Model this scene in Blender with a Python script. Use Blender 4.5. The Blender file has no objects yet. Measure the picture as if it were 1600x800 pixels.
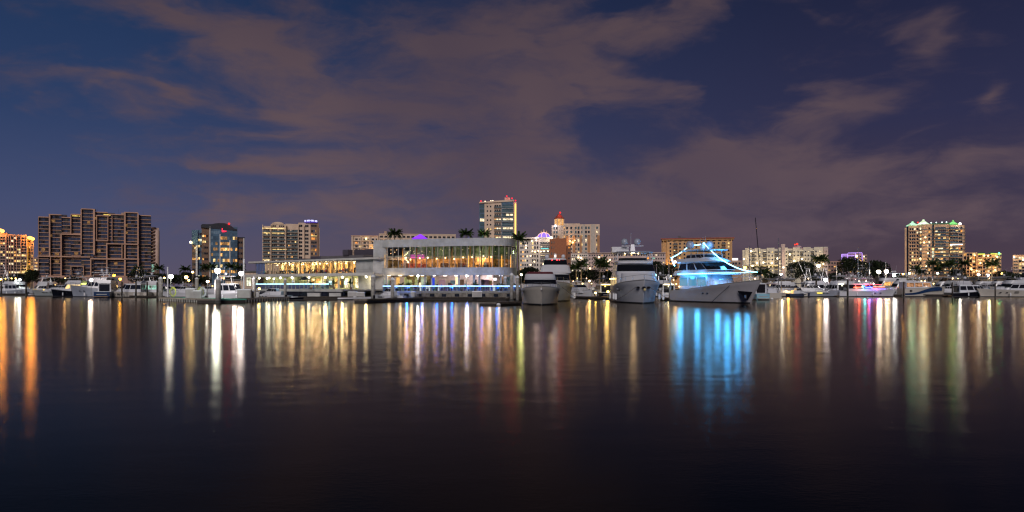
import bpy, math, random
from math import sin, cos, pi, atan2, atan, sqrt, radians, hypot
random.seed(7)
S = bpy.context.scene
COL = S.collection
FPX = 1142.0      # focal length in pixels of the 1600 px wide photograph
HOR = 447.0       # height of the horizon in it
CAMZ = 3.0

# ------------------------------------------------------------ camera
cam_d = bpy.data.cameras.new('camera'); cam = bpy.data.objects.new('camera', cam_d); COL.objects.link(cam)
cam.location = (0, 0, CAMZ); cam.rotation_euler = (pi/2, 0, 0)
cam_d.sensor_width = 36; cam_d.lens = 36*FPX/1600; cam_d.shift_y = (HOR-400)/1600
cam_d.clip_start = .1; cam_d.clip_end = 12000
S.camera = cam
S.view_settings.view_transform = 'Standard'; S.view_settings.look = 'None'
S.view_settings.exposure = 0; S.view_settings.gamma = 1
S.render.engine = 'CYCLES'
S.cycles.use_denoising = True
S.cycles.filter_width = 1.3
S.cycles.max_bounces = 6; S.cycles.diffuse_bounces = 2; S.cycles.glossy_bounces = 3
S.cycles.transparent_max_bounces = 10; S.cycles.transmission_bounces = 3
S.cycles.sample_clamp_indirect = 4.0
S.cycles.caustics_reflective = False; S.cycles.caustics_refractive = False

def azel(px, py):
    dx = (px-800)/FPX; dz = (HOR-py)/FPX
    az = atan2(dx, 1); el = atan2(dz, sqrt(1+dx*dx))
    return az, el

# ------------------------------------------------------------ world: dusk sky with city-lit clouds
def make_world():
    w = bpy.data.worlds.new('World'); S.world = w; w.use_nodes = True
    nt = w.node_tree; nt.nodes.clear(); N = nt.nodes.new; L = nt.links.new
    def math_(op, a, b=None, c=None, clamp=False):
        n = N('ShaderNodeMath'); n.operation = op; n.use_clamp = clamp
        for k, v in enumerate((a, b, c)):
            if v is None: continue
            if isinstance(v, (int, float)): n.inputs[k].default_value = v
            else: L(v, n.inputs[k])
        return n.outputs[0]
    def mix(f, a, b, t='MIX'):
        n = N('ShaderNodeMix'); n.data_type = 'RGBA'; n.blend_type = t
        for s, v in ((n.inputs[0], f), (n.inputs[6], a), (n.inputs[7], b)):
            if isinstance(v, (int, float)): s.default_value = v
            elif isinstance(v, tuple): s.default_value = (*v, 1)
            else: L(v, s)
        return n.outputs[2]
    def ramp(f, stops):
        n = N('ShaderNodeValToRGB'); e = n.color_ramp.elements
        while len(e) < len(stops): e.new(.5)
        for k, (p, c) in enumerate(stops): e[k].position = p; e[k].color = (*c, 1)
        L(f, n.inputs[0]); return n.outputs[0]
    tc = N('ShaderNodeTexCoord'); sep = N('ShaderNodeSeparateXYZ'); L(tc.outputs['Generated'], sep.inputs[0])
    az = math_('ARCTAN2', sep.outputs[0], sep.outputs[1])
    el = math_('ARCSINE', sep.outputs[2])
    comb = N('ShaderNodeCombineXYZ'); L(az, comb.inputs[0]); L(el, comb.inputs[1])
    P = comb.outputs[0]
    e01 = math_('MULTIPLY', el, 2.0/pi, clamp=True)
    left = ramp(e01, [(0, (.085, .085, .155)), (.06, (.056, .075, .165)), (.13, (.026, .050, .130)), (.24, (.0105, .031, .090)), (.34, (.002, .005, .013)), (1, (.002, .004, .014))])
    right = ramp(e01, [(0, (.078, .050, .066)), (.06, (.050, .040, .074)), (.13, (.027, .029, .074)), (.24, (.0125, .0165, .047)), (.34, (.003, .004, .010)), (1, (.002, .004, .014))])
    side = math_('SMOOTH_MIN', 1.0, math_('MAXIMUM', math_('ADD', math_('MULTIPLY', az, 1.1), .55), 0.0), .1)
    base = mix(side, left, right)
    # low warm glow of the town, strongest behind the middle of the waterfront
    g = math_('POWER', 2.718, math_('MULTIPLY', el, -11.0))
    g2 = math_('POWER', 2.718, math_('MULTIPLY', math_('POWER', math_('ADD', az, .10), 2.0), -6.0))
    glow = math_('MULTIPLY', math_('MULTIPLY', g, g2), .55, clamp=True)
    base = mix(glow, base, (.155, .095, .088))
    # warp
    nz = N('ShaderNodeTexNoise'); nz.inputs['Scale'].default_value = 5.5; nz.inputs['Detail'].default_value = 4; nz.inputs['Roughness'].default_value = .55; nz.inputs['Distortion'].default_value = .3
    mp = N('ShaderNodeMapping'); mp.inputs['Scale'].default_value = (1, 2.6, 1); mp.inputs['Rotation'].default_value = (0, 0, .12); L(P, mp.inputs[0]); L(mp.outputs[0], nz.inputs['Vector'])
    vs = N('ShaderNodeVectorMath'); vs.operation = 'SUBTRACT'; L(nz.outputs['Color'], vs.inputs[0]); vs.inputs[1].default_value = (.5, .5, .5)
    vm = N('ShaderNodeVectorMath'); vm.operation = 'MULTIPLY'; L(vs.outputs[0], vm.inputs[0]); vm.inputs[1].default_value = (.22, .10, 0)
    va = N('ShaderNodeVectorMath'); va.operation = 'ADD'; L(P, va.inputs[0]); L(vm.outputs[0], va.inputs[1])
    W = va.outputs[0]
    blobs = [  # px, py, rx, ry, tilt deg, amount
        (250, 5, 130, 26, 5, .8), (215, 90, 75, 26, 5, .55), (150, 130, 110, 34, 4, .95), (260, 135, 120, 28, -12, .75), (220, 165, 120, 22, -8, .35), (25, 165, 40, 12, 10, .35),
        (380, 60, 130, 60, 20, .5), (480, 100, 190, 55, -14, .95), (430, 40, 160, 45, 14, .75), (650, 50, 190, 80, -6, .95), (780, 40, 130, 75, 30, 1.0), (700, 130, 240, 70, 0, .62),
        (450, 160, 200, 40, -14, .8), (420, 205, 190, 34, 4, .65), (380, 255, 130, 24, 0, .9), (520, 240, 220, 55, 3, .75), (640, 200, 230, 80, 0, .6), (560, 330, 330, 42, 3, .7), (360, 325, 150, 30, 4, .7),
        (840, 170, 130, 95, 20, .95), (960, 145, 140, 42, -10, 1.05), (1050, 150, 50, 20, -8, .7), (900, 60, 90, 70, 40, .65), (1020, 40, 140, 56, 12, 1.1), (1100, 20, 60, 40, -20, .5),
        (860, 300, 260, 90, 0, .8), (740, 270, 220, 80, 0, .5), (1000, 340, 330, 80, 0, .65), (1130, 205, 120, 40, -6, 1.1), (1080, 255, 220, 60, -4, .9), (1180, 260, 180, 60, 6, .9),
        (1320, 290, 190, 60, -4, 1.0), (1310, 160, 72, 50, -30, .95), (1250, 15, 60, 26, -20, .55), (1435, 60, 70, 52, 35, .8), (1475, 30, 60, 30, 20, .55), (1512, 135, 50, 44, 60, 1.0), (1550, 50, 70, 24, 5, .38), (1420, 215, 50, 16, 5, .35),
        (1550, 260, 150, 46, 8, .8), (1400, 350, 380, 60, 0, .55), (700, 385, 500, 40, 0, .45),
        # beyond the frame
        (-500, 60, 400, 60, 8, .5), (2400, 100, 600, 90, -6, .7), (800, -700, 900, 200, 10, .35)]
    tot = None
    for px, py, rx, ry, t, a in blobs:
        A, E = azel(px, py); 
        k = 1/FPX*cos(A)
        m = N('ShaderNodeMapping'); m.vector_type = 'TEXTURE'; L(W, m.inputs[0])
        m.inputs['Location'].default_value = (A, E, 0); m.inputs['Rotation'].default_value = (0, 0, radians(t))
        m.inputs['Scale'].default_value = (rx*k*1.45, ry*k*1.45, 1)
        gr = N('ShaderNodeTexGradient'); gr.gradient_type = 'QUADRATIC_SPHERE'; L(m.outputs[0], gr.inputs[0])
        s = math_('MULTIPLY', gr.outputs['Fac'], a*1.12)
        tot = s if tot is None else math_('ADD', tot, s)
    n2 = N('ShaderNodeTexNoise'); n2.inputs['Scale'].default_value = 5.0; n2.inputs['Detail'].default_value = 6; n2.inputs['Roughness'].default_value = .58; n2.inputs['Distortion'].default_value = .5
    mp2 = N('ShaderNodeMapping'); mp2.inputs['Scale'].default_value = (1, 3.0, 1); mp2.inputs['Location'].default_value = (3.1, 1.7, .4); mp2.inputs['Rotation'].default_value = (0, 0, -.15); L(P, mp2.inputs[0]); L(mp2.outputs[0], n2.inputs['Vector'])
    n4 = N('ShaderNodeTexNoise'); n4.inputs['Scale'].default_value = 11.0; n4.inputs['Detail'].default_value = 5; n4.inputs['Roughness'].default_value = .6; n4.inputs['Distortion'].default_value = .8
    mp4 = N('ShaderNodeMapping'); mp4.inputs['Scale'].default_value = (1, 2.6, 1); mp4.inputs['Rotation'].default_value = (0, 0, .25); L(W, mp4.inputs[0]); L(mp4.outputs[0], n4.inputs['Vector'])
    nn = math_('SUBTRACT', n2.outputs['Fac'], .5)
    dens = math_('ADD', tot, math_('ADD', math_('MULTIPLY', nn, 2.5), math_('MULTIPLY', math_('SUBTRACT', n4.outputs['Fac'], .5), 1.0)))
    dens = math_('MULTIPLY', math_('SUBTRACT', dens, .06), .86, clamp=True)
    sm = N('ShaderNodeMapRange'); sm.interpolation_type = 'SMOOTHSTEP'; L(dens, sm.inputs[0])
    d = math_('MULTIPLY', sm.outputs[0], .9)
    n3 = N('ShaderNodeTexNoise'); n3.inputs['Scale'].default_value = 3.0; L(P, n3.inputs['Vector'])
    n3.inputs['Detail'].default_value = 3
    cc = mix(math_('MULTIPLY', math_('SUBTRACT', n3.outputs['Fac'], .3), 2.4, clamp=True), (.095, .069, .102), (.172, .112, .120))
    fade = math_('ADD', math_('MULTIPLY', math_('POWER', 2.718, math_('MULTIPLY', el, -1.5)), .88), .14, clamp=True)
    vmn = N('ShaderNodeVectorMath'); vmn.operation = 'SCALE'; L(cc, vmn.inputs[0]); L(fade, vmn.inputs[3])
    sky = mix(d, base, vmn.outputs[0])
    # a few faint stars where the cloud is thin
    vo = N('ShaderNodeTexVoronoi'); vo.inputs['Scale'].default_value = 26; L(tc.outputs['Generated'], vo.inputs['Vector'])
    st = math_('LESS_THAN', vo.outputs['Distance'], .018)
    wn = N('ShaderNodeSeparateColor'); L(vo.outputs['Color'], wn.inputs[0])
    st = math_('MULTIPLY', st, math_('GREATER_THAN', wn.outputs[0], .93))
    st = math_('MULTIPLY', st, math_('SUBTRACT', 1.0, d))
    sky = mix(math_('MULTIPLY', st, .5), sky, (.5, .5, .55), 'ADD')
    # below the horizon: dark
    dn = math_('GREATER_THAN', el, -.002)
    sky = mix(dn, (.02, .018, .022), sky)
    bg = N('ShaderNodeBackground'); L(sky, bg.inputs[0]); bg.inputs[1].default_value = 1.0
    out = N('ShaderNodeOutputWorld'); L(bg.outputs[0], out.inputs[0])
    w.cycles.sampling_method = 'MANUAL'; w.cycles.sample_map_resolution = 256
make_world()

# ------------------------------------------------------------ the one sun lamp: added soft fill standing for the city glow, from behind the camera
sd = bpy.data.lights.new('sun', 'SUN'); sd.energy = 1.8; sd.angle = radians(25); sd.color = (1.0, .91, .88)
sun = bpy.data.objects.new('sun', sd); COL.objects.link(sun)
sun.rotation_euler = (radians(66), 0, radians(-6))
sun.visible_glossy = True

# ------------------------------------------------------------ mesh helpers
class MB:
    def __init__(s): s.v = []; s.f = []; s.m = []
    def add(s, vs, fs, m=0):
        b = len(s.v); s.v += vs; s.f += [tuple(b+i for i in f) for f in fs]; s.m += [m]*len(fs); return s
    def box(s, x0, x1, y0, y1, z0, z1, m=0):
        return s.add([(x0,y0,z0),(x1,y0,z0),(x1,y1,z0),(x0,y1,z0),(x0,y0,z1),(x1,y0,z1),(x1,y1,z1),(x0,y1,z1)],
                     [(0,3,2,1),(4,5,6,7),(0,1,5,4),(1,2,6,5),(2,3,7,6),(3,0,4,7)], m)
    def prism(s, poly, z0, z1, m=0, mt=None):   # poly: ccw list of (x,y)
        n = len(poly)
        s.add([(x,y,z0) for x,y in poly]+[(x,y,z1) for x,y in poly], [(i,(i+1)%n,n+(i+1)%n,n+i) for i in range(n)], m)
        s.add([(x,y,z1) for x,y in poly], [tuple(range(n))], m if mt is None else mt)
        s.add([(x,y,z0) for x,y in poly], [tuple(reversed(range(n)))], m); return s
    def xprism(s, poly, y0, y1, m=0):           # poly of (x,z) extruded along y
        n = len(poly)
        s.add([(x,y0,z) for x,z in poly]+[(x,y1,z) for x,z in poly], [(i,(i+1)%n,n+(i+1)%n,n+i) for i in range(n)]+[tuple(reversed(range(n))), tuple(range(n,2*n))], m); return s
    def rings(s, rs, m=0, cap=True, closed=True):
        n = len(rs[0]); vs = [p for r in rs for p in r]; fs = []
        for k in range(len(rs)-1):
            for i in range(n if closed else n-1):
                j = (i+1) % n; fs.append((k*n+i, k*n+j, (k+1)*n+j, (k+1)*n+i))
        if cap: fs += [tuple(reversed(range(n))), tuple((len(rs)-1)*n+i for i in range(n))]
        return s.add(vs, fs, m)
    def tube(s, p, q, r0, r1=None, n=6, m=0):
        r1 = r0 if r1 is None else r1
        d = [q[i]-p[i] for i in range(3)]; l = sqrt(sum(c*c for c in d)) or 1; d = [c/l for c in d]
        a = (0,0,1) if abs(d[2]) < .9 else (1,0,0)
        u = (d[1]*a[2]-d[2]*a[1], d[2]*a[0]-d[0]*a[2], d[0]*a[1]-d[1]*a[0]); ul = sqrt(sum(c*c for c in u)); u = [c/ul for c in u]
        w = (d[1]*u[2]-d[2]*u[1], d[2]*u[0]-d[0]*u[2], d[0]*u[1]-d[1]*u[0])
        rr = [[tuple(c[i]+r*(cos(t*2*pi/n)*u[i]+sin(t*2*pi/n)*w[i]) for i in range(3)) for t in range(n)] for c, r in ((p,r0),(q,r1))]
        return s.rings(rr, m)
    def path(s, pts, r, n=5, m=0):
        for a, b in zip(pts, pts[1:]): s.tube(a, b, r, r, n, m)
        return s
    def lathe(s, prof, n=12, c=(0,0,0), m=0):   # prof: list of (r,z)
        return s.rings([[(c[0]+r*cos(2*pi*i/n), c[1]+r*sin(2*pi*i/n), c[2]+z) for i in range(n)] for r, z in prof], m)
    def ball(s, c, r, m=0, n=10, k=6, sz=1):
        return s.lathe([(max(r*sin(pi*i/k), 1e-3), -r*sz*cos(pi*i/k)) for i in range(k+1)], n, c, m)
    def mesh(s, name, mats, smooth=False):
        me = bpy.data.meshes.new(name); me.from_pydata(s.v, [], s.f)
        for m in (mats if isinstance(mats, (list, tuple)) else [mats]): me.materials.append(m)
        me.polygons.foreach_set('material_index', s.m)
        if smooth: me.polygons.foreach_set('use_smooth', [True]*len(s.f))
        me.update(); return me
def soften(me, ang=.55):
    import bmesh
    b = bmesh.new(); b.from_mesh(me); bmesh.ops.remove_doubles(b, verts=b.verts, dist=.002); b.to_mesh(me); b.free()
    me.polygons.foreach_set('use_smooth', [True]*len(me.polygons)); me.set_sharp_from_angle(angle=ang); me.update(); return me

def prop(o, label=None, cat=None, group=None, kind=None):
    if label: o['label'] = label
    if cat: o['category'] = cat
    if group: o['group'] = group
    if kind: o['kind'] = kind
    return o
def thing(name, label, cat, loc=(0,0,0), rz=0, group=None):
    o = bpy.data.objects.new(name, None); COL.objects.link(o); o.location = loc; o.rotation_euler = (0,0,rz)
    o.empty_display_size = .5
    return prop(o, label, cat, group)
def part(name, mb, mats, parent=None, smooth=False, loc=(0,0,0), rz=0, world=False, sc=None):
    me = mb if isinstance(mb, bpy.types.Mesh) else mb.mesh(name, mats, smooth)
    o = bpy.data.objects.new(name, me); COL.objects.link(o)
    if parent is not None:
        o.parent = parent
        if world:
            w = [0,0,0]; p = parent
            while p is not None:
                for i in range(3): w[i] += p.location[i]
                p = p.parent
            loc = tuple(loc[i]-w[i] for i in range(3))
    o.location = loc; o.rotation_euler = (0,0,rz)
    if sc: o.scale = sc
    return o
def copy_tree(o, parent=None):
    c = o.copy(); COL.objects.link(c); c.parent = parent
    for ch in KIDS(o): copy_tree(ch, c)
    return c
def KIDS(o): return [c for c in list(COL.objects) if c.parent == o] if False else list(o.children)
def X(px, d): return (px-800)/FPX*d
def Z(py, d): return CAMZ+(HOR-py)/FPX*d
def WD(py): return CAMZ*FPX/(py-HOR)       # distance of a water-level point seen at that height

# ------------------------------------------------------------ materials
MATS = {}
def mat(name, col, rough=.6, metal=0, var=.12, scale=.6, bump=0, spec=.5, em=None, ems=0, alpha=None):
    if name in MATS: return MATS[name]
    m = bpy.data.materials.new(name); m.use_nodes = True; nt = m.node_tree; b = nt.nodes['Principled BSDF']
    b.inputs['Roughness'].default_value = rough; b.inputs['Metallic'].default_value = metal
    b.inputs['Specular IOR Level'].default_value = spec
    b.inputs['Base Color'].default_value = (*col, 1)
    if var:
        tc = nt.nodes.new('ShaderNodeNewGeometry'); nz = nt.nodes.new('ShaderNodeTexNoise')
        nz.inputs['Scale'].default_value = scale; nz.inputs['Detail'].default_value = 4; nz.inputs['Roughness'].default_value = .65
        nt.links.new(tc.outputs['Position'], nz.inputs['Vector'])
        r = nt.nodes.new('ShaderNodeValToRGB'); e = r.color_ramp.elements
        e[0].position = .3; e[0].color = tuple(c*(1-var*1.6) for c in col)+(1,); e[1].position = .7; e[1].color = tuple(min(1, c*(1+var)) for c in col)+(1,)
        nt.links.new(nz.outputs['Fac'], r.inputs[0]); nt.links.new(r.outputs[0], b.inputs['Base Color'])
        if bump:
            bp = nt.nodes.new('ShaderNodeBump'); bp.inputs['Strength'].default_value = bump; nt.links.new(nz.outputs['Fac'], bp.inputs['Height']); nt.links.new(bp.outputs[0], b.inputs['Normal'])
    if em:
        b.inputs['Emission Color'].default_value = (*em, 1); b.inputs['Emission Strength'].default_value = ems
    MATS[name] = m; return m
def glow(name, col, s):
    if name in MATS: return MATS[name]
    m = bpy.data.materials.new(name); m.use_nodes = True; nt = m.node_tree; nt.nodes.clear()
    e = nt.nodes.new('ShaderNodeEmission'); e.inputs[0].default_value = (*col, 1); e.inputs[1].default_value = s
    o = nt.nodes.new('ShaderNodeOutputMaterial'); nt.links.new(e.outputs[0], o.inputs[0]); MATS[name] = m; return m
def room(name, col, s, scale=(1.1, 1.1, .9), lo=.12, seed=0.0):
    """a lit room seen through its window: curtains, lamps and furniture make the light uneven"""
    if name in MATS: return MATS[name]
    m = bpy.data.materials.new(name); m.use_nodes = True; nt = m.node_tree; nt.nodes.clear(); N = nt.nodes.new; L = nt.links.new
    g = N('ShaderNodeNewGeometry'); mp = N('ShaderNodeMapping'); mp.inputs['Scale'].default_value = scale; mp.inputs['Location'].default_value = (seed, seed*2, seed*3)
    nz = N('ShaderNodeTexNoise'); nz.inputs['Scale'].default_value = 1.0; nz.inputs['Detail'].default_value = 3; nz.inputs['Roughness'].default_value = .7
    L(g.outputs['Position'], mp.inputs[0]); L(mp.outputs[0], nz.inputs['Vector'])
    r = N('ShaderNodeValToRGB'); e = r.color_ramp.elements
    e[0].position = .36; e[0].color = (col[0]*lo, col[1]*lo*.8, col[2]*lo*.6, 1); e[1].position = .66; e[1].color = (*col, 1)
    L(nz.outputs['Fac'], r.inputs[0])
    em = N('ShaderNodeEmission'); L(r.outputs[0], em.inputs[0]); em.inputs[1].default_value = s
    gl = N('ShaderNodeBsdfGlossy'); gl.inputs['Roughness'].default_value = .1; gl.inputs[0].default_value = (.5, .5, .5, 1)
    fr = N('ShaderNodeFresnel'); mx = N('ShaderNodeMixShader'); L(fr.outputs[0], mx.inputs[0]); L(em.outputs[0], mx.inputs[1]); L(gl.outputs[0], mx.inputs[2])
    o = N('ShaderNodeOutputMaterial'); L(mx.outputs[0], o.inputs[0]); MATS[name] = m; return m
def pane(name, tint, refl=.12):
    """thin window glass you can look through"""
    if name in MATS: return MATS[name]
    m = bpy.data.materials.new(name); m.use_nodes = True; nt = m.node_tree; nt.nodes.clear(); N = nt.nodes.new; L = nt.links.new
    t = N('ShaderNodeBsdfTransparent'); t.inputs[0].default_value = (*tint, 1)
    g = N('ShaderNodeBsdfGlossy'); g.inputs['Roughness'].default_value = .05; g.inputs[0].default_value = (.8, .9, .95, 1)
    lw = N('ShaderNodeLayerWeight'); lw.inputs[0].default_value = refl
    mx = N('ShaderNodeMixShader'); L(lw.outputs['Fresnel'], mx.inputs[0]); L(t.outputs[0], mx.inputs[1]); L(g.outputs[0], mx.inputs[2])
    o = N('ShaderNodeOutputMaterial'); L(mx.outputs[0], o.inputs[0]); MATS[name] = m; return m

def water_mat():
    m = bpy.data.materials.new('harbour_water'); m.use_nodes = True; nt = m.node_tree; nt.nodes.clear(); N = nt.nodes.new; L = nt.links.new
    g = N('ShaderNodeNewGeometry')
    mp = N('ShaderNodeMapping'); mp.inputs['Scale'].default_value = (.8, 1.5, 1); L(g.outputs['Position'], mp.inputs[0])
    n1 = N('ShaderNodeTexNoise'); n1.inputs['Scale'].default_value = 7.0; n1.inputs['Detail'].default_value = 3; n1.inputs['Roughness'].default_value = .6; L(mp.outputs[0], n1.inputs['Vector'])
    bp = N('ShaderNodeBump'); bp.inputs['Strength'].default_value = .085; bp.inputs['Distance'].default_value = .035
    n0 = N('ShaderNodeTexNoise'); n0.inputs['Scale'].default_value = .55; n0.inputs['Detail'].default_value = 2; L(mp.outputs[0], n0.inputs['Vector'])
    hm = N('ShaderNodeMath'); hm.operation = 'MULTIPLY'; L(n1.outputs['Fac'], hm.inputs[0]); mr = N('ShaderNodeMapRange'); mr.inputs[1].default_value = .4; mr.inputs[2].default_value = .65; mr.inputs[3].default_value = .6; mr.inputs[4].default_value = 1.1; L(n0.outputs['Fac'], mr.inputs[0]); L(mr.outputs[0], hm.inputs[1])
    ad = N('ShaderNodeMath'); ad.operation = 'MULTIPLY_ADD'; L(n0.outputs['Fac'], ad.inputs[0]); ad.inputs[1].default_value = 1.2; L(hm.outputs[0], ad.inputs[2])
    L(ad.outputs[0], bp.inputs['Height'])
    # broad patches where a breath of wind roughens the surface
    mp2 = N('ShaderNodeMapping'); mp2.inputs['Scale'].default_value = (.010, .05, 1); L(g.outputs['Position'], mp2.inputs[0])
    n2 = N('ShaderNodeTexNoise'); n2.inputs['Scale'].default_value = 1.0; n2.inputs['Detail'].default_value = 3; L(mp2.outputs[0], n2.inputs['Vector'])
    r = N('ShaderNodeMapRange'); r.inputs[1].default_value = .35; r.inputs[2].default_value = .7; r.inputs[3].default_value = .145; r.inputs[4].default_value = .175; L(n2.outputs['Fac'], r.inputs[0])
    gl = N('ShaderNodeBsdfGlossy'); gl.distribution = 'BECKMANN'; L(r.outputs[0], gl.inputs['Roughness']); L(bp.outputs[0], gl.inputs['Normal'])
    gl.inputs[0].default_value = (.88, .79, .68, 1)
    df = N('ShaderNodeBsdfDiffuse'); df.inputs[0].default_value = (.002, .003, .004, 1)
    fr = N('ShaderNodeFresnel'); fr.inputs['IOR'].default_value = 1.125; L(bp.outputs[0], fr.inputs['Normal'])
    mx = N('ShaderNodeMixShader'); L(fr.outputs[0], mx.inputs[0]); L(df.outputs[0], mx.inputs[1]); L(gl.outputs[0], mx.inputs[2])
    o = N('ShaderNodeOutputMaterial'); L(mx.outputs[0], o.inputs[0])
    return m
WATER = water_mat()
water = part('water', MB().add([(-6000,-300,0),(6000,-300,0),(6000,6000,0),(-6000,6000,0)], [(0,1,2,3)]), WATER); prop(water, kind='structure')
# ------------------------------------------------------------ land
GZ = 1.3
M_ground = mat('shore_ground', (.035, .045, .025), .9, scale=.15, var=.5)
M_concrete = mat('concrete', (.30, .28, .26), .8, scale=.8)
M_seawall = mat('seawall_concrete', (.17, .155, .14), .85, scale=1.2, var=.35)
def px_pts(l): return [(X(px, d), d) for px, d in l]
shore = px_pts([(-1500, 300), (240, 285), (330, 262), (385, 235), (397, 206), (560, 180), (595, 165), (808, 160), (822, 190), (850, 240), (960, 262), (1260, 285), (1640, 272), (3200, 290)])
land = shore+[(6000, 290), (6000, 5800), (-6000, 5800), (-6000, 300)]
g = part('ground', MB().add([(x, y, GZ) for x, y in land], [tuple(range(len(land)))]), M_ground); prop(g, kind='structure')
sw = thing('seawall', 'long low grey concrete seawall along the waterfront', 'seawall'); 
mb = MB()
for (x0, y0), (x1, y1) in zip(shore, shore[1:]):
    mb.add([(x0,y0-.4,-1),(x1,y1-.4,-1),(x1,y1-.4,GZ+.15),(x0,y0-.4,GZ+.15),(x1,y1+.1,GZ+.15),(x0,y0+.1,GZ+.15),(x1,y1+.1,-1),(x0,y0+.1,-1)], [(0,1,2,3),(3,2,4,5),(5,4,6,7)])
part('wall', mb, M_seawall, sw)

# ------------------------------------------------------------ window and facade pieces
LIT = [room('room_amber', (1, .50, .14), 2.0, seed=1), room('room_yellow', (1, .70, .28), 2.3, seed=2), room('room_cream', (1, .82, .52), 2.4, seed=3),
       room('room_orange', (1, .36, .07), 2.0, seed=4), room('room_dim', (.8, .42, .16), .7, seed=5), room('room_pale', (.92, .95, .72), 1.8, seed=6), room('room_teal', (.45, .85, .70), 1.2, seed=7)]
DARK = [mat('window_glass_dark', (.012, .016, .026), .08, var=.3, scale=.3, spec=.9), mat('window_glass_blue', (.06, .08, .16), .14, var=.35, scale=.2, spec=.9),
        mat('window_glass_teal', (.07, .13, .155), .10, var=.3, scale=.2, spec=.9), mat('window_glass_curtained', (.10, .09, .08), .3, var=.4, scale=.7)]
FRAME = mat('window_frame', (.30, .27, .24), .6, var=0)
DFRAME = mat('window_frame_dark', (.06, .06, .065), .5, var=0)
WM = {}
def win_mesh(w, h, gm, fm, cols=1, style='flat'):
    k = (round(w, 2), round(h, 2), gm.name, fm.name, cols, style)
    if k not in WM:
        b = MB(); t = min(.12, w*.08)
        x0, x1, z0, z1 = -w/2, w/2, 0, h
        b.add([(x0,-.04,z0),(x1,-.04,z0),(x1,-.04,z1),(x0,-.04,z1)], [(0,1,2,3)], 0)
        o = [(x0-t,z0-t),(x1+t,z0-t),(x1+t,z1+t),(x0-t,z1+t)]; i = [(x0,z0),(x1,z0),(x1,z1),(x0,z1)]
        vs = [(x,-.16,z) for x,z in o]+[(x,-.16,z) for x,z in i]+[(x,.05,z) for x,z in o]+[(x,-.04,z) for x,z in i]
        fs = []
        for a in range(4):
            c = (a+1)%4; fs += [(a,c,4+c,4+a),(8+a,8+c,c,a),(4+a,4+c,12+c,12+a)]
        b.add(vs, fs, 1)
        for c in range(1, cols):
            xx = x0+(x1-x0)*c/cols; b.box(xx-.05, xx+.05, -.12, -.03, z0, z1, 1)
        WM[k] = b.mesh('window', [gm, fm])
    return WM[k]
class Bld:
    def __init__(s, name, label, d, px, cat='building', group=None):
        # every far building squares up to the water in front of it, so its front looks across the harbour
        s.d = d; s.x0 = X(px, d); s.A = atan2(px-800, FPX); s.k = d/FPX/cos(s.A)
        s.root = thing(name, label, cat, (s.x0, d, GZ), -s.A, group); s.n = 0
    def sx(s, px, dd=0):
        t = (px-800)/FPX
        return s.x0+(t*s.d-s.x0)/(cos(s.A)+t*sin(s.A))
    def sz(s, py): return Z(py, s.d)
    def box(s, name, p0, p1, yt, yb, m, y0=0, y1=14, mb=None):
        zb = GZ-.3 if yb is None else s.sz(yb)
        b = MB().box(s.sx(p0), s.sx(p1), s.d+y0, s.d+y1, zb, s.sz(yt)); return part(name, b, m, s.root, world=True)
    def mesh(s, name, b, m, smooth=False): return part(name, b, m, s.root, smooth, world=True)
    def win(s, px, py, wpx, hpx, gm, fm=FRAME, y0=0, cols=1, name='window'):   # py: sill line
        me = win_mesh(wpx*s.k, hpx/FPX*s.d, gm, fm, cols)
        return part(name, me, None, s.root, loc=(s.sx(px), s.d+y0, s.sz(py)), world=True)
    def grid(s, xs, ys, w, h, y0=0, lit=.15, lits=(0,1,2,4), darks=(0,), fm=FRAME, rows={}, cols=1, skip=()):
        for j, y in enumerate(ys):
            for i, x in enumerate(xs):
                if (i, j) in skip: continue
                p = rows.get(j, lit)
                gm = LIT[random.choice(lits)] if random.random() < p else DARK[random.choice(darks)]
                s.win(x, y+h/2, w, h, gm, fm, y0, cols)
    def slab(s, p0, p1, y, th, m, y0=0, out=1.3, name='balcony', rail=None, rh=1.0):
        z = s.sz(y); x0, x1 = s.sx(p0), s.sx(p1); t = th/FPX*s.d
        b = MB().box(x0, x1, s.d+y0-out, s.d+y0+.3, z-t, z)
        if rail is not None:
            b.box(x0, x1, s.d+y0-out, s.d+y0-out+.06, z+.12, z+rh, 1); b.box(x0, x1, s.d+y0-out-.03, s.d+y0-out+.1, z+rh, z+rh+.07, 0)
        return s.mesh(name, b, [m, rail or m])
    def bulb(s, px, py, col, e, r=.45, y0=-1, st=8, name='roof_light', power=True):
        q = s.mesh(name, MB().ball((s.sx(px), s.d+y0, s.sz(py)), r, n=8, k=5), glow('bulb_%d_%d_%d_%g' % (col[0]*99, col[1]*99, col[2]*99, st), col, st))
        if e:
            l = bpy.data.lights.new('lamp_light', 'POINT'); l.energy = e; l.color = col; l.shadow_soft_size = r*1.2
            o = bpy.data.objects.new('lamp_light', l); COL.objects.link(o); o.parent = s.root; o.location = (s.sx(px)-s.x0, y0-r*1.4, s.sz(py)+.05-GZ)
def lin(a, b, n): return [a+(b-a)*i/(n-1) for i in range(n)]

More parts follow.
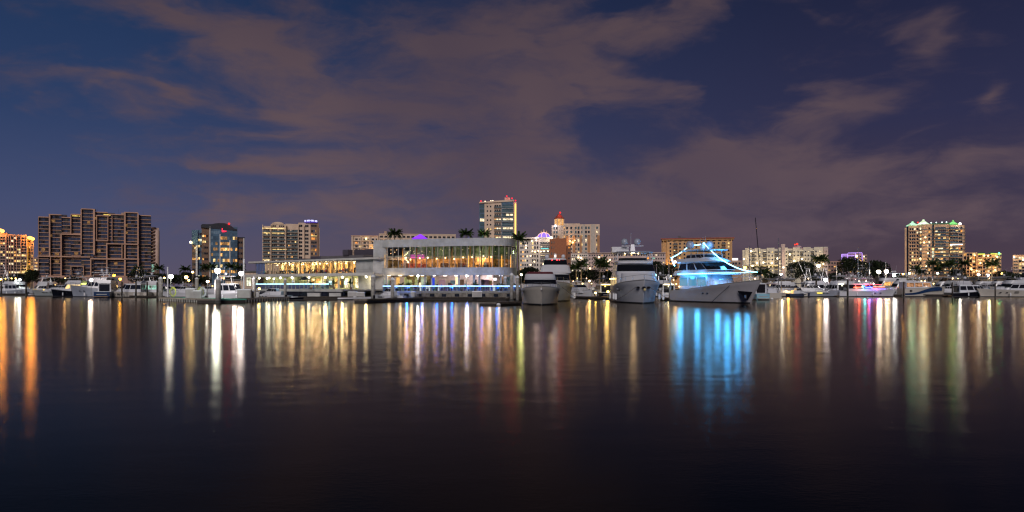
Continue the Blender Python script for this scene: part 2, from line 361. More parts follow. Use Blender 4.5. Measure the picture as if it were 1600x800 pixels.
# ------------------------------------------------------------ far left: tan hotel tower with rows of lit rooms
M_tan = mat('tan_stucco', (.42, .29, .22), .85, scale=.25); M_tan2 = mat('rose_stucco', (.40, .26, .23), .85, scale=.25)
B = Bld('hotel_tower', 'tan hotel tower at the left edge with orange floodlit roof corners', 430, 24)
B.box('wall', -14, 12, 366, None, M_tan2, .0, 18); B.box('wall', 12, 42, 368, None, M_tan, 0, 18); B.box('wall', 42, 53, 374, None, M_tan, 1.5, 16)
B.box('parapet', -14, 12, 364.5, 366, M_tan2, -.3, 18.3); B.box('parapet', 12, 42, 366.5, 368, M_tan, -.3, 18.2); B.box('parapet', 42, 53.3, 372.6, 374, M_tan, 1.2, 16.3)
B.box('penthouse', 0, 15, 363.6, 366.5, mat('roof_grey', (.12, .11, .12), .8), 5, 13)
for i, px in enumerate((9.5, 13.5, 16.8, 21.5, 26, 32.5, 41.6)):
    B.box('pilaster', px-.7, px+.7, 368.5, None, M_tan2, -.7, .1)
ys = lin(372, 430, 14)
B.grid([11.5, 15.2, 19.2], ys, 2.0, 2.6, rows={3: .6, 5: .9, 7: 1, 9: .3, 12: .8}, lit=.04, lits=(1, 2))
B.grid([23.8, 28, 30.8], ys, 2.2, 2.6, rows={4: .7, 6: .95, 8: 1, 12: 1}, lit=.03, lits=(1, 2, 0), fm=M_tan2)
B.grid([35, 37.5, 40], ys, 1.5, 2.6, rows={4: .3, 6: .4, 8: .9, 12: .8}, lit=.05, lits=(1, 0), fm=M_tan2)
B.grid([-8, -4.5, -1, 2.5, 6], ys, 2.0, 2.4, rows={2: .8, 5: .5, 8: .3}, lit=.16, lits=(1, 0, 3))
B.grid([46, 50], ys[1:], 1.6, 2.2, y0=1.5, lit=.35, lits=(0, 3), darks=(0, 3))
for px, py in ((45.5, 371), (48.5, 371.6), (51, 372.6), (1, 361), (4, 362)): B.bulb(px, py, (1, .36, .05), 2300, .95, -1.2, 7, 'roof_floodlight')
B.bulb(42.8, 424, (1, .8, .2), 900, .4, -2, 9, 'wall_lamp')
B.box('light_strip', 42.2, 42.9, 382, 432, glow('strip_yellow', (1, .62, .08), .8), -.2, 0)
B = Bld('apartment_block', 'small dim pink block glimpsed between the left hotel tower and dark condominium', 600, 57)
B.box('wall', 53.5, 59.5, 402, None, M_tan2, 0, 12); B.grid([55, 57.5], lin(406, 436, 7), 1.4, 2.2, lit=.5, lits=(0, 1, 2))

# ------------------------------------------------------------ big dark condominium with tan frame grid
M_fr = mat('terracotta_frame', (.58, .35, .25), .85, scale=.2); M_dk = mat('condo_recess', (.07, .06, .08), .6, scale=.3)
B = Bld('condominium_tower', 'wide dark glass condominium stepped in height behind the left marina, tan frame grid', 590, 150)
secs = [(60, 76, 343, 0), (76, 96, 338.5, .8), (96, 111, 342, 1.6), (111, 127, 337, .5), (127, 146, 328, -.8), (146, 168, 332, .2), (168, 194, 334.5, .8), (194, 216, 330.5, -.8), (216, 236, 334, 1.4)]
for a, b_, t, y in secs:
    B.box('wall', a, b_, t, None, M_dk, y+1.0, y+20)
    B.box('parapet', a+.1, b_-.1, t-1.4, t, M_fr, y-.2, y+20.2)
p = 5.65
lits_at = {(0, 3), (7, 14), (4, 0), (5, 0)}
for si, (a, b_, t, y) in enumerate(secs):
    yy = t+p; k = 0
    while yy < 436:
        B.slab(a+.6, b_-.2, yy, .8, M_fr, y+.9, .7, name='balcony')
        nb = max(2, round((b_-a)/5.2))
        for q in range(nb):
            cx = a+(b_-a)*(q+.5)/nb
            r = random.random()
            gm = LIT[4] if r < .02 else (DARK[1] if r < .7 else DARK[0] if r < .9 else DARK[3])
            B.win(cx, yy-.7, (b_-a)/nb-.7, p-1.9, gm, DFRAME, y+.95, 3)
        yy += p; k += 1
for px, t, b_, w, y in ((60, 342, None, .9, -.2), (77.5, 338, 402, 2.6, -.9), (95.5, 368, None, 2.4, -1.2), (110.7, 337, 367, 1.5, -.9), (126.8, 328, 398, 2.2, -1.8), (146.8, 327, 398, 3.4, -2.0), (151, 336, 376, 1.2, -.9),
                     (168.5, 334, 376, 1.3, -.7), (175, 336, 376, 1.2, -.4), (195, 330, None, 2.8, -2.0), (215.5, 331, None, 2.2, -1.8), (141.8, 404, None, 2.0, -2.0), (166.8, 380, None, 2.2, -2.0), (130.5, 416, None, 1.4, -2.0), (111, 416, None, 1.4, -2.0), (190.5, 380, 403, 1.4, -2), (79, 401, None, 1.4, -1), (215.5, 404, None, 2.6, -2.3)):
    B.box('pilaster', px-w*.42, px+w*.42, t, b_, M_fr, y, 2.6)
for a, b_, t, w, y in ((58.5, 141, 401, 1.7, -1.7), (95, 127, 366.5, 1.8, -1.4), (166, 216, 379.5, 1.7, -2.3), (141, 194, 403.5, 1.9, -2.3), (110, 131, 415.5, 1.5, -2.2), (147, 169, 374.5, 1.6, -1.0), (194, 217, 403, 1.8, -2.5), (146, 171, 336, 1.5, -1), (60, 240, 431, 2.0, -2.0)):
    B.box('beam', a, b_, t, t+w, M_fr, y, 2.4)
B.box('penthouse', 76, 104, 336.6, 338.4, M_dk, 6, 14); B.box('penthouse', 133, 150, 325.8, 328, M_dk, 4, 12); B.box('penthouse', 160, 180, 330.8, 334, M_dk, 6, 14); B.box('penthouse', 190, 194, 329.5, 336, M_tan, 6, 12)
for a, b_, y in ((113, 125, 338.2), (161, 170, 334.2), (170.5, 173, 334.8)): B.box('light_strip', a, b_, y, y+1.2, room('strip_warm', (1, .72, .16), 1.6, scale=(.8, .8, .8)), -1.3, -1.0)
for px in (134, 141, 152, 163, 185, 203, 224): B.box('antenna', px, px+.25, 323+random.random()*3, 332, DFRAME, 5, 5.15)
# curved tan east end with balconies
cx, cw = 243.2, 6.0
B.box('wall', 236, 249, 352, None, mat('pale_rose_stucco', (.52, .37, .31), .85, scale=.2), 4.5, 18)
b = MB(); R_ = 3.0*FPX/1142
b.lathe([(3.05*B.k, GZ), (3.05*B.k, Z(357, 590)), (.05, Z(355, 590))], 16, (B.sx(246.3), 594.5, 0)); B.mesh('round_corner', b, MATS['pale_rose_stucco'], True)
yy = 341
while yy < 430:
    b = MB(); c = B.sx(236.5); r = 5.6*B.k
    poly = [(c, 595)]+[(c+r*cos(t), 594.5+r*.55*sin(t)-r*.2) for t in lin(-pi/2, 0, 6)]+[(c+r, 595)]
    if yy > 350: b.prism(poly, Z(yy, 590)-.35, Z(yy, 590)); b.prism([(x*.999+.0, y+.02) for x, y in poly], Z(yy, 590), Z(yy, 590)+.5, 1); B.mesh('balcony', b, [M_fr, DARK[0]])
    yy += p
for py in (417, 424): B.win(238.8, py, 3.0, 5, LIT[6], FRAME, -2.2)
B.win(246, 420, 3, 4.5, LIT[6], FRAME, 2.2)
B.box('podium', 58, 252, 433, None, M_tan2, -6, 1)

# ------------------------------------------------------------ glass office building
M_blue = mat('office_blue_glass', (.09, .16, .24), .12, var=.3, scale=.15, spec=.9); M_brn = mat('office_brown_stone', (.15, .085, .055), .6, scale=.3)
M_wm = mat('white_metal', (.62, .62, .62), .4, var=.05); M_nv = mat('office_dark_roof', (.015, .018, .03), .4)
B = Bld('office_building', 'blue glass office block with curved dark roof, white fins and a red rooftop sign', 560, 340)
B.box('wall', 299.5, 309, 360, 383, M_blue, 2, 16); B.box('wall', 299.8, 309, 383, None, M_brn, 2.2, 16)
B.box('wall', 309, 316, 359.5, None, M_blue, 3, 16); B.box('wall', 315, 327.5, 352, None, M_brn, 1, 16)
B.box('wall', 327.5, 371, 354, None, M_blue, -.5, 16); B.box('wall', 371, 382, 371, None, M_brn, 1.5, 16)
b = MB(); n = 22
poly = [(314, 356)]+[(314, 352.5), (316, 351)]+[(317+i*1.0, 350.8) for i in range(8)]+[(331, 350.5), (336, 349.3), (343, 348.5), (351, 348.6), (357, 349.8), (362, 353), (366, 356.5), (370, 357.5), (370, 360)]
b.xprism([(B.sx(x), B.sz(y)) for x, y in reversed(poly)], 559, 574); B.mesh('curved_roof', b, M_nv)
B.box('penthouse', 371, 382.5, 369.5, 371.3, M_nv, 1.2, 16)
for px, t in ((328, 354), (343.8, 366), (359.2, 375), (306.5, 384), (307.8, 384), (381, 371)):
    B.box('fin', px-.75, px+.75, t, None if px > 320 else None, M_wm, -1.0 if px > 320 and px < 372 else 1.0, 3)
OG = [mat('office_pane', (.16, .25, .34), .22, var=.3, scale=.15), mat('office_pane_deep', (.08, .14, .21), .18, var=.3, scale=.15)]; DARK.extend(OG)
rows = lin(363, 433, 9)
B.grid(lin(331.3, 341.6, 4), rows, 2.7, 4.6, -.5, lit=.1, lits=(4, 1, 5), darks=(4, 4, 5), fm=M_blue, rows={3: .4, 5: .3, 7: .9, 8: .5})
B.grid(lin(346, 357, 4), rows[1:], 2.8, 4.6, -.5, lit=.1, lits=(4, 1, 0), darks=(4, 4, 5), fm=M_blue, rows={0: .7, 1: .7, 2: .6, 4: .9, 6: .9, 7: .5})
B.grid(lin(361.5, 369, 3), rows[1:], 2.4, 4.6, -.5, lit=.1, lits=(4, 1, 0), darks=(4, 5, 5), fm=M_blue, rows={0: .4, 2: .5, 4: .5, 6: .9})
B.grid([317.5, 320.5, 323.5], lin(369, 432, 8), 2.0, 3.0, 1, lit=.06, lits=(1, 0, 3), darks=(0, 0, 3), fm=DFRAME, rows={0: .9, 1: .6, 4: .5, 7: .4})
B.grid([311, 313.8], lin(366, 432, 8), 2.0, 3.4, 3, lit=.12, lits=(1, 5), darks=(1, 0), fm=DFRAME, rows={1: .9, 4: .7})
B.grid([301.8, 305, 308], lin(388, 430, 6), 2.2, 3.0, 2.2, lit=.15, lits=(1, 3, 0), darks=(0, 0, 3), fm=DFRAME, rows={2: .8})
B.grid([374, 377.5], lin(378, 430, 7), 2.2, 3.2, 1.5, lit=.12, lits=(3, 1), darks=(0, 1), fm=DFRAME)
b = MB(); RX = 346.3
b.box(B.sx(346.6), B.sx(347.8), 558.9, 559.2, B.sz(362), B.sz(356.5)); b.box(B.sx(347), B.sx(351), 558.9, 559.2, B.sz(362.5), B.sz(360.2)); b.box(B.sx(352), B.sx(353.6), 558.9, 559.2, B.sz(362), B.sz(360.4))
B.mesh('sign', b, glow('red_sign', (1, .03, .07), 2.2))
B.bulb(357.8, 349.2, (1, .03, .03), 450, 0.77, -1.2, 1.8, 'warning_light')
B.bulb(298, 379.5, (1, .8, .35), 1600, .9, -2, 9, 'wall_lamp')

# ------------------------------------------------------------ white balconied hotel behind the long restaurant wing
M_cream = mat('cream_stucco', (.66, .50, .38), .85, scale=.2); M_wh = mat('white_stucco', (.66, .60, .55), .85, scale=.2)
B = Bld('balcony_hotel', 'cream hotel with balcony rows and a glowing blue-white sign on its roof corner', 540, 453)
B.box('wall', 410, 423, 354, None, M_cream, 0, 16); B.box('wall', 423, 446, 350.5, None, M_cream, .6, 16); B.box('wall', 446, 466, 349.5, None, M_cream, 1.4, 16); B.box('wall', 466, 485, 347.5, None, M_cream, .2, 16); B.box('wall', 485, 498, 347.5, None, mat('brown_bay', (.26, .15, .10), .7), -.6, 12); B.box('wall', 495, 499.5, 355, None, M_cream, .4, 16)
b = MB(); b.xprism([(B.sx(434)+9/FPX*540*cos(t), B.sz(350.5)+3.4/FPX*540*sin(t)) for t in lin(0, pi, 12)], 540.2, 541.5); B.mesh('arched_gable', b, M_cream)
ys = lin(360.5, 408, 9)
B.grid([414, 417, 419.8], ys, 1.9, 3.2, rows={8: .9}, lit=.05, lits=(1, 2))
B.grid([426, 428.8, 431.5], ys, 2.0, 3.2, .6, lit=.05); B.grid([437.5, 440, 442.6], ys, 2.0, 3.2, .6, lit=.06)
B.grid([449, 451.6], ys, 2.0, 3.4, 1.4, lit=.05, darks=(2, 0)); B.grid([456.5, 459, 461.6, 464], ys, 1.9, 3.4, 1.4, lit=.06, darks=(0, 2))
B.grid([468.4, 471], [352.5]+ys, 2.1, 3.2, .2, lit=.06, lits=(1, 0)); B.grid([478, 480.8], [352.5]+ys[:7], 2.1, 3.2, .2, lit=.1, lits=(0, 4))
B.grid([487.5, 490.5, 493.4], [352]+ys, 2.3, 3.6, -.6, lit=.15, lits=(3, 4), darks=(0, 0, 1), rows={2: .6, 3: 1, 6: .9})
B.grid([427, 430, 437, 440, 443], [353.6], 2.0, 2.2, .6, lit=0)
for j, y in enumerate(ys):
    r = M_wm
    B.slab(410.5, 422.5, y+2.8, .5, M_cream, 0, 1.4, rail=DARK[2]); B.slab(425, 445.5, y+2.8, .5, M_cream, .6, 1.4, rail=DARK[2]); B.slab(447.5, 465, y+2.8, .5, M_cream, 1.4, 1.4, rail=DARK[2])
for px in (410.6, 423.4, 446.5, 466, 475): B.box('pilaster', px-.6, px+.6, 352, None, M_cream, -1.2, 1)
wm_strip = room('strip_lamp', (1, .74, .30), 2.2, scale=(.5, .5, .5))
for a, c, y, yy in ((410, 446, 357.2, -1.7), (410, 422, 364.4, -1.7), (425, 445, 364.4, -1), (425, 441, 389.6, -1), (441, 449, 389.4, -.5), (411, 422, 405.5, -1.8), (486, 495, 367.6, -1.5), (411, 422, 409, -1.8)): B.box('light_strip', a, c, y, y+1.0, wm_strip, yy-.2, yy)
b = MB()
for i in range(10):   # letters of the roof sign, too small in the photo to be read
    x = B.sx(476.6+i*2.0); z = B.sz(346.4-.9*sin(pi*(i+.5)/10)); w = .62
    b.box(x-w/2, x-w/2+.2, 537.8, 538, z, z+1.15)
    if i % 3 != 1: b.box(x+w/2-.2, x+w/2, 537.8, 538, z, z+1.15)
    if i % 2 == 0: b.box(x-w/2, x+w/2, 537.8, 538, z+.48, z+.68)
    if i % 3 == 0: b.box(x-w/2, x+w/2, 537.8, 538, z+.95, z+1.15)
B.mesh('sign_letters', b, glow('sign_blue_white', (.55, .55, 1), 3.0))
b = MB(); b.box(B.sx(475.5), B.sx(496), 538.2, 538.5, B.sz(347.4), B.sz(345.6)); B.mesh('sign_board', b, glow('sign_violet', (.12, .06, .6), .6))

# ------------------------------------------------------------ tan block behind the restaurant
B = Bld('hotel_block', 'long low tan hotel block rising just above the restaurant roof', 520, 630)
B.box('wall', 549, 592, 370, None, M_cream, 0, 14); B.box('wall', 592, 712, 366.5, None, M_cream, .5, 14); B.box('parapet', 548.5, 592, 368.6, 370, M_fr, -.4, 14.3); B.box('parapet', 592, 712.5, 365.2, 366.5, M_cream, .1, 14.3)
ys = lin(374.5, 402, 6)
B.grid(lin(557, 589, 6), ys, 3.4, 2.5, 0, lit=.2, lits=(1, 0, 3), rows={3: .5}, cols=2); 
B.grid(lin(596, 708, 17), lin(370, 376, 2), 4.2, 2.8, .5, lit=.05, lits=(0, 4), cols=2)
for y in ys[:-1]: B.slab(549.5, 591.5, y+2.6, .5, M_cream, 0, 1.0)
for px in (551, 564, 577, 590): B.box('pilaster', px-.8, px+.8, 369, None, M_cream, -1.1, .5)
B.box('penthouse', 600, 604, 361, 366.6, M_tan, 3, 8); B.bulb(585.5, 389, (1, .6, .2), 1500, .7, -2, 8, 'wall_lamp'); B.bulb(572, 373.5, (1, .85, .4), 0, .6, -1.2, 5, 'wall_lamp')

# ------------------------------------------------------------ slender tower with red roof lights
B = Bld('apartment_tower', 'tall slender tan tower with red roof lights and a yellow lit edge above restaurant', 520, 778)
B.box('wall', 749, 758, 317, None, M_blue, .4, 14); B.box('wall', 757, 783.5, 315.5, None, M_cream, 0, 16); B.box('wall', 783.5, 802.5, 314, None, M_blue, -.4, 15)
B.box('wall', 802.5, 807.5, 315.5, None, M_cream, .3, 18)
b = MB(); b.xprism([(B.sx(x), B.sz(y)) for x, y in ((748.6, 318), (803, 314.8), (803, 312.2), (790, 312.6), (748.6, 315.8))], 519.0, 534.5); B.mesh('sloped_parapet', b, M_cream)
B.box('penthouse', 788.5, 797, 307.8, 312.8, mat('pale_penthouse', (.6, .45, .36), .8), 3, 10)  # penthouse walls in one even pale tan
for j, y in enumerate(lin(322.5, 372, 8)):
    lit = j in (3,)
    B.win(753.3, y+2.2, 6.6, 4.4, LIT[2] if lit else DARK[2], DFRAME, .4, 3)
    for x in (761.5, 766.5): B.win(x, y+1.4, 1.9, 2.4, LIT[1] if j == 5 else DARK[0], FRAME, 0)
    for x in (774, 777.2, 781): B.win(x, y+1.9, 2.6, 3.9, LIT[2] if j in (3, 5, 7) and x > 776 else LIT[0] if j in (3, 5) else DARK[0], FRAME, 0)
    B.slab(772, 783, y+2.6, .6, M_cream, 0, 1.2, rail=DARK[2])
    for x in (788, 793.2, 798.8): B.win(x, y+2.2, 4.8, 4.6, LIT[2] if (j in (3, 5)) or (j == 2 and x > 790) or (j == 7 and x > 785) else DARK[2], DFRAME, -.4, 2)
    B.slab(784, 802.5, y+2.9, .5, M_wm, -.4, 1.0, rail=DARK[2])
B.box('light_strip', 804.6, 805.9, 318, 372, glow('strip_amber', (1, .68, .12), 2.2), -.1, .2)
for px, py in ((751.5, 314.2), (791.8, 306.5), (800, 309.8), (805.5, 313.3)): B.bulb(px, py, (1, .02, .05), 250, 0.52, 0, 1.8, 'warning_light')
for px, py in ((758, 315), (767, 314.3), (770, 314.1)): B.bulb(px, py, (1, .75, .5), 0, .5, 0, 4)
B.box('antenna', 788.8, 789.0, 303, 312, DFRAME, 4, 4.2)
B.bulb(776, 372, (1, .55, .15), 0, .6, -2, 5)

# ------------------------------------------------------------ white gridded hotel with violet domed roof
M_vio = mat('dome_white', (.8, .75, .85), .5)
B = Bld('domed_hotel', 'white gridded hotel with a violet floodlit dome beside the big restaurant', 430, 836)
B.box('wall', 811, 830, 374.5, None, M_wh, 2, 16); B.box('wall', 830, 843, 373, None, M_wh, 0, 16); B.box('wall', 843, 861, 371.5, None, M_wh, -1, 14); B.box('parapet', 810.5, 862, 371, 373, M_wh, -1.4, 16.2)
ys = lin(380, 434, 9)
B.grid([814, 817, 820.5, 824], ys, 2.0, 3.0, 2, lit=.35, lits=(1, 2, 0), darks=(0, 0), fm=M_wh)
B.grid([832.4, 836, 840], ys, 2.0, 4.0, 0, lit=.15, lits=(1, 2), darks=(0, 0), fm=M_wh)
B.grid([845.5, 849.5, 853.5, 857.5], ys, 2.8, 3.0, -1, lit=.2, lits=(1, 2), darks=(0, 0), fm=M_wh, rows={2: .0})
for y in ys: B.slab(844, 860, y+2.6, .6, M_wh, -1, 1.0, rail=DFRAME)
for px in (829.5, 834.2, 838, 842.5): B.box('pilaster', px-.5, px+.5, 375, None, M_wh, -1.0, .6)
B.box('light_strip', 845, 857, 388.2, 389.2, glow('strip_aqua', (.2, .9, .9), 1.2), -2.4, -2.2)
for px, py in ((832, 393), (836, 393.5), (841, 392.5), (845, 393.5), (850, 393), (856, 393), (831, 377), (838, 376), (829, 400), (822, 388), (829, 414), (849, 413), (822, 384), (835, 409)): B.bulb(px, py, (1, .72, .4), 0, .38, -3, 6, 'wall_lamp')
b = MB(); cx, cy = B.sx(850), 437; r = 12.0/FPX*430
b.rings([[(cx+r*f*cos(2*pi*i/8+pi/8), cy+r*f*.8*sin(2*pi*i/8+pi/8), B.sz(372)+h) for i in range(8)] for f, h in ((1.05, 0), (.98, .5), (.70, 2.6), (.38, 3.4), (.05, 3.8))]); B.mesh('dome', b, glow('dome_violet_lit', (.36, .20, .95), 1.15), False)  # floodlight on dome, ribs and finials is put in as emission
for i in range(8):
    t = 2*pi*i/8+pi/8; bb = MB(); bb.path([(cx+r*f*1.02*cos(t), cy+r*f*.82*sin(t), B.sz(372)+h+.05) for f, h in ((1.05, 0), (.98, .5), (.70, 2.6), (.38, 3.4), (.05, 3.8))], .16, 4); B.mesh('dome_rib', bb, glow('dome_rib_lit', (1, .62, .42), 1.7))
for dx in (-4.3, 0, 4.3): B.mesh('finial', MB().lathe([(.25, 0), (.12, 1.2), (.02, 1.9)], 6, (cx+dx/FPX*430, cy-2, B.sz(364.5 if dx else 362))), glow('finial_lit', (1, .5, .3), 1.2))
B.bulb(861, 372, (1, .75, .5), 800, .8, -2.5, 8); B.bulb(838, 372, (1, .8, .8), 400, .5, -2.5, 6)

# ------------------------------------------------------------ plain brick block
M_brick = mat('orange_brick', (.40, .15, .075), .85, scale=1.5); 
B = Bld('brick_building', 'plain windowless orange brick block standing before the cupola tower', 400, 872)
b = MB(); b.prism([(B.sx(858.5), 402.5), (B.sx(885), 398), (B.sx(885.3), 412), (B.sx(858.5), 412)], GZ-.3, B.sz(372.5)); B.mesh('wall', b, M_brick)
B.box('wall', 885.4, 892, 383, None, mat('brown_brick', (.22, .10, .06), .85), .5, 12); B.box('roof_step', 869, 874, 371.4, 372.6, M_brick, .5, 8)
for y in lin(388, 430, 6): B.win(889, y, 2.2, 2.4, DARK[0] if y > 395 else LIT[3], DFRAME, .5)
for y in (378, 386, 395): 
    for x in (862, 866): B.win(x, y+2, 1.8, 3.2, DARK[3], M_brick, -.1+2.1*(1-(x-858)/26)*.9)
B.box('light_strip', 889, 891.5, 380, 383, glow('strip_amber2', (1, .6, .15), 1.0), -1, -.8)

# ------------------------------------------------------------ cupola tower
M_or = mat('orange_panel', (.46, .24, .12), .85, scale=.3); M_rt = mat('red_tile', (.30, .075, .045), .7, scale=2)
B = Bld('cupola_tower', 'tan and orange tower crowned by a lit cupola with a pointed red roof', 560, 900)
B.box('wall', 862, 881, 352, None, M_cream, 0, 16); B.box('wall', 881, 906, 349, None, M_cream, .8, 16); B.box('wall', 906, 937, 350.5, None, M_cream, .2, 16)
for a, c in ((871, 874), (884, 888), (895, 899), (906, 909), (918, 922), (933, 937)): B.box('panel', a, c, 368, None, M_or, -.35, .5)
for a, c in ((910, 914), (923.5, 929.5)): B.box('panel', a, c, 351, None, mat('pale_stone', (.5, .44, .38), .8), -.35, .5)
ys = lin(356, 428, 12)
B.grid([866, 870], ys, 2.2, 3.6, 0, lit=.12, lits=(1, 2), darks=(2, 0)); B.grid([877, 881], ys, 2.2, 3.6, .1, lit=.1, lits=(1, 0), darks=(2, 0)); B.grid([886, 892.5, 899.5], ys, 2.6, 3.6, .8, lit=.08, lits=(0, 1), darks=(2, 0), rows={0: .6})
B.grid([904, 909.6, 915.6], ys, 2.6, 3.8, .2, lit=.12, lits=(1, 2), darks=(2, 2, 0)); B.grid([920, 926, 933], ys, 2.6, 3.4, .2, lit=.3, lits=(2, 1), darks=(2, 0))
b = MB(); c = (B.sx(873.5), 566)
R = 7.6/FPX*560
b.rings([[(c[0]+R*cos(2*pi*i/8+.39), c[1]+R*sin(2*pi*i/8+.39), z) for i in range(8)] for z in (B.sz(353), B.sz(341))]); B.mesh('cupola', b, room('cupola_lit', (1, .55, .20), 1.3, scale=(.9, .9, .9), lo=.5))
for i in range(8):
    t = 2*pi*i/8+.39; B.mesh('cupola_column', MB().tube((c[0]+R*1.03*cos(t), c[1]+R*1.03*sin(t), B.sz(353)), (c[0]+R*1.03*cos(t), c[1]+R*1.03*sin(t), B.sz(340.6)), .38, n=6), M_cream)
b = MB(); b.rings([[(c[0]+f*R*cos(2*pi*i/8+.39), c[1]+f*R*sin(2*pi*i/8+.39), z) for i in range(8)] for f, z in ((1.14, B.sz(341.2)), (1.14, B.sz(340.4)), (.8, B.sz(338)), (.4, B.sz(334)), (.05, B.sz(332.6)))]); B.mesh('cupola_roof', b, M_rt)
B.mesh('finial', MB().tube((c[0], c[1], B.sz(333)), (c[0], c[1], B.sz(329.5)), .15), DFRAME); B.bulb(875, 331.2, (1, .03, .03), 450, 0.70, 4, 1.8, 'warning_light')
B.bulb(868, 352.8, (.8, .8, 1), 600, .8, -1.5, 6); B.bulb(891, 377, (1, .5, .15), 800, .7, -1.5, 6); B.bulb(895, 379, (1, .6, .2), 0, .7, -1.5, 5); B.bulb(898, 376, (1, .6, .2), 0, .5, -1.5, 5)

# ------------------------------------------------------------ long low pink block
M_pk = mat('pink_stucco', (.56, .43, .40), .85, scale=.2)
B = Bld('apartment_row', 'long low pinkish apartment block running behind the palms and bow-on yacht', 440, 966)
B.box('wall', 892, 918.5, 395.5, None, M_wh, 0, 14); B.box('wall', 918.5, 1040, 395.8, None, M_pk, .7, 14); B.box('parapet', 891.5, 1040, 394.6, 395.6, M_pk, -.4, 14.2)
for px in lin(895, 1035, 15): B.box('roof_vent', px, px+3, 393.3+random.random(), 394.8, M_dk, 3+random.random()*3, 8)
ys = [398.8, 404.5, 410.5, 416.5, 422.5, 428.5]
B.grid(lin(894.5, 916, 8), ys, 1.6, 2.0, 0, lit=.18, lits=(1, 2)); B.grid(lin(921.5, 1037, 31), ys, 1.9, 2.0, .7, lit=.12, lits=(1, 2, 0), rows={2: .06})
for y in ys: B.slab(892.5, 918, y+2.4, .5, M_wh, 0, 1.0); B.slab(926, 948, y+2.4, .5, M_wh, .7, 1.0)
for px, py in ((904, 402), (908, 403), (922, 419.5), (936, 402), (953, 406), (951, 409)): B.bulb(px, py, (1, .7, .35), 0, .5, -1.5, 6, 'wall_lamp')
B.win(1021, 405, 4, 2.5, LIT[6], FRAME, .5); B.win(1013, 405, 4, 2.5, LIT[3], FRAME, .5)

# ------------------------------------------------------------ orange hotel with red tiled eaves
M_oc = mat('ochre_stucco', (.60, .36, .17), .85, scale=.2)
B = Bld('tiled_hotel', 'ochre hotel with red tiled eaves and arched top floor behind the blue-lit yacht', 450, 1090)
B.box('wall', 1033.5, 1042, 374.5, None, M_oc, 1.5, 16); B.box('wall', 1042, 1144, 375, None, M_oc, 0, 16)
B.box('roof_eaves', 1032.5, 1147.5, 371.8, 373.4, M_rt, -1.8, 17); B.box('cornice', 1034, 1146.5, 373.4, 375, M_oc, -1.2, 16.5)
for i, px in enumerate(lin(1045, 1142, 12)):
    b = MB(); b.xprism([(B.sx(px)+2.4*B.k*cos(t), B.sz(376.9)+1.6/FPX*450*sin(t)) for t in lin(0, pi, 8)], 449.9, 450.1); B.mesh('arched_window', b, DARK[0])
ys = lin(380.4, 426, 9)
rows = {3: .0, 4: .5}
B.grid([1047.5, 1062.5, 1069.5], ys, 2.4, 2.8, 0, lit=.06, lits=(1, 0), rows=rows); B.grid([1054, 1056.6], ys, 2.0, 3.2, 0, lit=.15, lits=(1, 2), rows=rows)
B.grid([1080, 1088, 1096, 1104, 1116, 1123, 1138.5], ys, 2.2, 2.8, 0, lit=.06, lits=(1, 0)); B.grid([1129.5, 1132], ys, 2.0, 3.2, 0, lit=.1)
for y in ys: B.slab(1052, 1059, y+2.5, .5, M_oc, 0, 1.2, rail=DFRAME); B.slab(1127.5, 1134, y+2.5, .5, M_oc, 0, 1.2, rail=DFRAME)
for px in (1037, 1042.3, 1143): B.box('pilaster', px-.6, px+.6, 375, None, M_oc, -.8, 2)
for a, c, y in ((1059, 1063, 367.5), (1062, 1071, 370), (1102, 1111, 370), (1118, 1124, 370.3)): B.box('roof_plant', a, c, y, 372, M_dk, 4, 9)
B.bulb(1043, 418, (1, .62, .2), 1600, .6, -2, 7, 'wall_lamp'); B.bulb(1035, 424, (1, .55, .15), 1000, .6, -2, 6, 'wall_lamp')

# shed with a bright sign panel
B = Bld('low_pavilion', 'low flat pavilion with a glowing white sign panel behind the blue-lit bow', 330, 1150)
B.box('wall', 1143, 1159, 407, None, M_tan, 0, 8); B.box('roof_sign', 1144, 1153, 403.5, 406.6, glow('sign_white', (1, .95, .9), 2.0), -.5, -.1)
for px in (1146, 1150, 1155.5): B.win(px, 413, 2.6, 3, DARK[0], FRAME); B.win(px, 420, 2.6, 3, DARK[0], FRAME)

# ------------------------------------------------------------ long white apartment building
M_iv = mat('ivory_stucco', (.66, .60, .48), .85, scale=.2)
B = Bld('white_apartment_building', 'long ivory six-storey building lit along its lower floors, red roof beacon', 430, 1227)
B.box('wall', 1160, 1167, 389.5, None, M_iv, 1.5, 14); B.box('wall', 1164.5, 1174.5, 386.6, None, M_iv, .4, 14); B.box('wall', 1174.5, 1294, 388.4, None, M_iv, 1.0, 14)
for a, c in ((1179, 1188), (1198, 1210), (1216, 1223), (1225.5, 1231), (1239, 1250), (1255, 1267), (1272, 1286), (1286.5, 1293.5)): B.box('bay', a, c, 386.8, None, M_iv, -.1, 2)
B.box('stair_tower', 1220.5, 1226.5, 381.5, None, mat('pink_tower', (.58, .44, .40), .8), -.6, 9); B.box('stair_tower', 1287, 1293.6, 388, None, M_pk, -.5, 5)
ys = [393.4, 399.2, 405, 411, 416.5, 422.5]
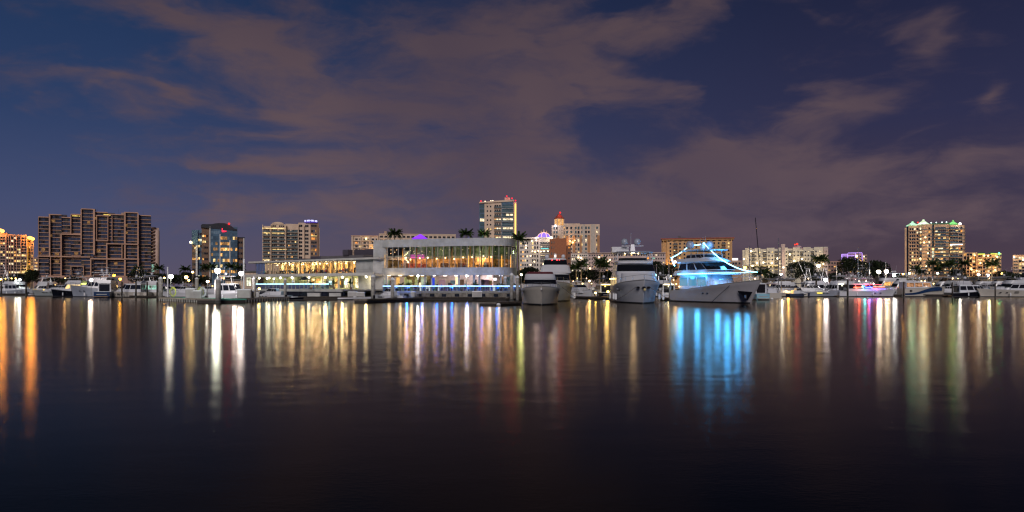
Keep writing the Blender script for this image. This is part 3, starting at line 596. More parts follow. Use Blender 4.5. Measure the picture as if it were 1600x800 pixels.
for x, n_ in ((1171.5, 1), (1177, 2), (1181, 1), (1187, 1), (1195, 2), (1201.5, 1), (1207, 1), (1213, 2), (1218.5, 1), (1229, 1), (1235, 2), (1241, 1), (1247, 1), (1253, 2), (1258.5, 1), (1263, 1), (1269.5, 2), (1275, 1), (1281, 1), (1290, 2)):
    for j, y in enumerate(ys):
        lit = random.random() < (.9 if j >= 3 and x < 1220 else .35 if n_ == 2 else .1)
        w = 4.2 if n_ == 2 else 1.7
        B.win(x, y+1.3, w, 2.8 if n_ == 2 else 2.0, LIT[random.choice((1, 2, 2))] if lit else DARK[random.choice((0, 3))], FRAME, 1.0 if n_ == 2 else (-.1 if any(a < x < c for a, c in ((1179, 1188), (1198, 1210), (1216, 1223), (1225.5, 1231), (1239, 1250), (1255, 1267), (1272, 1286))) else .9 if x > 1175 else .4), 2 if n_ == 2 else 1)
        if n_ == 2: B.slab(x-2.6, x+2.6, y+2.2, .5, M_iv, .9, 1.4, rail=DFRAME)
for px, py in ((1163, 404), (1174, 392), (1193, 410), (1206, 411), (1215, 404), (1234, 398), (1224, 418), (1183, 411), (1241, 408), (1282, 403), (1176, 415), (1253, 405), (1286, 413)): B.bulb(px, py, (1, .76, .42), 200, .5, -2.6, 8, 'wall_lamp')
b = MB(); b.xprism([(B.sx(1246)+6.5/FPX*430*cos(t), B.sz(386.8)+3.6/FPX*430*sin(t)) for t in lin(0, pi, 10)], 433, 440); B.mesh('barrel_roof', b, mat('slate_roof', (.35, .35, .40), .5)); B.bulb(1245.5, 381.5, (1, .05, .03), 250, 0.63, 1, 1.8, 'warning_light'); B.bulb(1242, 382.3, (1, .05, .03), 0, 0.42, 1, 1.8, 'warning_light')
B.box('entrance_canopy', 1164, 1222, 413.6, 414.6, M_iv, -3, 1); B.box('light_strip', 1168, 1220, 414.8, 415.4, wm_strip, -2.5, -2.3)

B = Bld('low_block', 'low dim salmon block right of the long ivory building', 480, 1304)
B.box('wall', 1293, 1316, 408, None, mat('salmon', (.46, .27, .22), .85), 0, 10); B.grid(lin(1296, 1313, 5), lin(411, 428, 4), 2.2, 2.0, 0, lit=.1)
# violet lit frame building
M_vl = glow('violet_tube', (.55, .32, 1), 1.5)
B = Bld('violet_lit_building', 'small apartment block outlined by violet lights above the dark trees', 450, 1335)
B.box('wall', 1316, 1346, 396.5, None, mat('violet_stucco', (.40, .30, .36), .85), 1.2, 12); B.box('wall', 1346, 1355, 398, None, M_tan, 2, 12)
for a, c, t, bb_ in ((1314.6, 1316, 397, 412), (1324, 1325, 396, 410), (1336, 1337, 396, 410), (1346.5, 1347.6, 396, 410)): B.box('light_tube', a, c, t, bb_, M_vl, -.4, 0)
for a, c, y in ((1315, 1325, 396.6), (1325, 1347, 394.8), (1316, 1335, 399.2)): B.box('light_tube', a, c, y, y+.9, M_vl, -.7, -.4)
B.grid([1319.5, 1329, 1333.5, 1341, 1344.5], lin(401, 424, 5), 2.8, 2.6, 1.2, lit=.3, lits=(1, 0)); B.grid([1350, 1353], lin(401, 424, 5), 2, 2.4, 2, lit=.3)
for y in (403.4, 409): B.slab(1317, 1346, y, .6, MATS['violet_stucco'], 1, 1.2)
B.bulb(1338.5, 400.5, (1, .65, .25), 700, .7, -1.5, 7, 'wall_lamp')

# ------------------------------------------------------------ big right tower with green and white lit pyramids
M_rs = mat('salmon_stucco', (.66, .42, .26), .85, scale=.2)
B = Bld('pyramid_tower', 'large balconied tower with green and white floodlit pyramid roofs on the right', 560, 1458)
B.box('wall', 1413.5, 1416.5, 354, None, M_rs, 2, 18); B.box('wall', 1416.5, 1420, 352, None, DARK[0], 2.6, 16); B.box('wall', 1419.5, 1436, 351, None, M_rs, 1, 18)
b = MB(); b.lathe([(9.8*B.k, GZ), (9.8*B.k, B.sz(350))], 10, (B.sx(1445), 564.5, 0)); B.mesh('round_bay', b, M_rs)
B.box('wall', 1454, 1459.5, 352, None, DARK[1], 2.2, 15); B.box('wall', 1459.5, 1483, 350.8, None, M_rs, .8, 16); B.box('wall', 1479.5, 1484, 351, None, DARK[0], 1.8, 14); B.box('wall', 1484, 1498, 352.5, None, M_rs, -.2, 14)
b = MB(); b.lathe([(8.5*B.k, GZ), (8.5*B.k, B.sz(353))], 10, (B.sx(1496.5), 566.5, 0)); B.mesh('round_bay', b, M_rs)
ys = lin(356.8, 427, 14)
B.grid([1422.3, 1426, 1429.3, 1433.5], ys, 1.9, 3.0, 1, lit=.16, lits=(1, 2), rows={9: .9, 8: .2, 12: .5, 13: .8})
B.grid([1438.6, 1442, 1445.6, 1449, 1452], ys, 2.2, 3.2, -.55, lit=.35, lits=(1, 2, 0), darks=(0, 1, 0), rows={1: .6, 3: .6, 4: .8, 5: .5, 7: .4, 12: .7, 13: .7})
B.grid([1457.4], ys, 3.6, 4.2, 2.2, lit=.1, lits=(1, 5), darks=(1, 2), rows={6: 1, 7: .9, 8: .7})
B.grid([1463.5, 1467.5, 1471.5, 1475.8], ys, 2.9, 3.2, .8, lit=.4, lits=(1, 2, 0), darks=(1, 1, 2), rows={0: 0, 4: 0, 5: 0, 7: .9, 10: .8, 11: .9, 3: .4})
B.grid([1481.8], ys, 2.6, 4, 1.8, lit=.15, lits=(1, 5), darks=(0, 1), rows={3: 1, 5: 1, 8: 1})
B.grid([1486.5, 1491.2, 1494.8], ys[:13], 2.7, 3.0, -.2, lit=.15, lits=(1, 2), darks=(1, 0), rows={5: .7, 6: .6, 7: .9, 12: .9})
B.grid([1499.5, 1502.4], ys[:13], 2.0, 3.0, -.55+2.2, lit=.2, lits=(1, 3), darks=(0, 3), rows={5: 1, 7: .8})
for j, y in enumerate(ys):
    B.slab(1420, 1436, y+2.5, .55, M_rs, 1, .8); B.slab(1460, 1483, y+2.5, .55, M_rs, .8, 1.1, rail=DARK[2]); B.slab(1485, 1498, y+2.5, .55, M_rs, -.2, 1.2, rail=DARK[2])
    for cx_, rr, cy_ in ((1445, 10.5, 564.5), (1496.5, 9.2, 566.5)):
        b = MB(); b.lathe([(rr*B.k, 0), (rr*B.k, .3)], 10, (B.sx(cx_), cy_, B.sz(y+2.8))); b.lathe([(rr*B.k-.02, .3), (rr*B.k-.02, .8)], 10, (B.sx(cx_), cy_, B.sz(y+2.8)), 1); B.mesh('balcony', b, [M_rs, DARK[2]])
for a, c in ((1485, 1504),): B.box('light_strip', a, c, 382.6, 383.9, glow('strip_cool', (.9, .95, 1), 2.4), -3.2, -3.0)
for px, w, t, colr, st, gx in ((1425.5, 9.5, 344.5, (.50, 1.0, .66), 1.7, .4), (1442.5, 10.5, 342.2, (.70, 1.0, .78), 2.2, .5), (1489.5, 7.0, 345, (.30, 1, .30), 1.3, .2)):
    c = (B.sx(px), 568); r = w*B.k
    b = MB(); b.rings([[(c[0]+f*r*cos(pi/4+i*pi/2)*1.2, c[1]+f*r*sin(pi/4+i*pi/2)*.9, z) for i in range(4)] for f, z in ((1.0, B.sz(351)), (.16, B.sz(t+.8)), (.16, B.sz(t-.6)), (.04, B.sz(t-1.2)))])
    B.mesh('pyramid_roof', b, room('pyr_%g' % px, colr, st, scale=(.35, .35, .5), lo=.45))  # floodlight on the roof is put into its own glowing colour
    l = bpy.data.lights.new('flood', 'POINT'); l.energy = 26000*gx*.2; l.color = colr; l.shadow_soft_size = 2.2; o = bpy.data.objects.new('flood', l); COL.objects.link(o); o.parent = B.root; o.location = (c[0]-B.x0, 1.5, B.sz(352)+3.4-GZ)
B.box('green_roof', 1452, 1484, 348.2, 351.2, mat('green_copper', (.03, .10, .06), .6), 3, 14)
for px in (1455, 1463, 1472, 1479): B.bulb(px, 347.4, (.8, .95, .9), 0, .45, 3, 3)
B.bulb(1434, 346.3, (1, .06, .05), 250, 0.56, 3, 1.8, 'warning_light'); B.bulb(1500, 351.4, (1, .95, .85), 1500, .8, -2, 9)
for px, py in ((1446, 371), (1444, 379), (1486, 384.5), (1492, 424), (1450, 396), (1424, 423), (1447, 416), (1438, 404)): B.bulb(px, py, (1, .66, .26), 500, .55, -5.5, 7, 'wall_lamp')

B = Bld('terraced_hotel', 'salmon hotel of framed terraces right of the pyramid tower, yellow lit cornice', 520, 1536)
B.box('wall', 1505, 1527, 394, None, M_rs, 1, 14); B.box('wall', 1527, 1564.5, 397.5, None, M_rs, 0, 14); B.box('wall', 1558, 1564.5, 396, None, M_rs, -.8, 6)
ys = lin(400, 430, 6)
B.grid([1508, 1512.5, 1517, 1521.5], lin(397, 430, 7), 3.0, 3.0, 1, lit=.3, lits=(1, 0, 3), darks=(0,), fm=M_rs); B.grid(lin(1530, 1556, 8), ys, 2.5, 2.8, 0, lit=.25, lits=(1, 2, 0), rows={1: .8, 3: .5, 4: .6}, fm=M_rs); B.grid([1560, 1563], ys, 1.4, 2, -.8, lit=.05, darks=(3,))
for y in ys: B.slab(1527.5, 1557.5, y+2.4, .7, M_rs, 0, 1.2)
for y in lin(399.5, 431, 7): B.slab(1505.5, 1526.5, y, .7, M_rs, 1, 1.2)
for px in (1505.5, 1510.2, 1514.8, 1519.2, 1526, 1535, 1542, 1549, 1557.5): B.box('pilaster', px-.5, px+.5, 398, None, M_rs, -1.3, 1)
for a, c in ((1528, 1539), (1548, 1558)): B.box('light_strip', a, c, 396.2, 397.6, glow('strip_lime', (.75, .8, .12), 1.4), -.6, -.3)
for a, c in ((1530, 1536), (1545, 1553)):
    b = MB(); b.xprism([(B.sx((a+c)/2)+4.5/FPX*520*cos(t), B.sz(396.4)+2.4/FPX*520*sin(t)) for t in lin(0, pi, 8)], 523, 530); B.mesh('vaulted_roof', b, MATS['green_copper'])
B.bulb(1561, 395.8, (.1, 1, .4), 500, .5, -1.5, 4); 
for px, py in ((1538, 399.5), (1544, 400), (1523, 399), (1532, 411), (1518, 421), (1526, 423), (1555, 422), (1558, 402), (1512, 432), (1549, 427)): B.bulb(px, py, (1, .66, .26), 350, .5, -3, 6, 'wall_lamp')
B = Bld('edge_block', 'pink apartment block cut off by the right edge of the view', 520, 1596)
B.box('wall', 1582.5, 1640, 399.5, None, M_rs, 0, 14); B.box('parapet', 1582, 1640, 398.4, 399.5, M_rs, -.4, 14.2); B.grid([1585.5, 1588.5], lin(403.5, 428, 6), 2.2, 1.8, 0, lit=.05, darks=(3,)); B.grid(lin(1594, 1634, 9), lin(403, 428, 6), 2.8, 3, 0, lit=.3, lits=(1, 2))
B.bulb(1584.5, 402, (1, .9, .7), 300, .5, -1.5, 6); B.bulb(1599, 406, (1, .7, .3), 500, .7, -1.5, 6)
# ================================================================ waterfront restaurant
def ppx(l): return [(X(px, d), d) for px, d in l]
def resample(pts, step):
    L_ = [0]
    for a, b in zip(pts, pts[1:]): L_.append(L_[-1]+hypot(b[0]-a[0], b[1]-a[1]))
    n = max(1, round(L_[-1]/step)); out = []
    for k in range(n+1):
        s = L_[-1]*k/n; i = 0
        while i < len(L_)-2 and L_[i+1] < s: i += 1
        f = (s-L_[i])/(L_[i+1]-L_[i]); out.append((pts[i][0]+f*(pts[i+1][0]-pts[i][0]), pts[i][1]+f*(pts[i+1][1]-pts[i][1])))
    return out
def smooth(pts, it=2):
    for _ in range(it):
        o = [pts[0]]
        for a, b in zip(pts, pts[1:]): o += [(a[0]*.75+b[0]*.25, a[1]*.75+b[1]*.25), (a[0]*.25+b[0]*.75, a[1]*.25+b[1]*.75)]
        pts = o+[pts[-1]]
    return pts
def offset(pts, o):                # positive: away from the camera side
    r = []
    for i in range(len(pts)):
        a = pts[max(0, i-1)]; b = pts[min(len(pts)-1, i+1)]; dx, dy = b[0]-a[0], b[1]-a[1]; l = hypot(dx, dy) or 1
        r.append((pts[i][0]-dy/l*o, pts[i][1]+dx/l*o))
    return r
def strip(mb, pts, z0, z1, t, m=0):        # a wall of thickness t standing on a plan line
    q = offset(pts, t)
    for i in range(len(pts)-1):
        a, b, c, d = pts[i], pts[i+1], q[i+1], q[i]
        mb.add([(a[0],a[1],z0),(b[0],b[1],z0),(c[0],c[1],z0),(d[0],d[1],z0),(a[0],a[1],z1),(b[0],b[1],z1),(c[0],c[1],z1),(d[0],d[1],z1)],
               [(0,3,2,1),(4,5,6,7),(0,1,5,4),(2,3,7,6)]+([(3,0,4,7)] if i == 0 else [])+([(1,2,6,5)] if i == len(pts)-2 else []), m)
    return mb
def wlight(parent, x, y, z, col, e, r=.25, name='lamp_light'):
    l = bpy.data.lights.new(name, 'POINT'); l.energy = e; l.color = col; l.shadow_soft_size = r
    o = bpy.data.objects.new(name, l); COL.objects.link(o); o.parent = parent
    o.location = (x-parent.location[0], y-parent.location[1], z-parent.location[2]) if parent else (x, y, z)
M_white = mat('white_render', (.41, .41, .40), .75, scale=.5, var=.16); M_fasc = mat('grey_fascia', (.34, .33, .33), .6, scale=.5)
M_metal = mat('mullion_metal', (.20, .20, .19), .4, .6, var=0); M_warmwall = mat('orange_interior', (.66, .42, .20), .8, scale=.7, var=.55); M_tealwall = mat('teal_reflection_wall', (.20, .30, .27), .6, scale=.5, var=.5)  # teal wall colour stands in for the reflection in the upper panes
M_creamwall = mat('cream_interior', (.78, .60, .36), .85, scale=.6, var=.3); M_floor = mat('dark_floor', (.10, .07, .05), .5); M_clearteal = pane('upper_pane_glass', (.50, .66, .62), .25); M_clear = pane('clear_pane_glass', (.90, .88, .82), .10)
M_pinkwall = mat('pale_pink_interior', (.80, .66, .62), .8, scale=.7, var=.2); M_greenwall = mat('olive_interior', (.66, .68, .36), .85, scale=.5, var=.35)
R = thing('restaurant', 'white two-storey restaurant pavilion with a curved glass front and blue-lit terrace', 'restaurant', (X(700, 165), 165, GZ))
front = smooth(ppx([(592, 172), (603, 170), (630, 168.6), (662, 167), (700, 164.5), (735, 163), (768, 162.3), (788, 162.8), (800, 165), (806, 169), (808, 176), (808.5, 196)]))
zA, zB, zC, zD, zE = 1.9, 5.45, 7.2, 12.0, 13.75
back = [(X(808, 196), 196), (X(592, 172)-5, 196)]
roofpoly = front+[(X(592, 172)-1, 197)]
part('roof', MB().prism([(x, y) for x, y in offset(front, .3)]+[(X(592, 172)-.8, 196.5)], zD+.5, zE-.35), M_fasc, R, world=True)
part('parapet', strip(MB(), front, zD, zE, .35), M_white, R, world=True)
part('floor_band', strip(MB(), front, zB, zC, .4), M_white, R, world=True)
part('upper_floor', MB().prism(offset(front, .4)+[(X(592, 172)-.6, 196)], zC-.4, zC-.1), M_floor, R, world=True)
part('lower_ceiling', MB().prism(offset(front, .4)+[(X(592, 172)-.6, 196)], zB+.1, zB+.3), M_white, R, world=True)
part('end_wall', MB().box(X(592, 171.6)-1.2, X(603, 170.3), 171.0, 172.5, GZ, zE), M_white, R, world=True)
inner = [p for p in front if X(603, 170) < p[0]]
gl = resample(offset(front, .25), 1.43); gl = [p for p in gl if p[0] > X(603, 170.3)-.2]
zT = 9.75
for i in range(len(gl)-1):
    a, b = gl[i], gl[i+1]
    for z0, z1, m_ in ((zC+.05, zT-.04, M_clear), (zT+.04, zD-.02, M_clearteal)):
        mb = MB(); mb.add([(a[0],a[1],z0),(b[0],b[1],z0),(b[0],b[1],z1),(a[0],a[1],z1)], [(0,1,2,3)]); part('pane', mb, m_, R, world=True)
    part('mullion', MB().box(a[0]-.07, a[0]+.07, a[1]-.12, a[1]+.06, zC, zD), M_metal, R, world=True)
part('transom', strip(MB(), gl, zT-.05, zT+.05, .1), M_metal, R, world=True)
mid = resample([p for p in offset(front, 8.5)], 1.5); mid = [p for p in mid if p[0] < X(800, 170) and p[1] < 200]
part('upper_back_wall', strip(MB(), offset(front, 9)[:-8], zT-.2, zD+.5, .2), M_tealwall, R, world=True)
part('lower_back_wall', strip(MB(), offset(front, 9)[:-8], zC-.1, zT-.2, .22), M_warmwall, R, world=True)
for z0, z1, m_ in ((zC-.1, zT-.2, M_warmwall), (zT-.2, zD+.5, M_tealwall), (zA-.3, zB+.1, M_pinkwall)): part('end_room_wall', MB().box(X(768, 173), X(806, 178), 176.5, 176.7, z0, z1), m_, R, world=True)
for px_ in (780, 790, 799): wlight(R, X(px_, 170), 170, zC+2.2, (1, .55, .22), 130, .2); wlight(R, X(px_, 170), 170, zB-.7, (1, .86, .8), 60, .2)
cells = resample(offset(front, 7.5)[:-9], 2.3)
for i, (x, y) in enumerate(cells):
    if i % 2 == 0: part('column', MB().tube((x, y-3.4, zC), (x, y-3.4, zD), .16, n=8), mat('amber_column', (.7, .35, .12), .6), R, world=True)
    elif i % 3: part('booth', MB().box(x-.9, x+.9, y-.4, y+.1, zC, zC+1.3), mat('dark_booth', (.09, .05, .04), .6), R, world=True)
    # pendants
    col = (1, .55, .22) if i % 3 else (1, .72, .45)
    part('pendant_lamp', MB().ball((x+.4, y-2.5+random.random()*2, zC+2.1+random.random()*.6), .16), glow('pendant_%d' % (i % 3 > 0), col, 9), R, world=True)
    wlight(R, x, y-1.2, zC+1.9, (1, .55, .24), 90, .2)
pk = part('bar_front', MB().box(X(643, 178), X(664, 178), 176.2, 176.6, Z(404, 178), Z(401.5, 178)+.5), glow('bar_pink', (1, .16, .55), .9), R, world=True)
b = MB(); b.box(X(640, 178), X(667, 178), 175.4, 176.8, zC, zC+1.2); part('bar_counter', b, mat('bar_red', (.30, .06, .04), .5), R, world=True)
c0 = (X(633, 172), 173.5)
b = MB(); 
for k in range(9):
    b.ball((c0[0]+.5*cos(k*.7), c0[1]+.5*sin(k*.7), zC+1.4+.28*k), .13)
part('chandelier', b, glow('chandelier_warm', (1, .62, .30), 7), R, world=True); wlight(R, c0[0], c0[1], zC+2.4, (1, .6, .3), 220)
for i in range(34):   # small down lights in the dark upper ceiling
    px = random.uniform(610, 803); d = random.uniform(168, 173)
    part('ceiling_light', MB().ball((X(px, d), d, random.uniform(10.1, 11.9)), .06, n=6, k=4), glow('downlight', (1, .66, .34), 5), R, world=True)
for px in (732, 784, 798, 601.5): part('amber_strip', MB().box(X(px, 171)-.09, X(px, 171)+.09, 171, 171.2, zC, zT+.6), glow('amber_rod', (1, .5, .12), 1.6), R, world=True)
# lower floor
lw = [p for p in offset(front, 8.0)[:-8]]
part('terrace_back_wall', strip(MB(), [p for p in lw if p[0] < X(672, 172)], zA-.3, zB+.1, .2), mat('yellow_interior', (.70, .55, .28), .8, scale=.8, var=.5), R, world=True)
part('terrace_back_wall', strip(MB(), [p for p in lw if p[0] > X(676, 172)], zA-.3, zB+.1, .2), M_pinkwall, R, world=True)
for px in (604, 664, 675, 717, 740.5, 749, 782.5, 803.5):
    d = 165 if px > 690 else 168; d = 164.5 if px > 740 else d
    part('column', MB().box(X(px, d)-.22, X(px, d)+.22, d-.2, d+.3, zA, zB), M_white, R, world=True)
for i, px in enumerate(lin(608, 800, 12)):
    col = (1, .72, .38) if px < 670 else (1, .86, .82)
    d = 168.5
    part('ceiling_lamp', MB().box(X(px, d)-.35, X(px, d)+.35, d-.3, d+.3, zB-.12, zB-.02), glow('lamp_low_%d' % (px < 670), col, 7), R, world=True)
    wlight(R, X(px, d), d, zB-.6, col, 90, .3)
part('picture_screen', MB().box(X(770, 172), X(776, 172), 171, 171.1, 4.3, 4.9), glow('screen_white', (1, .95, 1), 1.6), R, world=True)
part('blue_banner', MB().box(X(675.8, 168), X(679.5, 168), 167.5, 167.6, 2.9, 4.9), glow('banner_blue', (.04, .08, .8), .8), R, world=True)
for i in range(34):
    px = 607+i*5.7; d = 170.6 if px > 690 else 172.5
    if random.random() < .75:
        w = random.choice((.25, .4, .7)); z0 = random.choice((zA, zA, zA+1.3)); z1 = z0+random.choice((1.1, 1.9, 2.6))
        m_ = random.choice((mat('dark_door', (.07, .04, .03), .5), mat('olive_panel', (.20, .26, .12), .7), mat('wood_panel', (.35, .18, .07), .6), M_tealwall, mat('ochre_panel', (.6, .4, .12), .7), mat('rose_panel', (.5, .28, .28), .7), glow('shelf_glow', (1, .7, .4), 1.6)))
        part('wall_panel', MB().box(X(px, d)-w, X(px, d)+w, d-2.2, d-2.1, z0, min(z1, zB-.3)), m_, R, world=True)
# terrace
tfront = smooth(ppx([(598, 160), (640, 159), (700, 156.5), (760, 155.5), (800, 156.5), (812, 160)]), 2)
part('terrace_floor', MB().prism(tfront+[(X(808, 196)+.1, 165), (X(808, 168), 168), (X(800, 172), 172), (X(600, 174), 174)], zA-.35, zA), mat('terrace_paving', (.20, .20, .21), .6, scale=1.5), R, world=True)
part('terrace_base', strip(MB(), offset(tfront, .1), .3, zA-.35, .3), M_seawall, R, world=True)
M_led = glow('led_ice_blue', (.36, .62, 1), 4.5)
part('rail_light', strip(MB(), tfront, zA+1.04, zA+1.16, .10), M_led, R, world=True)
tg = resample(tfront, 1.4)
for i in range(len(tg)-1):
    a, b = tg[i], tg[i+1]; mb = MB(); mb.add([(a[0],a[1]+.05,zA+.08),(b[0],b[1]+.05,zA+.08),(b[0],b[1]+.05,zA+1.02),(a[0],a[1]+.05,zA+1.02)], [(0,1,2,3)])
    part('rail_pane', mb, pane('rail_glass', (.30, .50, .95), .2), R, world=True)  # blue glow of the light strip is tinted into the glass
    part('rail_post', MB().box(a[0]-.04, a[0]+.04, a[1]+.0, a[1]+.09, zA, zA+1.05), M_metal, R, world=True)
for px in lin(612, 800, 9): wlight(R, X(px, 158), 158.3, zA+.9, (.04, .25, 1), 190, .2)
mb = MB(); b2 = MB()
for px in lin(610, 792, 10):      # openings in the terrace base, lockers
    part('base_opening', MB().box(X(px, 156), X(px+7, 156), 154.8 if px > 690 else 157, 155.1 if px > 690 else 158, .75, 1.35), DARK[0], R, world=True)
# rooftop tent
T = thing('rooftop_tent', 'purple lit pyramid tent on the roof of the curved restaurant', 'tent', (X(657, 176), 176, zE-.35))
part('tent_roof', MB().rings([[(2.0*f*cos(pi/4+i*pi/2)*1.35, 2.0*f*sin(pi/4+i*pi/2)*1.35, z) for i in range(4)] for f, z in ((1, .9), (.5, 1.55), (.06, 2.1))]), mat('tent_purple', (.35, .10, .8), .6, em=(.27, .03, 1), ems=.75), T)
for sx_ in (-1, 1):
    for sy_ in (-1, 1): part('pole', MB().tube((1.8*sx_, 1.8*sy_, 0), (1.8*sx_, 1.8*sy_, .95), .05), M_metal, T)

# ---------------------------------------------------------------- long glazed west wing
A0 = (X(593, 171), 171.0); A1 = (X(400, 201), 201.0); LW = hypot(A1[0]-A0[0], A1[1]-A0[1]); ux, uy = (A1[0]-A0[0])/LW, (A1[1]-A0[1])/LW; nx, ny = -uy, ux
nx, ny = (uy, -ux) if uy*0-ux*1 > 0 else (-uy, ux)
def wp(u, v): return (A0[0]+ux*u+nx*v, A0[1]+uy*u+ny*v)       # u metres west along the wing, v metres behind its front
if wp(0, 1)[1] < A0[1]: nx, ny = -nx, -ny
W = thing('restaurant_wing', 'long low restaurant wing with brightly lit glass dining room over a terrace', 'restaurant', (A0[0], A0[1], GZ))
def wbox(u0, u1, v0, v1, z0, z1, m=0, mb=None):
    mb = mb or MB(); c = [wp(u1, v0), wp(u0, v0), wp(u0, v1), wp(u1, v1)]; return mb.prism(c, z0, z1, m)
def wpart(name, m, *a): return part(name, wbox(*a), m, W, world=True)
wpart('roof', M_fasc, -1, LW+1.5, -1.2, 13, 9.2, 9.65); wpart('roof_edge', mat('pale_trim', (.55, .52, .48), .6), -1, LW+1.6, -1.35, -1.2, 9.28, 9.72)
wpart('deck_slab', M_fasc, -1, LW+2.5, -2.6, 13, 5.4, 5.85); wpart('deck_edge', MATS['pale_trim'], -1, LW+2.6, -2.8, -2.6, 5.45, 6.15)
wpart('upper_floor', M_floor, 0, LW, -2.5, 12.5, 5.86, 5.95)
wpart('upper_back_wall', M_creamwall, 0, LW, 7.5, 7.7, 5.95, 9.2); wpart('end_panel', M_white, .5, 8.2, -.1, .3, 5.95, 9.2)
M_cur = mat('curtain_cream', (.85, .74, .52), .9)
for u in lin(10, LW-3, 17):
    wpart('curtain', M_cur if random.random() < .6 else M_warmwall, u, u+.8+random.random(), 6.8, 6.9, 5.95, 9.1)
    p = wp(u+.6, 3.6+random.random()*2); part('ceiling_lamp', MB().ball((p[0], p[1], 8.8), .14), glow('bright_warm', (1, .74, .36), 14), W, world=True)
    wlight(W, p[0], p[1], 8.3, (1, .70, .34), 240, .2)
    if random.random() < .6: wpart('picture', mat('dark_picture', (.10, .05, .03), .6), u+1.6, u+2.3, 7.38, 7.48, 7.2, 8.3)
us = lin(8.3, LW, 30)
for i, u in enumerate(us):
    wpart('mullion', M_metal, u-.05, u+.05, -.05, .1, 5.95, 9.2)
    if i: 
        a, b = wp(us[i-1]+.06, 0), wp(u-.06, 0); mb = MB().add([(a[0],a[1],5.98),(b[0],b[1],5.98),(b[0],b[1],9.18),(a[0],a[1],9.18)], [(0,1,2,3)]); part('pane', mb, M_clear if i < 27 else M_clearteal, W, world=True)
for u in lin(8.5, LW-1, 24): wpart('rail_post', M_metal, u-.03, u+.03, -2.5, -2.44, 5.85, 6.9)
wpart('rail_top', M_metal, 0, LW+2, -2.5, -2.42, 6.9, 6.95)
# ground floor
wpart('lower_back_wall', M_greenwall, 8, LW, 2.4, 2.6, GZ, 5.4); wpart('lower_end_wall', M_white, -1, 8, .5, .8, GZ, 5.4)
for u in (9.5, 14.5, 20.5, 26.5, 32.5, 41, LW-.5): wpart('column', M_white, u-.2, u+.2, -.3, .1, GZ, 5.4)
for u in lin(10, 27, 10): wpart('shop_window', random.choice((DARK[0], LIT[1], LIT[0], DARK[3], LIT[2])), u, u+1.2, 2.25, 2.35, 2.6, 4.9)
for u, e, c in ((12, 650, (1, .84, .45)), (18.5, 800, (1, .82, .42)), (25, 650, (1, .84, .45)), (3.5, 700, (1, .82, .45)), (32, 380, (1, .9, .6)), (37, 420, (1, .92, .66)), (42, 380, (.95, 1, .75)), (46.5, 300, (1, .9, .6))):
    p = wp(u, -1.0); part('soffit_lamp', MB().ball((p[0], p[1], 5.15), .24), glow('soffit_warm', (1, .9, .6), 16), W, world=True); wlight(W, p[0], p[1]-.3, 4.75, c, e*.40, .3)
for u, c in ((14, (.5, .9, 1)), (20, (.6, .95, 1)), (16.5, (1, .45, .05)), (24, (1, .7, .2)), (11.5, (1, .6, .1))):
    wpart('screen', glow('screen_%d' % (c[0]*100+c[2]*10), c, 2.2), u, u+.9, 2.0, 2.1, 3.4, 4.3)
wpart('terrace_floor', mat('terrace_paving', (.2, .2, .2), .6), -2, 31, -12.5, 2.4, 1.9, 2.25); wpart('terrace_edge', M_white, -2, 31, -12.8, -12.5, 1.75, 2.35)
wpart('rail_light', glow('led_cyan', (.42, .85, 1), 5), 2.6, 31, -12.7, -12.6, 3.42, 3.54)
for i, u in enumerate(lin(2.6, 31, 20)):
    wpart('rail_post', M_metal, u-.03, u+.03, -12.66, -12.6, 2.25, 3.42)
    if i < 19: 
        a, b = wp(u+.1, -12.63), wp(u+1.4, -12.63); part('rail_pane', MB().add([(a[0],a[1],2.32),(b[0],b[1],2.32),(b[0],b[1],3.38),(a[0],a[1],3.38)], [(0,1,2,3)]), MATS['rail_glass'], W, world=True)
for u in lin(4, 30, 5): p = wp(u, -11.5); wlight(W, p[0], p[1], 3.1, (.2, .75, .8), 26, .2)
wpart('terrace_base', DARK[0], -2, 31, -12.2, -11.8, .2, 1.74)
wpart('roof_plant', M_dk, 26, 31, 4, 8, 9.65, 10.8); wpart('roof_plant', mat('roof_grey', (.12, .11, .12), .8), 8, 24, 2, 9, 9.65, 10.6); wpart('roof_plant', M_dk, 13, 15, 1.5, 3, 10.6, 12.0); wpart('roof_plant', M_dk, 3, 16, 6, 11, 10.6, 12.2); wpart('roof_plant', M_dk, 32, 37, 3, 8, 9.65, 10.3)

# white lockers under the terrace
lk = None
for k, (a, b_) in enumerate(((481, 501), (515, 533))):
    t = thing('dock_locker', ['long white dock locker under the cyan-lit terrace, nearer the umbrella', 'long white dock locker under the cyan-lit terrace, nearer the curved restaurant'][k], 'locker', (X((a+b_)/2, 160), 160, .72), group='white lockers on the restaurant dock')
    w = (X(b_, 160)-X(a, 160))/2; part('box', MB().box(-w, w, -.4, .4, .02, .72), M_white, t); part('lid', MB().box(-w-.06, w+.06, -.46, .46, .72, .80), M_fasc, t)

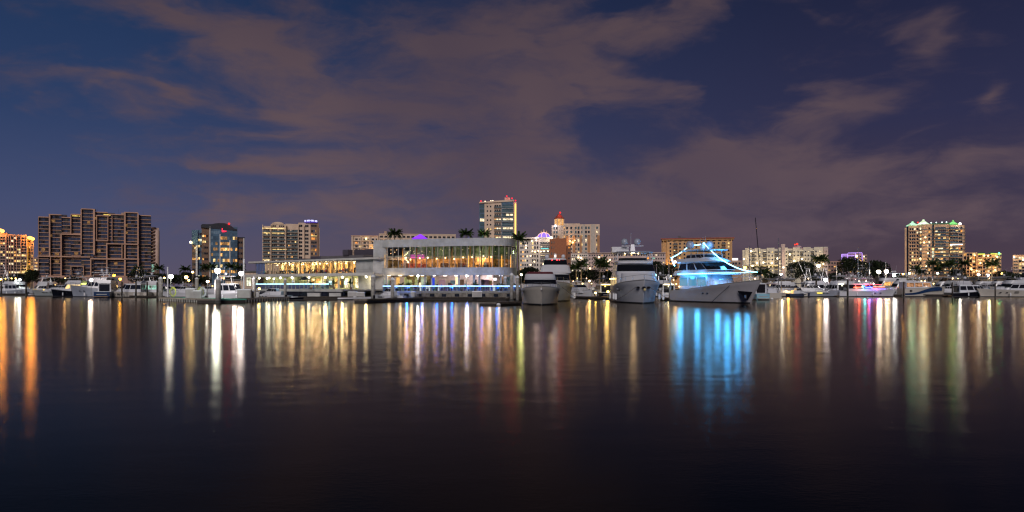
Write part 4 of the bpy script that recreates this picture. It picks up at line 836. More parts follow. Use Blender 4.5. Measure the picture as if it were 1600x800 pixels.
# ================================================================ umbrella, plants
def umbrella(px, d, z, r, label):
    t = thing('patio_umbrella', label, 'umbrella', (X(px, d), d, z), group='umbrellas on the terrace')
    part('pole', MB().tube((0,0,0), (0,0,2.4), .04), M_metal, t)
    part('canopy', MB().rings([[(r*f*cos(2*pi*i/10), r*f*sin(2*pi*i/10), zz) for i in range(10)] for f, zz in ((1, 2.15), (1, 2.22), (.6, 2.6), (.05, 2.85))]), mat('umbrella_navy', (.015, .02, .03), .8), t)
def potted(px, d, z, label):
    t = thing('potted_palm', label, 'plant', (X(px, d), d, z), group='potted palms at the restaurant'); part('pot', MB().lathe([(.22, 0), (.32, .5)], 10), mat('clay_pot', (.2, .1, .06), .8), t); part('stem', MB().tube((0, 0, .4), (0, 0, 1.3), .05), M_trunk, t)
    for i in range(12):
        o = part('frond', FR[min(4, i//3)], None, t, loc=(0, 0, 1.3)); o.rotation_euler = (0, random.uniform(-.8, -.1), i*2.4); o.scale = (.42, .42, .42)
POTS = [(626, 'left part of the curved'), (638, 'middle of the yellow room of the curved'), (668, 'gap left of the blue banner of the curved'), (742, 'white column of the curved'), (783, 'right column of the curved'), (806, 'right corner of the curved')]
umbrella(476, 163, 2.25, 1.25, 'open dark umbrella on the terrace under the long glazed wing')
# ================================================================ people
PM = [mat('skin', (.45, .26, .18), .6, var=0), mat('hair_dark', (.03, .02, .015), .7, var=0)]
CL = [mat('cloth_'+n, c, .85, var=0) for n, c in (('black', (.02, .02, .025)), ('white', (.7, .7, .7)), ('red', (.4, .05, .05)), ('blue', (.05, .12, .35)), ('grey', (.2, .2, .22)), ('tan', (.4, .3, .2)), ('teal', (.05, .3, .35)))]
def person_mesh(pose, top, legs):
    if pose == 'seated':
        V = [(0,0,.50), (0,.02,.75), (0,.03,1.02), (0,.02,1.12), (0,-.02,1.27), (.10,0,.48), (.12,-.42,.50), (.12,-.44,.05), (.12,-.56,.03), (-.10,0,.48), (-.12,-.42,.50), (-.12,-.44,.05), (-.12,-.56,.03), (.19,.03,1.0), (.24,-.05,.76), (.14,-.30,.72), (-.19,.03,1.0), (-.24,-.05,.76), (-.14,-.30,.74)]
    else:
        V = [(0,0,.95), (0,0,1.18), (0,.01,1.42), (0,0,1.52), (0,-.02,1.66), (.10,0,.90), (.12,-.03,.50), (.13,0,.07), (.13,-.14,.03), (-.10,0,.90), (-.11,.03,.50), (-.12,.06,.07), (-.12,-.08,.03), (.20,.0,1.40), (.26,.03,1.12), (.24,-.12,.90), (-.20,.0,1.40), (-.27,.02,1.12), (-.22,-.16,1.0)]
    E = [(0,1),(1,2),(2,3),(3,4),(0,5),(5,6),(6,7),(7,8),(0,9),(9,10),(10,11),(11,12),(2,13),(13,14),(14,15),(2,16),(16,17),(17,18)]
    Rr = [.15,.14,.15,.055,.10,.10,.075,.05,.045,.10,.075,.05,.045,.06,.045,.035,.06,.045,.035]
    me = bpy.data.meshes.new('p'); me.from_pydata(V, E, []); o = bpy.data.objects.new('p', me); COL.objects.link(o)
    sk = o.modifiers.new('s', 'SKIN'); 
    for i, r in enumerate(Rr): me.skin_vertices[0].data[i].radius = (r, r*.8); 
    me.skin_vertices[0].data[0].use_root = True
    su = o.modifiers.new('u', 'SUBSURF'); su.levels = 1; su.render_levels = 1
    dg = bpy.context.evaluated_depsgraph_get(); m2 = bpy.data.meshes.new_from_object(o.evaluated_get(dg)); m2.name = 'person'
    bpy.data.objects.remove(o)
    m2.materials.clear()
    for m in (PM[0], PM[1], CL[top], CL[legs]): m2.materials.append(m)
    neck = 1.13 if pose == 'seated' else 1.53; hip = .58 if pose == 'seated' else .98
    for p in m2.polygons:
        z = p.center.z; y = p.center.y; p.use_smooth = True
        p.material_index = (1 if z > neck+.15 or y > .02 else 0) if z > neck else (3 if z < hip and abs(p.center.x) < .19 else 2)
    return m2
PMS = {(pose, t, l): person_mesh(pose, t, l) for pose in ('seated', 'standing') for t, l in ((0, 0), (1, 0), (2, 3), (3, 4), (6, 0), (4, 5))}
def person(x, y, z, rz, pose, key, label, group):
    m = PMS[(pose,)+key]; o = bpy.data.objects.new('person', m); COL.objects.link(o); o.location = (x, y, z); o.rotation_euler = (0, 0, rz); prop(o, label, 'person', group)
KEYS = [(0, 0), (1, 0), (2, 3), (3, 4), (6, 0), (4, 5)]
KN = ['black', 'white', 'red', 'blue', 'teal', 'grey']
M_tbl = mat('table_dark', (.08, .05, .035), .4, var=0)
tbm = MB().lathe([(.28, 0), (.05, .03), (.05, .70), (.5, .72), (.5, .76)], 10).mesh('dining_table', [M_tbl])
def table(x, y, z, lab, grp):
    o = bpy.data.objects.new('dining_table', tbm); COL.objects.link(o); o.location = (x, y, z); prop(o, lab, 'table', grp)
ORD = ('first', 'second', 'third', 'fourth', 'fifth', 'sixth', 'seventh', 'eighth', 'ninth', 'tenth', 'eleventh', 'twelfth', 'thirteenth', 'fourteenth', 'fifteenth', 'sixteenth')
for i, u in enumerate(lin(9.5, LW-6, 15)):     # the upper dining room of the long wing
    v = -.9 if i % 5 == 4 else 1.3
    p = wp(u, v); table(p[0], p[1], 5.95, '%s round table from the right in the long wing\'s upper dining room' % ORD[i], 'tables in the long upper dining room')
    for s_ in (-1, 1):
        k = random.randrange(6) if random.random() < .4 else 0; q = wp(u+.75*s_, v+random.uniform(-.1, .1)); a = atan2(p[1]-q[1], p[0]-q[0])+pi/2
        person(q[0], q[1], 5.95, a, 'seated', KEYS[k], 'diner in %s, %s side of %s table from right, upstairs in long wing' % (KN[k], 'left' if s_ > 0 else 'right', ORD[i]), 'diners upstairs in the long wing')
for i, u in enumerate(lin(10.5, LW-7, 13)): p = wp(u, random.uniform(.8, 5)); k = (0, 0, 3, 2, 0, 1, 0, 5, 0, 4, 0, 0, 3)[i]; person(p[0], p[1], 5.95, 2.0*i, 'standing', KEYS[k], '%s standing person from the right in the long upper dining room, in %s' % (ORD[i], KN[k]), 'people standing in the long upper dining room')
for i, px in enumerate(lin(614, 796, 12)):      # behind the curved upper glazing
    p = (X(px, 169), 169.0 if px > 660 else 171); k = (0, 3, 0, 1, 0, 5, 0, 2, 0, 4, 0, 1)[i]; table(p[0], p[1], zC, '%s table from the left behind the curved upper glass' % ORD[i], 'tables behind the curved upper glass')
    person(p[0]-.75, p[1], zC, pi/2, 'seated', KEYS[k], 'diner in %s at the %s table from the left, curved upper glass' % (KN[k], ORD[i]), 'diners behind the curved upper glass')
for i, px in enumerate(lin(612, 798, 14)):      # blue-lit terrace
    d = 158.6 if px > 680 else 161.5; table(X(px, d), d, zA, '%s table from the left behind the blue-lit terrace rail' % ORD[i], 'tables on the blue-lit terrace')
    for s_ in (-1, 1):
        k = random.randrange(6); x = X(px, d)+.75*s_; person(x, d+random.uniform(-.2, .2), zA, -s_*pi/2+pi, 'seated', KEYS[k], 'diner in %s, %s side of %s blue-lit terrace table from left' % (KN[k], 'right' if s_ > 0 else 'left', ORD[i]), 'diners on the blue-lit terrace')
for i, px in enumerate((683, 690, 706, 710, 714, 727, 731.5, 746, 757, 768, 777, 786)):
    k = (0, 3, 2, 1, 5, 4, 3, 0, 5, 2, 0, 3)[i]; d = 163.5
    person(X(px, d), d, zA+.02, 1.3*i, 'standing', KEYS[k], '%s standing person from the left, in %s, under the curved restaurant ceiling' % (ORD[i], KN[k]), 'people standing in the ground floor room')
for i, u in enumerate(lin(5, 28, 9)):
    p = wp(u, -10.5); k = i % 6; person(p[0], p[1], 2.25, i*1.1, 'seated' if i % 2 else 'standing', KEYS[k], '%s %s person from the right behind the cyan-lit rail, in %s' % (ORD[i], 'seated' if i % 2 else 'standing', KN[k]), 'people behind the cyan-lit rail')
    table(p[0]+.8, p[1], 2.25, '%s table from the right behind the cyan-lit rail' % ORD[i], 'tables behind the cyan-lit rail')
for i, px in enumerate((603, 607, 612)): person(X(px, 163), 163, 1.9, i, 'standing', KEYS[(0, 4, 3)[i]], 'person in %s clothes standing at the west end of the blue-lit terrace' % KN[(0, 4, 3)[i]], None)

# ================================================================ palms and trees
M_trunk = mat('palm_trunk', (.20, .15, .10), .9, scale=3, var=.3); M_frond = mat('palm_frond', (.05, .085, .025), .6, scale=.8, var=.4); M_leaf = mat('tree_leaf', (.022, .036, .014), .7, scale=.35, var=.6); M_bark = mat('tree_bark', (.10, .075, .055), .9, scale=2)
def frond_mesh(L_, droop, seed):
    rnd = random.Random(seed); b = MB(); pts = []
    for i in range(7):
        t = i/6; pts.append((L_*t*(1-.22*t*droop), 0, L_*(.30*t-droop*.62*t*t)))
    for i in range(6):
        p, q = pts[i], pts[i+1]; b.tube(p, q, .03*(1-i/8), .03*(1-(i+1)/8), 3)
        for s_ in (-1, 1):
            for k in range(3):
                f = k/3; x = p[0]+(q[0]-p[0])*f; z = p[2]+(q[2]-p[2])*f; ll = L_*.30*(1-abs(i/6-.35)*.9)*(.8+.4*rnd.random())
                b.add([(x, 0, z), (x+.11*L_, 0, z-.01), (x+ll*.55, s_*ll*.8, z-ll*(.25+.35*rnd.random()))], [(0,1,2)])
    return b.mesh('frond', [M_frond])
FR = [frond_mesh(2.5, dr, i) for i, dr in enumerate((.25, .55, .9, 1.25, 1.6))]
def palm(px, d, ytop, zb, label, sz=1.0, lean=0, group='palm trees along the waterfront', n=30):
    zt = Z(ytop, d)-.8*sz; x = X(px, d)
    t = thing('palm_tree', label, 'palm tree', (x, d, zb), group=group); h = zt-zb
    b = MB(); pts = [(lean*(i/5)**2, 0, h*i/5) for i in range(6)]
    for i in range(5): b.tube(pts[i], pts[i+1], .20*sz*(1-.07*i), .20*sz*(1-.07*(i+1)), 7)
    b.ball((lean, 0, h), .28*sz, n=6, k=4); part('trunk', b, M_trunk, t)
    for i in range(n):
        k = min(4, int(i/n*5)); o = part('frond', FR[k], None, t, loc=(lean, 0, h+.05)); o.rotation_euler = (random.uniform(-.2, .2), random.uniform(-.25, .1)-(.8-.2*k)*.6, i*2.399); s_ = sz*random.uniform(.85, 1.15); o.scale = (s_, s_, s_)
def clumps(mb, c, rx, ry, rz, n, ls, rnd):
    for _ in range(n):
        while True:
            p = [rnd.uniform(-1, 1) for _ in range(3)]
            if sum(q*q for q in p) < 1: break
        r = sqrt(sum(q*q for q in p)); s_ = (.55+.45*r)/max(r, .2) if r > .2 else 1
        x, y, z = c[0]+p[0]*rx*s_, c[1]+p[1]*ry*s_, c[2]+p[2]*rz*s_
        a, e = rnd.uniform(0, 6.28), rnd.uniform(-.7, .9); l = ls*rnd.uniform(.6, 1.4)
        u = (cos(a)*cos(e)*l, sin(a)*cos(e)*l, sin(e)*l); v = (-sin(a)*l*.6, cos(a)*l*.6, rnd.uniform(-.3, .3)*l)
        mb.add([(x, y, z), (x+u[0]*.5+v[0]*.5, y+u[1]*.5+v[1]*.5, z+u[2]*.5+v[2]*.5), (x+u[0], y+u[1], z+u[2]), (x+u[0]*.5-v[0]*.5, y+u[1]*.5-v[1]*.5, z+u[2]*.5-v[2]*.5)], [(0,1,2,3)])
def tree(pa, pb, yt, d, label, group='dark trees behind the marina', zb=GZ, dens=1.0, seed=1):
    rnd = random.Random(seed); x0, x1 = X(pa, d), X(pb, d); w = x1-x0; h = Z(yt, d)-zb; cx = (x0+x1)/2
    t = thing('broadleaf_tree', label, 'tree', (cx, d, zb), group=group)
    b = MB(); b.tube((0,0,0), (0,0,h*.45), .035*h, .025*h, 8); lobes = []
    nl = max(4, int(w/2.2))
    for i in range(nl):
        f = (i+.5)/nl*2-1; zz = h*(.50+.30*sqrt(max(0, 1-f*f))*rnd.uniform(.75, 1.1)); c = (f*w*.40, rnd.uniform(-1, 1)*w*.2, zz); r = min(h-zz+.1, h*.30)
        lobes.append((c, max(w/nl*1.1, h*.16), max(r, h*.15)))
        b.tube((0,0,h*.35), (c[0]*.9, c[1]*.9, c[2]), .018*h, .006*h, 5)
    part('trunk', b, M_bark, t)
    m = MB()
    for c, r, rz_ in lobes: clumps(m, c, r, r*.9, rz_, int(760*dens), .05*h+.2, rnd)
    part('crown', m, M_leaf, t)
palm(615, 182, 362, GZ, 'lit palm rising behind the roof left of the purple tent', .85, .3, n=48); palm(730, 184, 362, GZ, 'dark bushy palm behind the middle of the curved restaurant roof', .85, -.3, n=48); palm(755, 182, 363, GZ, 'green floodlit palm behind the curved roof below the slender tower', .75, .2, n=44); pass
palm(811, 178, 369, GZ, 'bright green floodlit palm at the right corner of the curved restaurant', 1.0, -.2)
wlight(None, X(813, 174), 172.5, 11, (.8, 1, .3), 260, .3, 'palm_floodlight')
wlight(None, X(757, 178), 179, 14.2, (.8, 1, .3), 260, .3, 'palm_floodlight')
for px, y, d, l in ((288, 418, 300, 'lone palm standing against the dusk sky between condominium and office block'), (320, 416, 290, 'dim red-lit palm before the brown corner of the office block'), (330, 414, 295, 'taller palm before the glass office block, left of its lamp'), (360, 414, 295, 'palm before the glass office block, right of the bright lamp'), (372, 416, 290, 'palm before the brown right corner of the office block'), (247, 416, 290, 'palm at the curved corner of the dark condominium'), (215, 418, 300, 'dark palm in front of the condominium base')):
    palm(px, d, y, GZ, l, 1.15, random.uniform(-.5, .5), n=26)
for px, y, d, l in ((908, 409, 262, 'tall palm left of the pair before the long pink block'), (901, 415, 264, 'shorter slim palm at the brick block corner'), (937, 407, 262, 'tall palm beside the bow-on yacht before the pink block'), (942, 412, 268, 'second slimmer palm touching the tall palm by the bow-on yacht'), (1278, 402, 300, 'spreading palm before the right end of the ivory building'), (1285, 404, 300, 'palm just right of the spreading palm by the ivory building'),
                    (1186, 424, 270, 'low dark palm beside the lit bow of the big yacht'), (1193, 422, 275, 'low palm right of the lit bow of the big yacht'), (1458, 409, 300, 'palm before the middle of the pyramid tower, leftmost large one'), (1474, 412, 300, 'dark palm before the pyramid tower, between two larger palms'), (1483, 409, 300, 'palm before the right bay of the pyramid tower'), (1508, 409, 300, 'palm before the gap between pyramid tower and terraced hotel'), (1549, 409, 262, 'thick floodlit palm standing before the terraced hotel'), (1430, 418, 310, 'small dark palm before the left bay of the pyramid tower'), (1440, 423, 310, 'lowest palm before the round bay of the pyramid tower'), (1465, 418, 305, 'bushy low palm before the lit lobby of the pyramid tower')):
    palm(px, d, y, GZ, l, 1.25 if px > 1400 and px != 1549 else 1.3, random.uniform(-.5, .5), n=28)
wlight(None, X(1546, 258), 258, 6, (.8, 1, .5), 420, .3, 'palm_floodlight')
TR = [(1232, 1274, 409, 290, 'wide dark rounded tree before the ivory building'), (1262, 1292, 425, 280, 'low dark tree right of the wide rounded one'), (1312, 1350, 403, 290, 'tall dense dark tree hiding the violet lit building'), (1346, 1392, 408, 300, 'long dark tree right of the violet lit building'), (1291, 1318, 427, 285, 'low dark shrubby tree before the salmon block'),
      (1008, 1032, 409, 285, 'dark tree between the bow-on yacht and ochre hotel'), (1028, 1058, 414, 275, 'dark tree hiding the base of the ochre hotel'), (888, 912, 424, 280, 'rusty lit tree at the foot of the pink block'), (908, 940, 422, 270, 'green lit tree between the two tall palms'), (938, 962, 424, 275, 'dim tree beside the left flank of the bow-on yacht'),
      (812, 842, 418, 215, 'olive lit tree behind the two bow-on yachts'), (806, 822, 424, 200, 'small olive tree at the corner of the curved restaurant'), (20, 44, 428, 300, 'dark tree before the lit rows of the left hotel'), (40, 60, 422, 300, 'dark tree between the left hotel and condominium'), (66, 100, 434, 290, 'low dark tree before the left half of the condominium'), (98, 128, 432, 290, 'dark tree behind the cruiser with yellow cabin lights'),
      (200, 236, 424, 300, 'dark tree before the right half of the condominium'), (236, 262, 428, 285, 'orange lit tree at the condominium corner'), (258, 285, 430, 280, 'orange glowing tree left of the lone palm'), (284, 300, 426, 275, 'small round tree under the lone palm'), (300, 330, 432, 285, 'dark tree at the foot of the office block'), (352, 382, 432, 280, 'dark tree right of the bright office lamp'),
      (1196, 1222, 428, 285, 'dark tree behind the boat with amber cockpit light'), (1484, 1506, 420, 290, 'dark tree filling the gap right of the pyramid tower'), (1556, 1582, 424, 280, 'dark tree beside the pink block at the right edge'), (1392, 1414, 428, 300, 'small distant tree left of the pyramid tower'), (1576, 1604, 428, 270, 'dark tree before the pink block at the right edge'), (0, 22, 432, 300, 'dark tree at the far left edge'), (1404, 1470, 436, 285, 'low hedge-like dark tree before the pyramid tower'), (1506, 1545, 432, 280, 'low dark tree before the terraced hotel')]
for i, (a, b_, y, d, l) in enumerate(TR): tree(a, b_, y, d, l, seed=i+3)

for px_, w_ in POTS: potted(px_, 163.5 if px_ < 690 else 161.5, zA, 'potted palm before the %s restaurant ground floor' % w_)
for px_, w_ in ((486, 'left end'), (522, 'middle'), (548, 'right end')): potted(px_, 164, 2.25, 'potted palm at the %s of the cyan-lit terrace' % w_)
# ================================================================ lamps
M_pole = mat('lamp_pole', (.25, .25, .24), .5, .5)
def lamp(px, py, d, zb, col, e, label, r=.28, st=30, group='lamps along the waterfront', polew=.06, y=0):
    r *= .78 if e > 800 else .6; e *= .50 if px in (267, 340, 377, 1220.5) else .36 if px in (653, 729, 1373, 1385, 1397, 31) else .17 if py > 0 else 1
    x = X(px, d); z = Z(py, d); t = thing('dock_lamp', label, 'lamp', (x, d, zb), group=group)
    part('pole', MB().tube((0,.0,0), (0,0,z-zb-r*.8), polew, n=6), M_pole, t)
    part('lamp_cap', MB().lathe([(.05, .35*r), (r*.9, .75*r), (r*.4, 1.15*r), (.03, 1.3*r)], 8, (0,0,z-zb)), DFRAME, t)
    part('globe', MB().ball((0,0,z-zb), r, n=10, k=6), glow('globe_%02d_%02d_%02d_%g' % (col[0]*99, col[1]*99, col[2]*99, st), col, st), t)
    wlight(t, x, d-r*1.6, z-.05, col, e, r)
W1 = (1, .98, .86)
for px, py, d, zb, c, e, l, r in (
    (267, 432, 140, .6, (1, 1, .88), 900, 'bright white lamp left on the tip of the V-shaped dock', .55), (340, 423, 129, .6, (.88, 1, .90), 1700, 'brightest white lamp, above the thick piling at the V-shaped dock corner', .62), (377, 427, 150, .6, (1, .93, .96), 1500, 'bright white lamp at the pale pole right of the office block', .60), (324, 440, 160, .6, (1, 1, .9), 300, 'small white lamp between the hose reels of the V-shaped dock', .36),
    (653, 431, 150, .7, (.85, .92, 1), 750, 'white lamp before the middle-left of the curved restaurant', .35), (729, 431, 152, .7, (1, .95, .86), 550, 'white lamp before the middle-right of the curved restaurant', .33), (814.5, 429, 150, .7, (1, .85, .5), 500, 'warm lamp just right of the curved restaurant corner', .34), (825, 429, 175, GZ, (1, .95, .85), 160, 'small white lamp right of the warm corner lamp', .2),
    (301, 425, 260, GZ, (1, .60, .16), 700, 'orange street lamp at the left foot of the office block', .6), (291, 433, 270, GZ, (1, .60, .2), 900, 'large orange street lamp below the lone palm', .75), (295, 438, 255, GZ, (1, .50, .12), 400, 'lower orange street lamp below the lone palm', .55), (257, 434, 270, GZ, (1, .55, .12), 500, 'orange street lamp behind the pale tall piling', .5), (178, 430, 262, GZ, (1, .45, .02), 600, 'upper deep orange lamp above the white boats on left', .75), (188, 436, 262, GZ, (1, .42, .02), 500, 'lower deep orange lamp above the white boats on left', .7),
    (921, 439, 210, .6, (1, .72, .22), 500, 'amber lamp between the tall palms and bow-on yacht', .42), (930.5, 457.5, 190, .5, (1, .66, .12), 240, 'low amber lamp on the pontoon left of the bow-on yacht', .4), (950, 455.5, 165, .5, (1, .66, .12), 320, 'low amber lamp against the side of the bow-on yacht', .4), (1037, 439, 230, .6, (1, .95, .8), 420, 'white lamp between the two largest yachts', .45),
    (1055, 409, 290, GZ, (1, .70, .35), 700, 'warm lamp high at the foot of the ochre hotel', .75), (1164, 418, 300, GZ, (1, .42, .03), 900, 'deep orange lamp above the bow of the blue-lit yacht', .9), (1191, 428.5, 280, GZ, (1, .58, .26), 700, 'orange lamp right of the blue-lit bow', .7), (1220.5, 428.5, 225, .6, (1, 1, .86), 800, 'white lamp on a white post behind the amber-lit cockpit', .55), (1279, 415, 300, GZ, (1, .62, .25), 900, 'orange lamp below the spreading palm', .9), (1245, 418, 300, GZ, (1, .6, .3), 250, 'small orange lamp inside the wide rounded tree', .5),
    (1290, 437, 215, .6, (1, .93, 1), 1300, 'brilliant white lamp among the boats with outriggers', .72), (1373, 424.5, 245, .6, (1, .88, .66), 1500, 'left of two brilliant warm lamps over the red and blue lit cruiser', .85), (1385, 424, 250, .6, (1, .84, .6), 1500, 'right of two brilliant warm lamps over the red and blue lit cruiser', .85), (1397, 430, 235, .6, (.86, .93, 1), 900, 'cool white lamp right of the two brilliant warm lamps', .6),
    (1465, 427, 290, GZ, (.85, 1, .7), 450, 'greenish white lamp before the right half of the pyramid tower', .55), (1421, 427, 290, GZ, (1, .9, .5), 500, 'cream lamp at the left foot of the pyramid tower', .6), (1529, 429, 260, GZ, (1, .95, .9), 500, 'left of the paired white lamps before the terraced hotel', .7), (1543.5, 430, 260, GZ, (1, .96, .95), 500, 'right of the paired white lamps before the terraced hotel', .75), (1411, 428, 290, GZ, (1, .5, .1), 300, 'orange lamp between marina lamps and pyramid tower', .6), (1565, 427, 280, GZ, (1, .6, .15), 350, 'orange lamp right of the terraced hotel', .6),
    (31, 437, 235, .6, (.9, 1, .95), 800, 'white lamp over the boat at far left', .55), (25, 438, 236, .6, (.95, 1, .9), 350, 'second smaller white lamp over the boat at far left', .4), (1, 436, 270, GZ, (1, .5, .08), 500, 'orange lamp cut by the left edge', .6), (142.5, 437.5, 195, .6, (1, .84, .72), 1100, 'warm white lamp before the white yacht bow on left', .5), (405, 451, 148, .6, (1, .72, .14), 260, 'low golden lamp on the V-shaped dock near umbrella', .34), (417, 435, 170, .6, (1, .97, .7), 260, 'left one of two white lamps under the long wing', .3), (428, 435.5, 172, .6, (1, .97, .75), 260, 'right one of two white lamps under the long wing', .3),
    (58, 453.5, 235, .5, (1, .66, .05), 120, 'low golden dock light at the foot of the left marina', .32), (68, 453.5, 235, .5, (1, .66, .05), 160, 'second low golden dock light at the left marina', .36)):
    lamp(px, py, d, zb, c, e, l, r)

# ================================================================ pilings
M_pile = mat('concrete_piling', (.34, .33, .31), .8, scale=1.5, var=.25, bump=.2); M_pcap = mat('white_cap', (.72, .74, .78), .5, var=0); M_wood = mat('dark_timber', (.055, .045, .038), .9, scale=2, var=.4); M_grime = mat('pile_grime', (.05, .05, .045), .7, scale=2)
def piling(px, yt, yb, wpx, label, kind='concrete', cap=True, group='pilings along the docks'):
    d = WD(yb); h = Z(yt, d); r = wpx/2/FPX*d
    t = thing('piling', label, 'piling', (X(px, d), d, 0), group=group)
    m = M_pile if kind == 'concrete' else M_wood
    b = MB().lathe([(r, -1), (r, .5)], 12); part('waterline_band', b, M_grime, t, True)
    part('shaft', MB().lathe([(r*.99, .5), (r*.97, h-(.5 if cap else 0))], 12), m, t, True)
    if cap: part('cap', MB().lathe([(r*1.08, h-.52), (r*1.08, h-.40), (r*.75, h-.2), (.04, h)], 12), M_pcap if kind == 'concrete' else M_wood, t)
for a in ((251, 432, 469.5, 6.5, 'white capped thick piling at the left end of the V-shaped dock'), (341, 433, 474, 8, 'thickest grey piling at the corner of the V-shaped dock'), (307.5, 433, 465, 5.5, 'pale cone-capped piling in the middle of the V-shaped dock'), (397, 432, 469.5, 5.5, 'green-grey piling right of the bright dock boat'), (445.5, 434, 468, 4.6, 'brown piling at the right end of the V-shaped dock'), (457.5, 437.5, 466.5, 3.4, 'slim piling beside the dark tender'),
          (551.5, 436, 464, 4, 'piling before the cyan-lit rail'), (583, 429, 470, 7, 'stout reddish piling where the white wing meets the curved restaurant'), (613.5, 433, 470, 6, 'piling before the left part of the curved restaurant'), (658.5, 432, 467, 4.2, 'slim piling at the middle of the blue-lit terrace'), (789.5, 431, 468, 4.5, 'dark piling before the right end of blue-lit terrace'), (799.5, 426, 471, 6, 'pale blue cone-capped piling beside the moored white bow'), (808.5, 430, 473, 5, 'dark thick piling nearest the moored white bow'),
          (1047, 431, 470, 4, 'blue-capped piling at the stern of the blue-lit yacht'), (1325, 436, 470, 0, '')):
    if a[3]: piling(*a)
for px, yt, yb, w, l in ((158, 434, 464, 3.4, 'dark timber pile beside the white yacht bow on left'), (165.5, 437, 464, 3.2, 'brown timber pile right of the white yacht bow on left'), (179, 438, 464.5, 3, 'timber pile left of the navy-sterned boat'), (190.5, 440, 465, 2.4, 'thin dark pile left of the numbered white boat'), (212.5, 440, 465, 2.4, 'thin dark pile at the middle of the numbered white boat'), (230, 440, 465, 2.4, 'thin dark pile at the right of the numbered white boat'), (245.5, 441, 466, 2.2, 'thin dark pile left of the V-shaped dock'),
          (41, 442, 462, 2.6, 'dark pile beside the lamp-lit boat at far left'), (2, 441, 462, 2.4, 'dark pile at the left edge'), (99, 442, 463, 2.4, 'dark pile left of the yellow-lit cabin'), (123.5, 441, 462, 2.2, 'pale pile right of the yellow-lit cabin'), (1275.5, 438, 462.5, 3, 'pale pile before the cruiser with amber porthole'), (1324.5, 437, 464.5, 2.8, 'black pile left of the red-lit cruiser'), (1321, 438, 461, 2.4, 'buff pile touching the black one'), (1371, 433, 463, 3.8, 'cone-capped pile before the red and blue lit cruiser'), (1412, 440, 466, 2.2, 'black pile left of the striped boat'), (1452, 433, 463, 4.2, 'grey pile before the striped boat'), (1488, 441, 466, 2, 'black pile left of the black-hulled boat'), (1522.5, 434, 463, 3.2, 'grey pile before the black-hulled boat'), (1555, 442, 466, 2, 'black pile between the black-hulled boat and beige cruiser'), (1583.5, 438, 462, 3, 'brown pile before the beige cruiser')):
    piling(px, yt, yb, w, l, 'timber', 'cone' in l)
# white and pale poles
for px, yt, yb, w, l, m_ in ((262, 417, 468, .16, 'tall thin white pole left on the V-shaped dock', M_pcap), (381, 405, 468, .2, 'tall pale pole behind the brightest dock boat', M_pcap), (336, 437, 470, .16, 'short white post beside the thickest piling', M_pcap), (1214.5, 435, 461, .38, 'thick cream post left of the white lamp post', M_pcap)):
    d = WD(yb)*1.02; o = part('pole', MB().tube((0,0,0), (0,0,Z(yt, d)-.5), w, n=8), m_); o.location = (X(px, d), d, .5); prop(o, l, 'pole')

# ================================================================ docks
M_deck = mat('dock_planks', (.16, .14, .12), .8, scale=2.5, var=.35); M_teal = mat('dock_teal_mat', (.10, .42, .32), .7, scale=1.5, var=.2); M_fender = mat('dock_fender', (.035, .03, .028), .8)
def dock(name, label, line, depth, zt, m=M_deck, slots=True, group='floating docks'):
    pts = [(X(px, d), d) for px, d in line]; t = thing('dock', label, 'dock', (pts[0][0], pts[0][1], 0), group=group)
    cum = 0
    for a, b in zip(pts, pts[1:]):
        L_ = hypot(b[0]-a[0], b[1]-a[1]); ex, ey = (b[0]-a[0])/L_, (b[1]-a[1])/L_; n_ = (-ey, ex)
        q = [(a[0], a[1]), (b[0], b[1]), (b[0]+n_[0]*depth, b[1]+n_[1]*depth), (a[0]+n_[0]*depth, a[1]+n_[1]*depth)]
        part('deck', MB().prism(q, zt-.22, zt+cum), m, t, world=True); part('float', MB().prism([(x+n_[0]*.25, y+n_[1]*.25) for x, y in q[:2]]+[(x-n_[0]*.25, y-n_[1]*.25) for x, y in q[2:]], -.3, zt-.22), M_fender, t, world=True)
        part('edge_board', MB().prism([(q[0][0]-n_[0]*.06, q[0][1]-n_[1]*.06), (q[1][0]-n_[0]*.06, q[1][1]-n_[1]*.06), q[1], q[0]], zt-.26, zt+.05), M_wood if not slots else mat('dock_edge', (.34, .30, .24), .7), t, world=True)
        if slots:
            for k in range(int(L_/1.1)):
                x, y = a[0]+ex*(k+.5)*1.1, a[1]+ey*(k+.5)*1.1
                part('fender_post', MB().box(-.13, .13, -.06, .1, 0, zt-.22), M_pile, t, loc=(x-t.location[0], y-t.location[1]-.05, .02))
        cum += .004
    return t
dock('d', 'V-shaped floating dock with teal matting and slotted dark fenders', [(248, 147), (343, 128)], 5, .72, M_teal); dock('d', 'right arm of the V-shaped dock, grey deck running toward the tender', [(343.4, 128), (458, 158)], 4.5, .71)
dock('d', 'pale floating dock before the cyan-lit terrace with white lockers', [(466, 160), (642, 160)], 3.2, .74, slots=False); dock('d', 'low grey dock along the blue-lit terrace', [(646, 157), (790, 148)], 2.2, .70, slots=False); dock('d', 'dark finger dock under the stout reddish piling', [(574, 131), (662, 150)], 3, .62, slots=False)
dock('d', 'small low dock platform left of the moored white bow', [(776, 112), (816, 118)], 3.5, .5, slots=False); dock('d', 'long floating dock before the right marina boats', [(1236, 208), (1410, 206)], 2.2, .62, slots=False); dock('d', 'long buff floating dock before the striped and black-hulled boats', [(1411, 206), (1630, 200)], 2.4, .66, slots=False)
dock('d', 'left marina floating dock beneath the numbered white boat', [(120, 206), (246, 186)], 2.0, .5, slots=False); dock('d', 'far left floating dock beneath the golden lights', [(-20, 236), (76, 232)], 2.2, .6, slots=False); dock('d', 'pontoon left of the bow-on yacht', [(896, 178), (950, 160)], 2.5, .55, slots=False); dock('d', 'dark pontoon between the two largest yachts', [(1030, 152), (1052, 148)], 3, .55, slots=False)
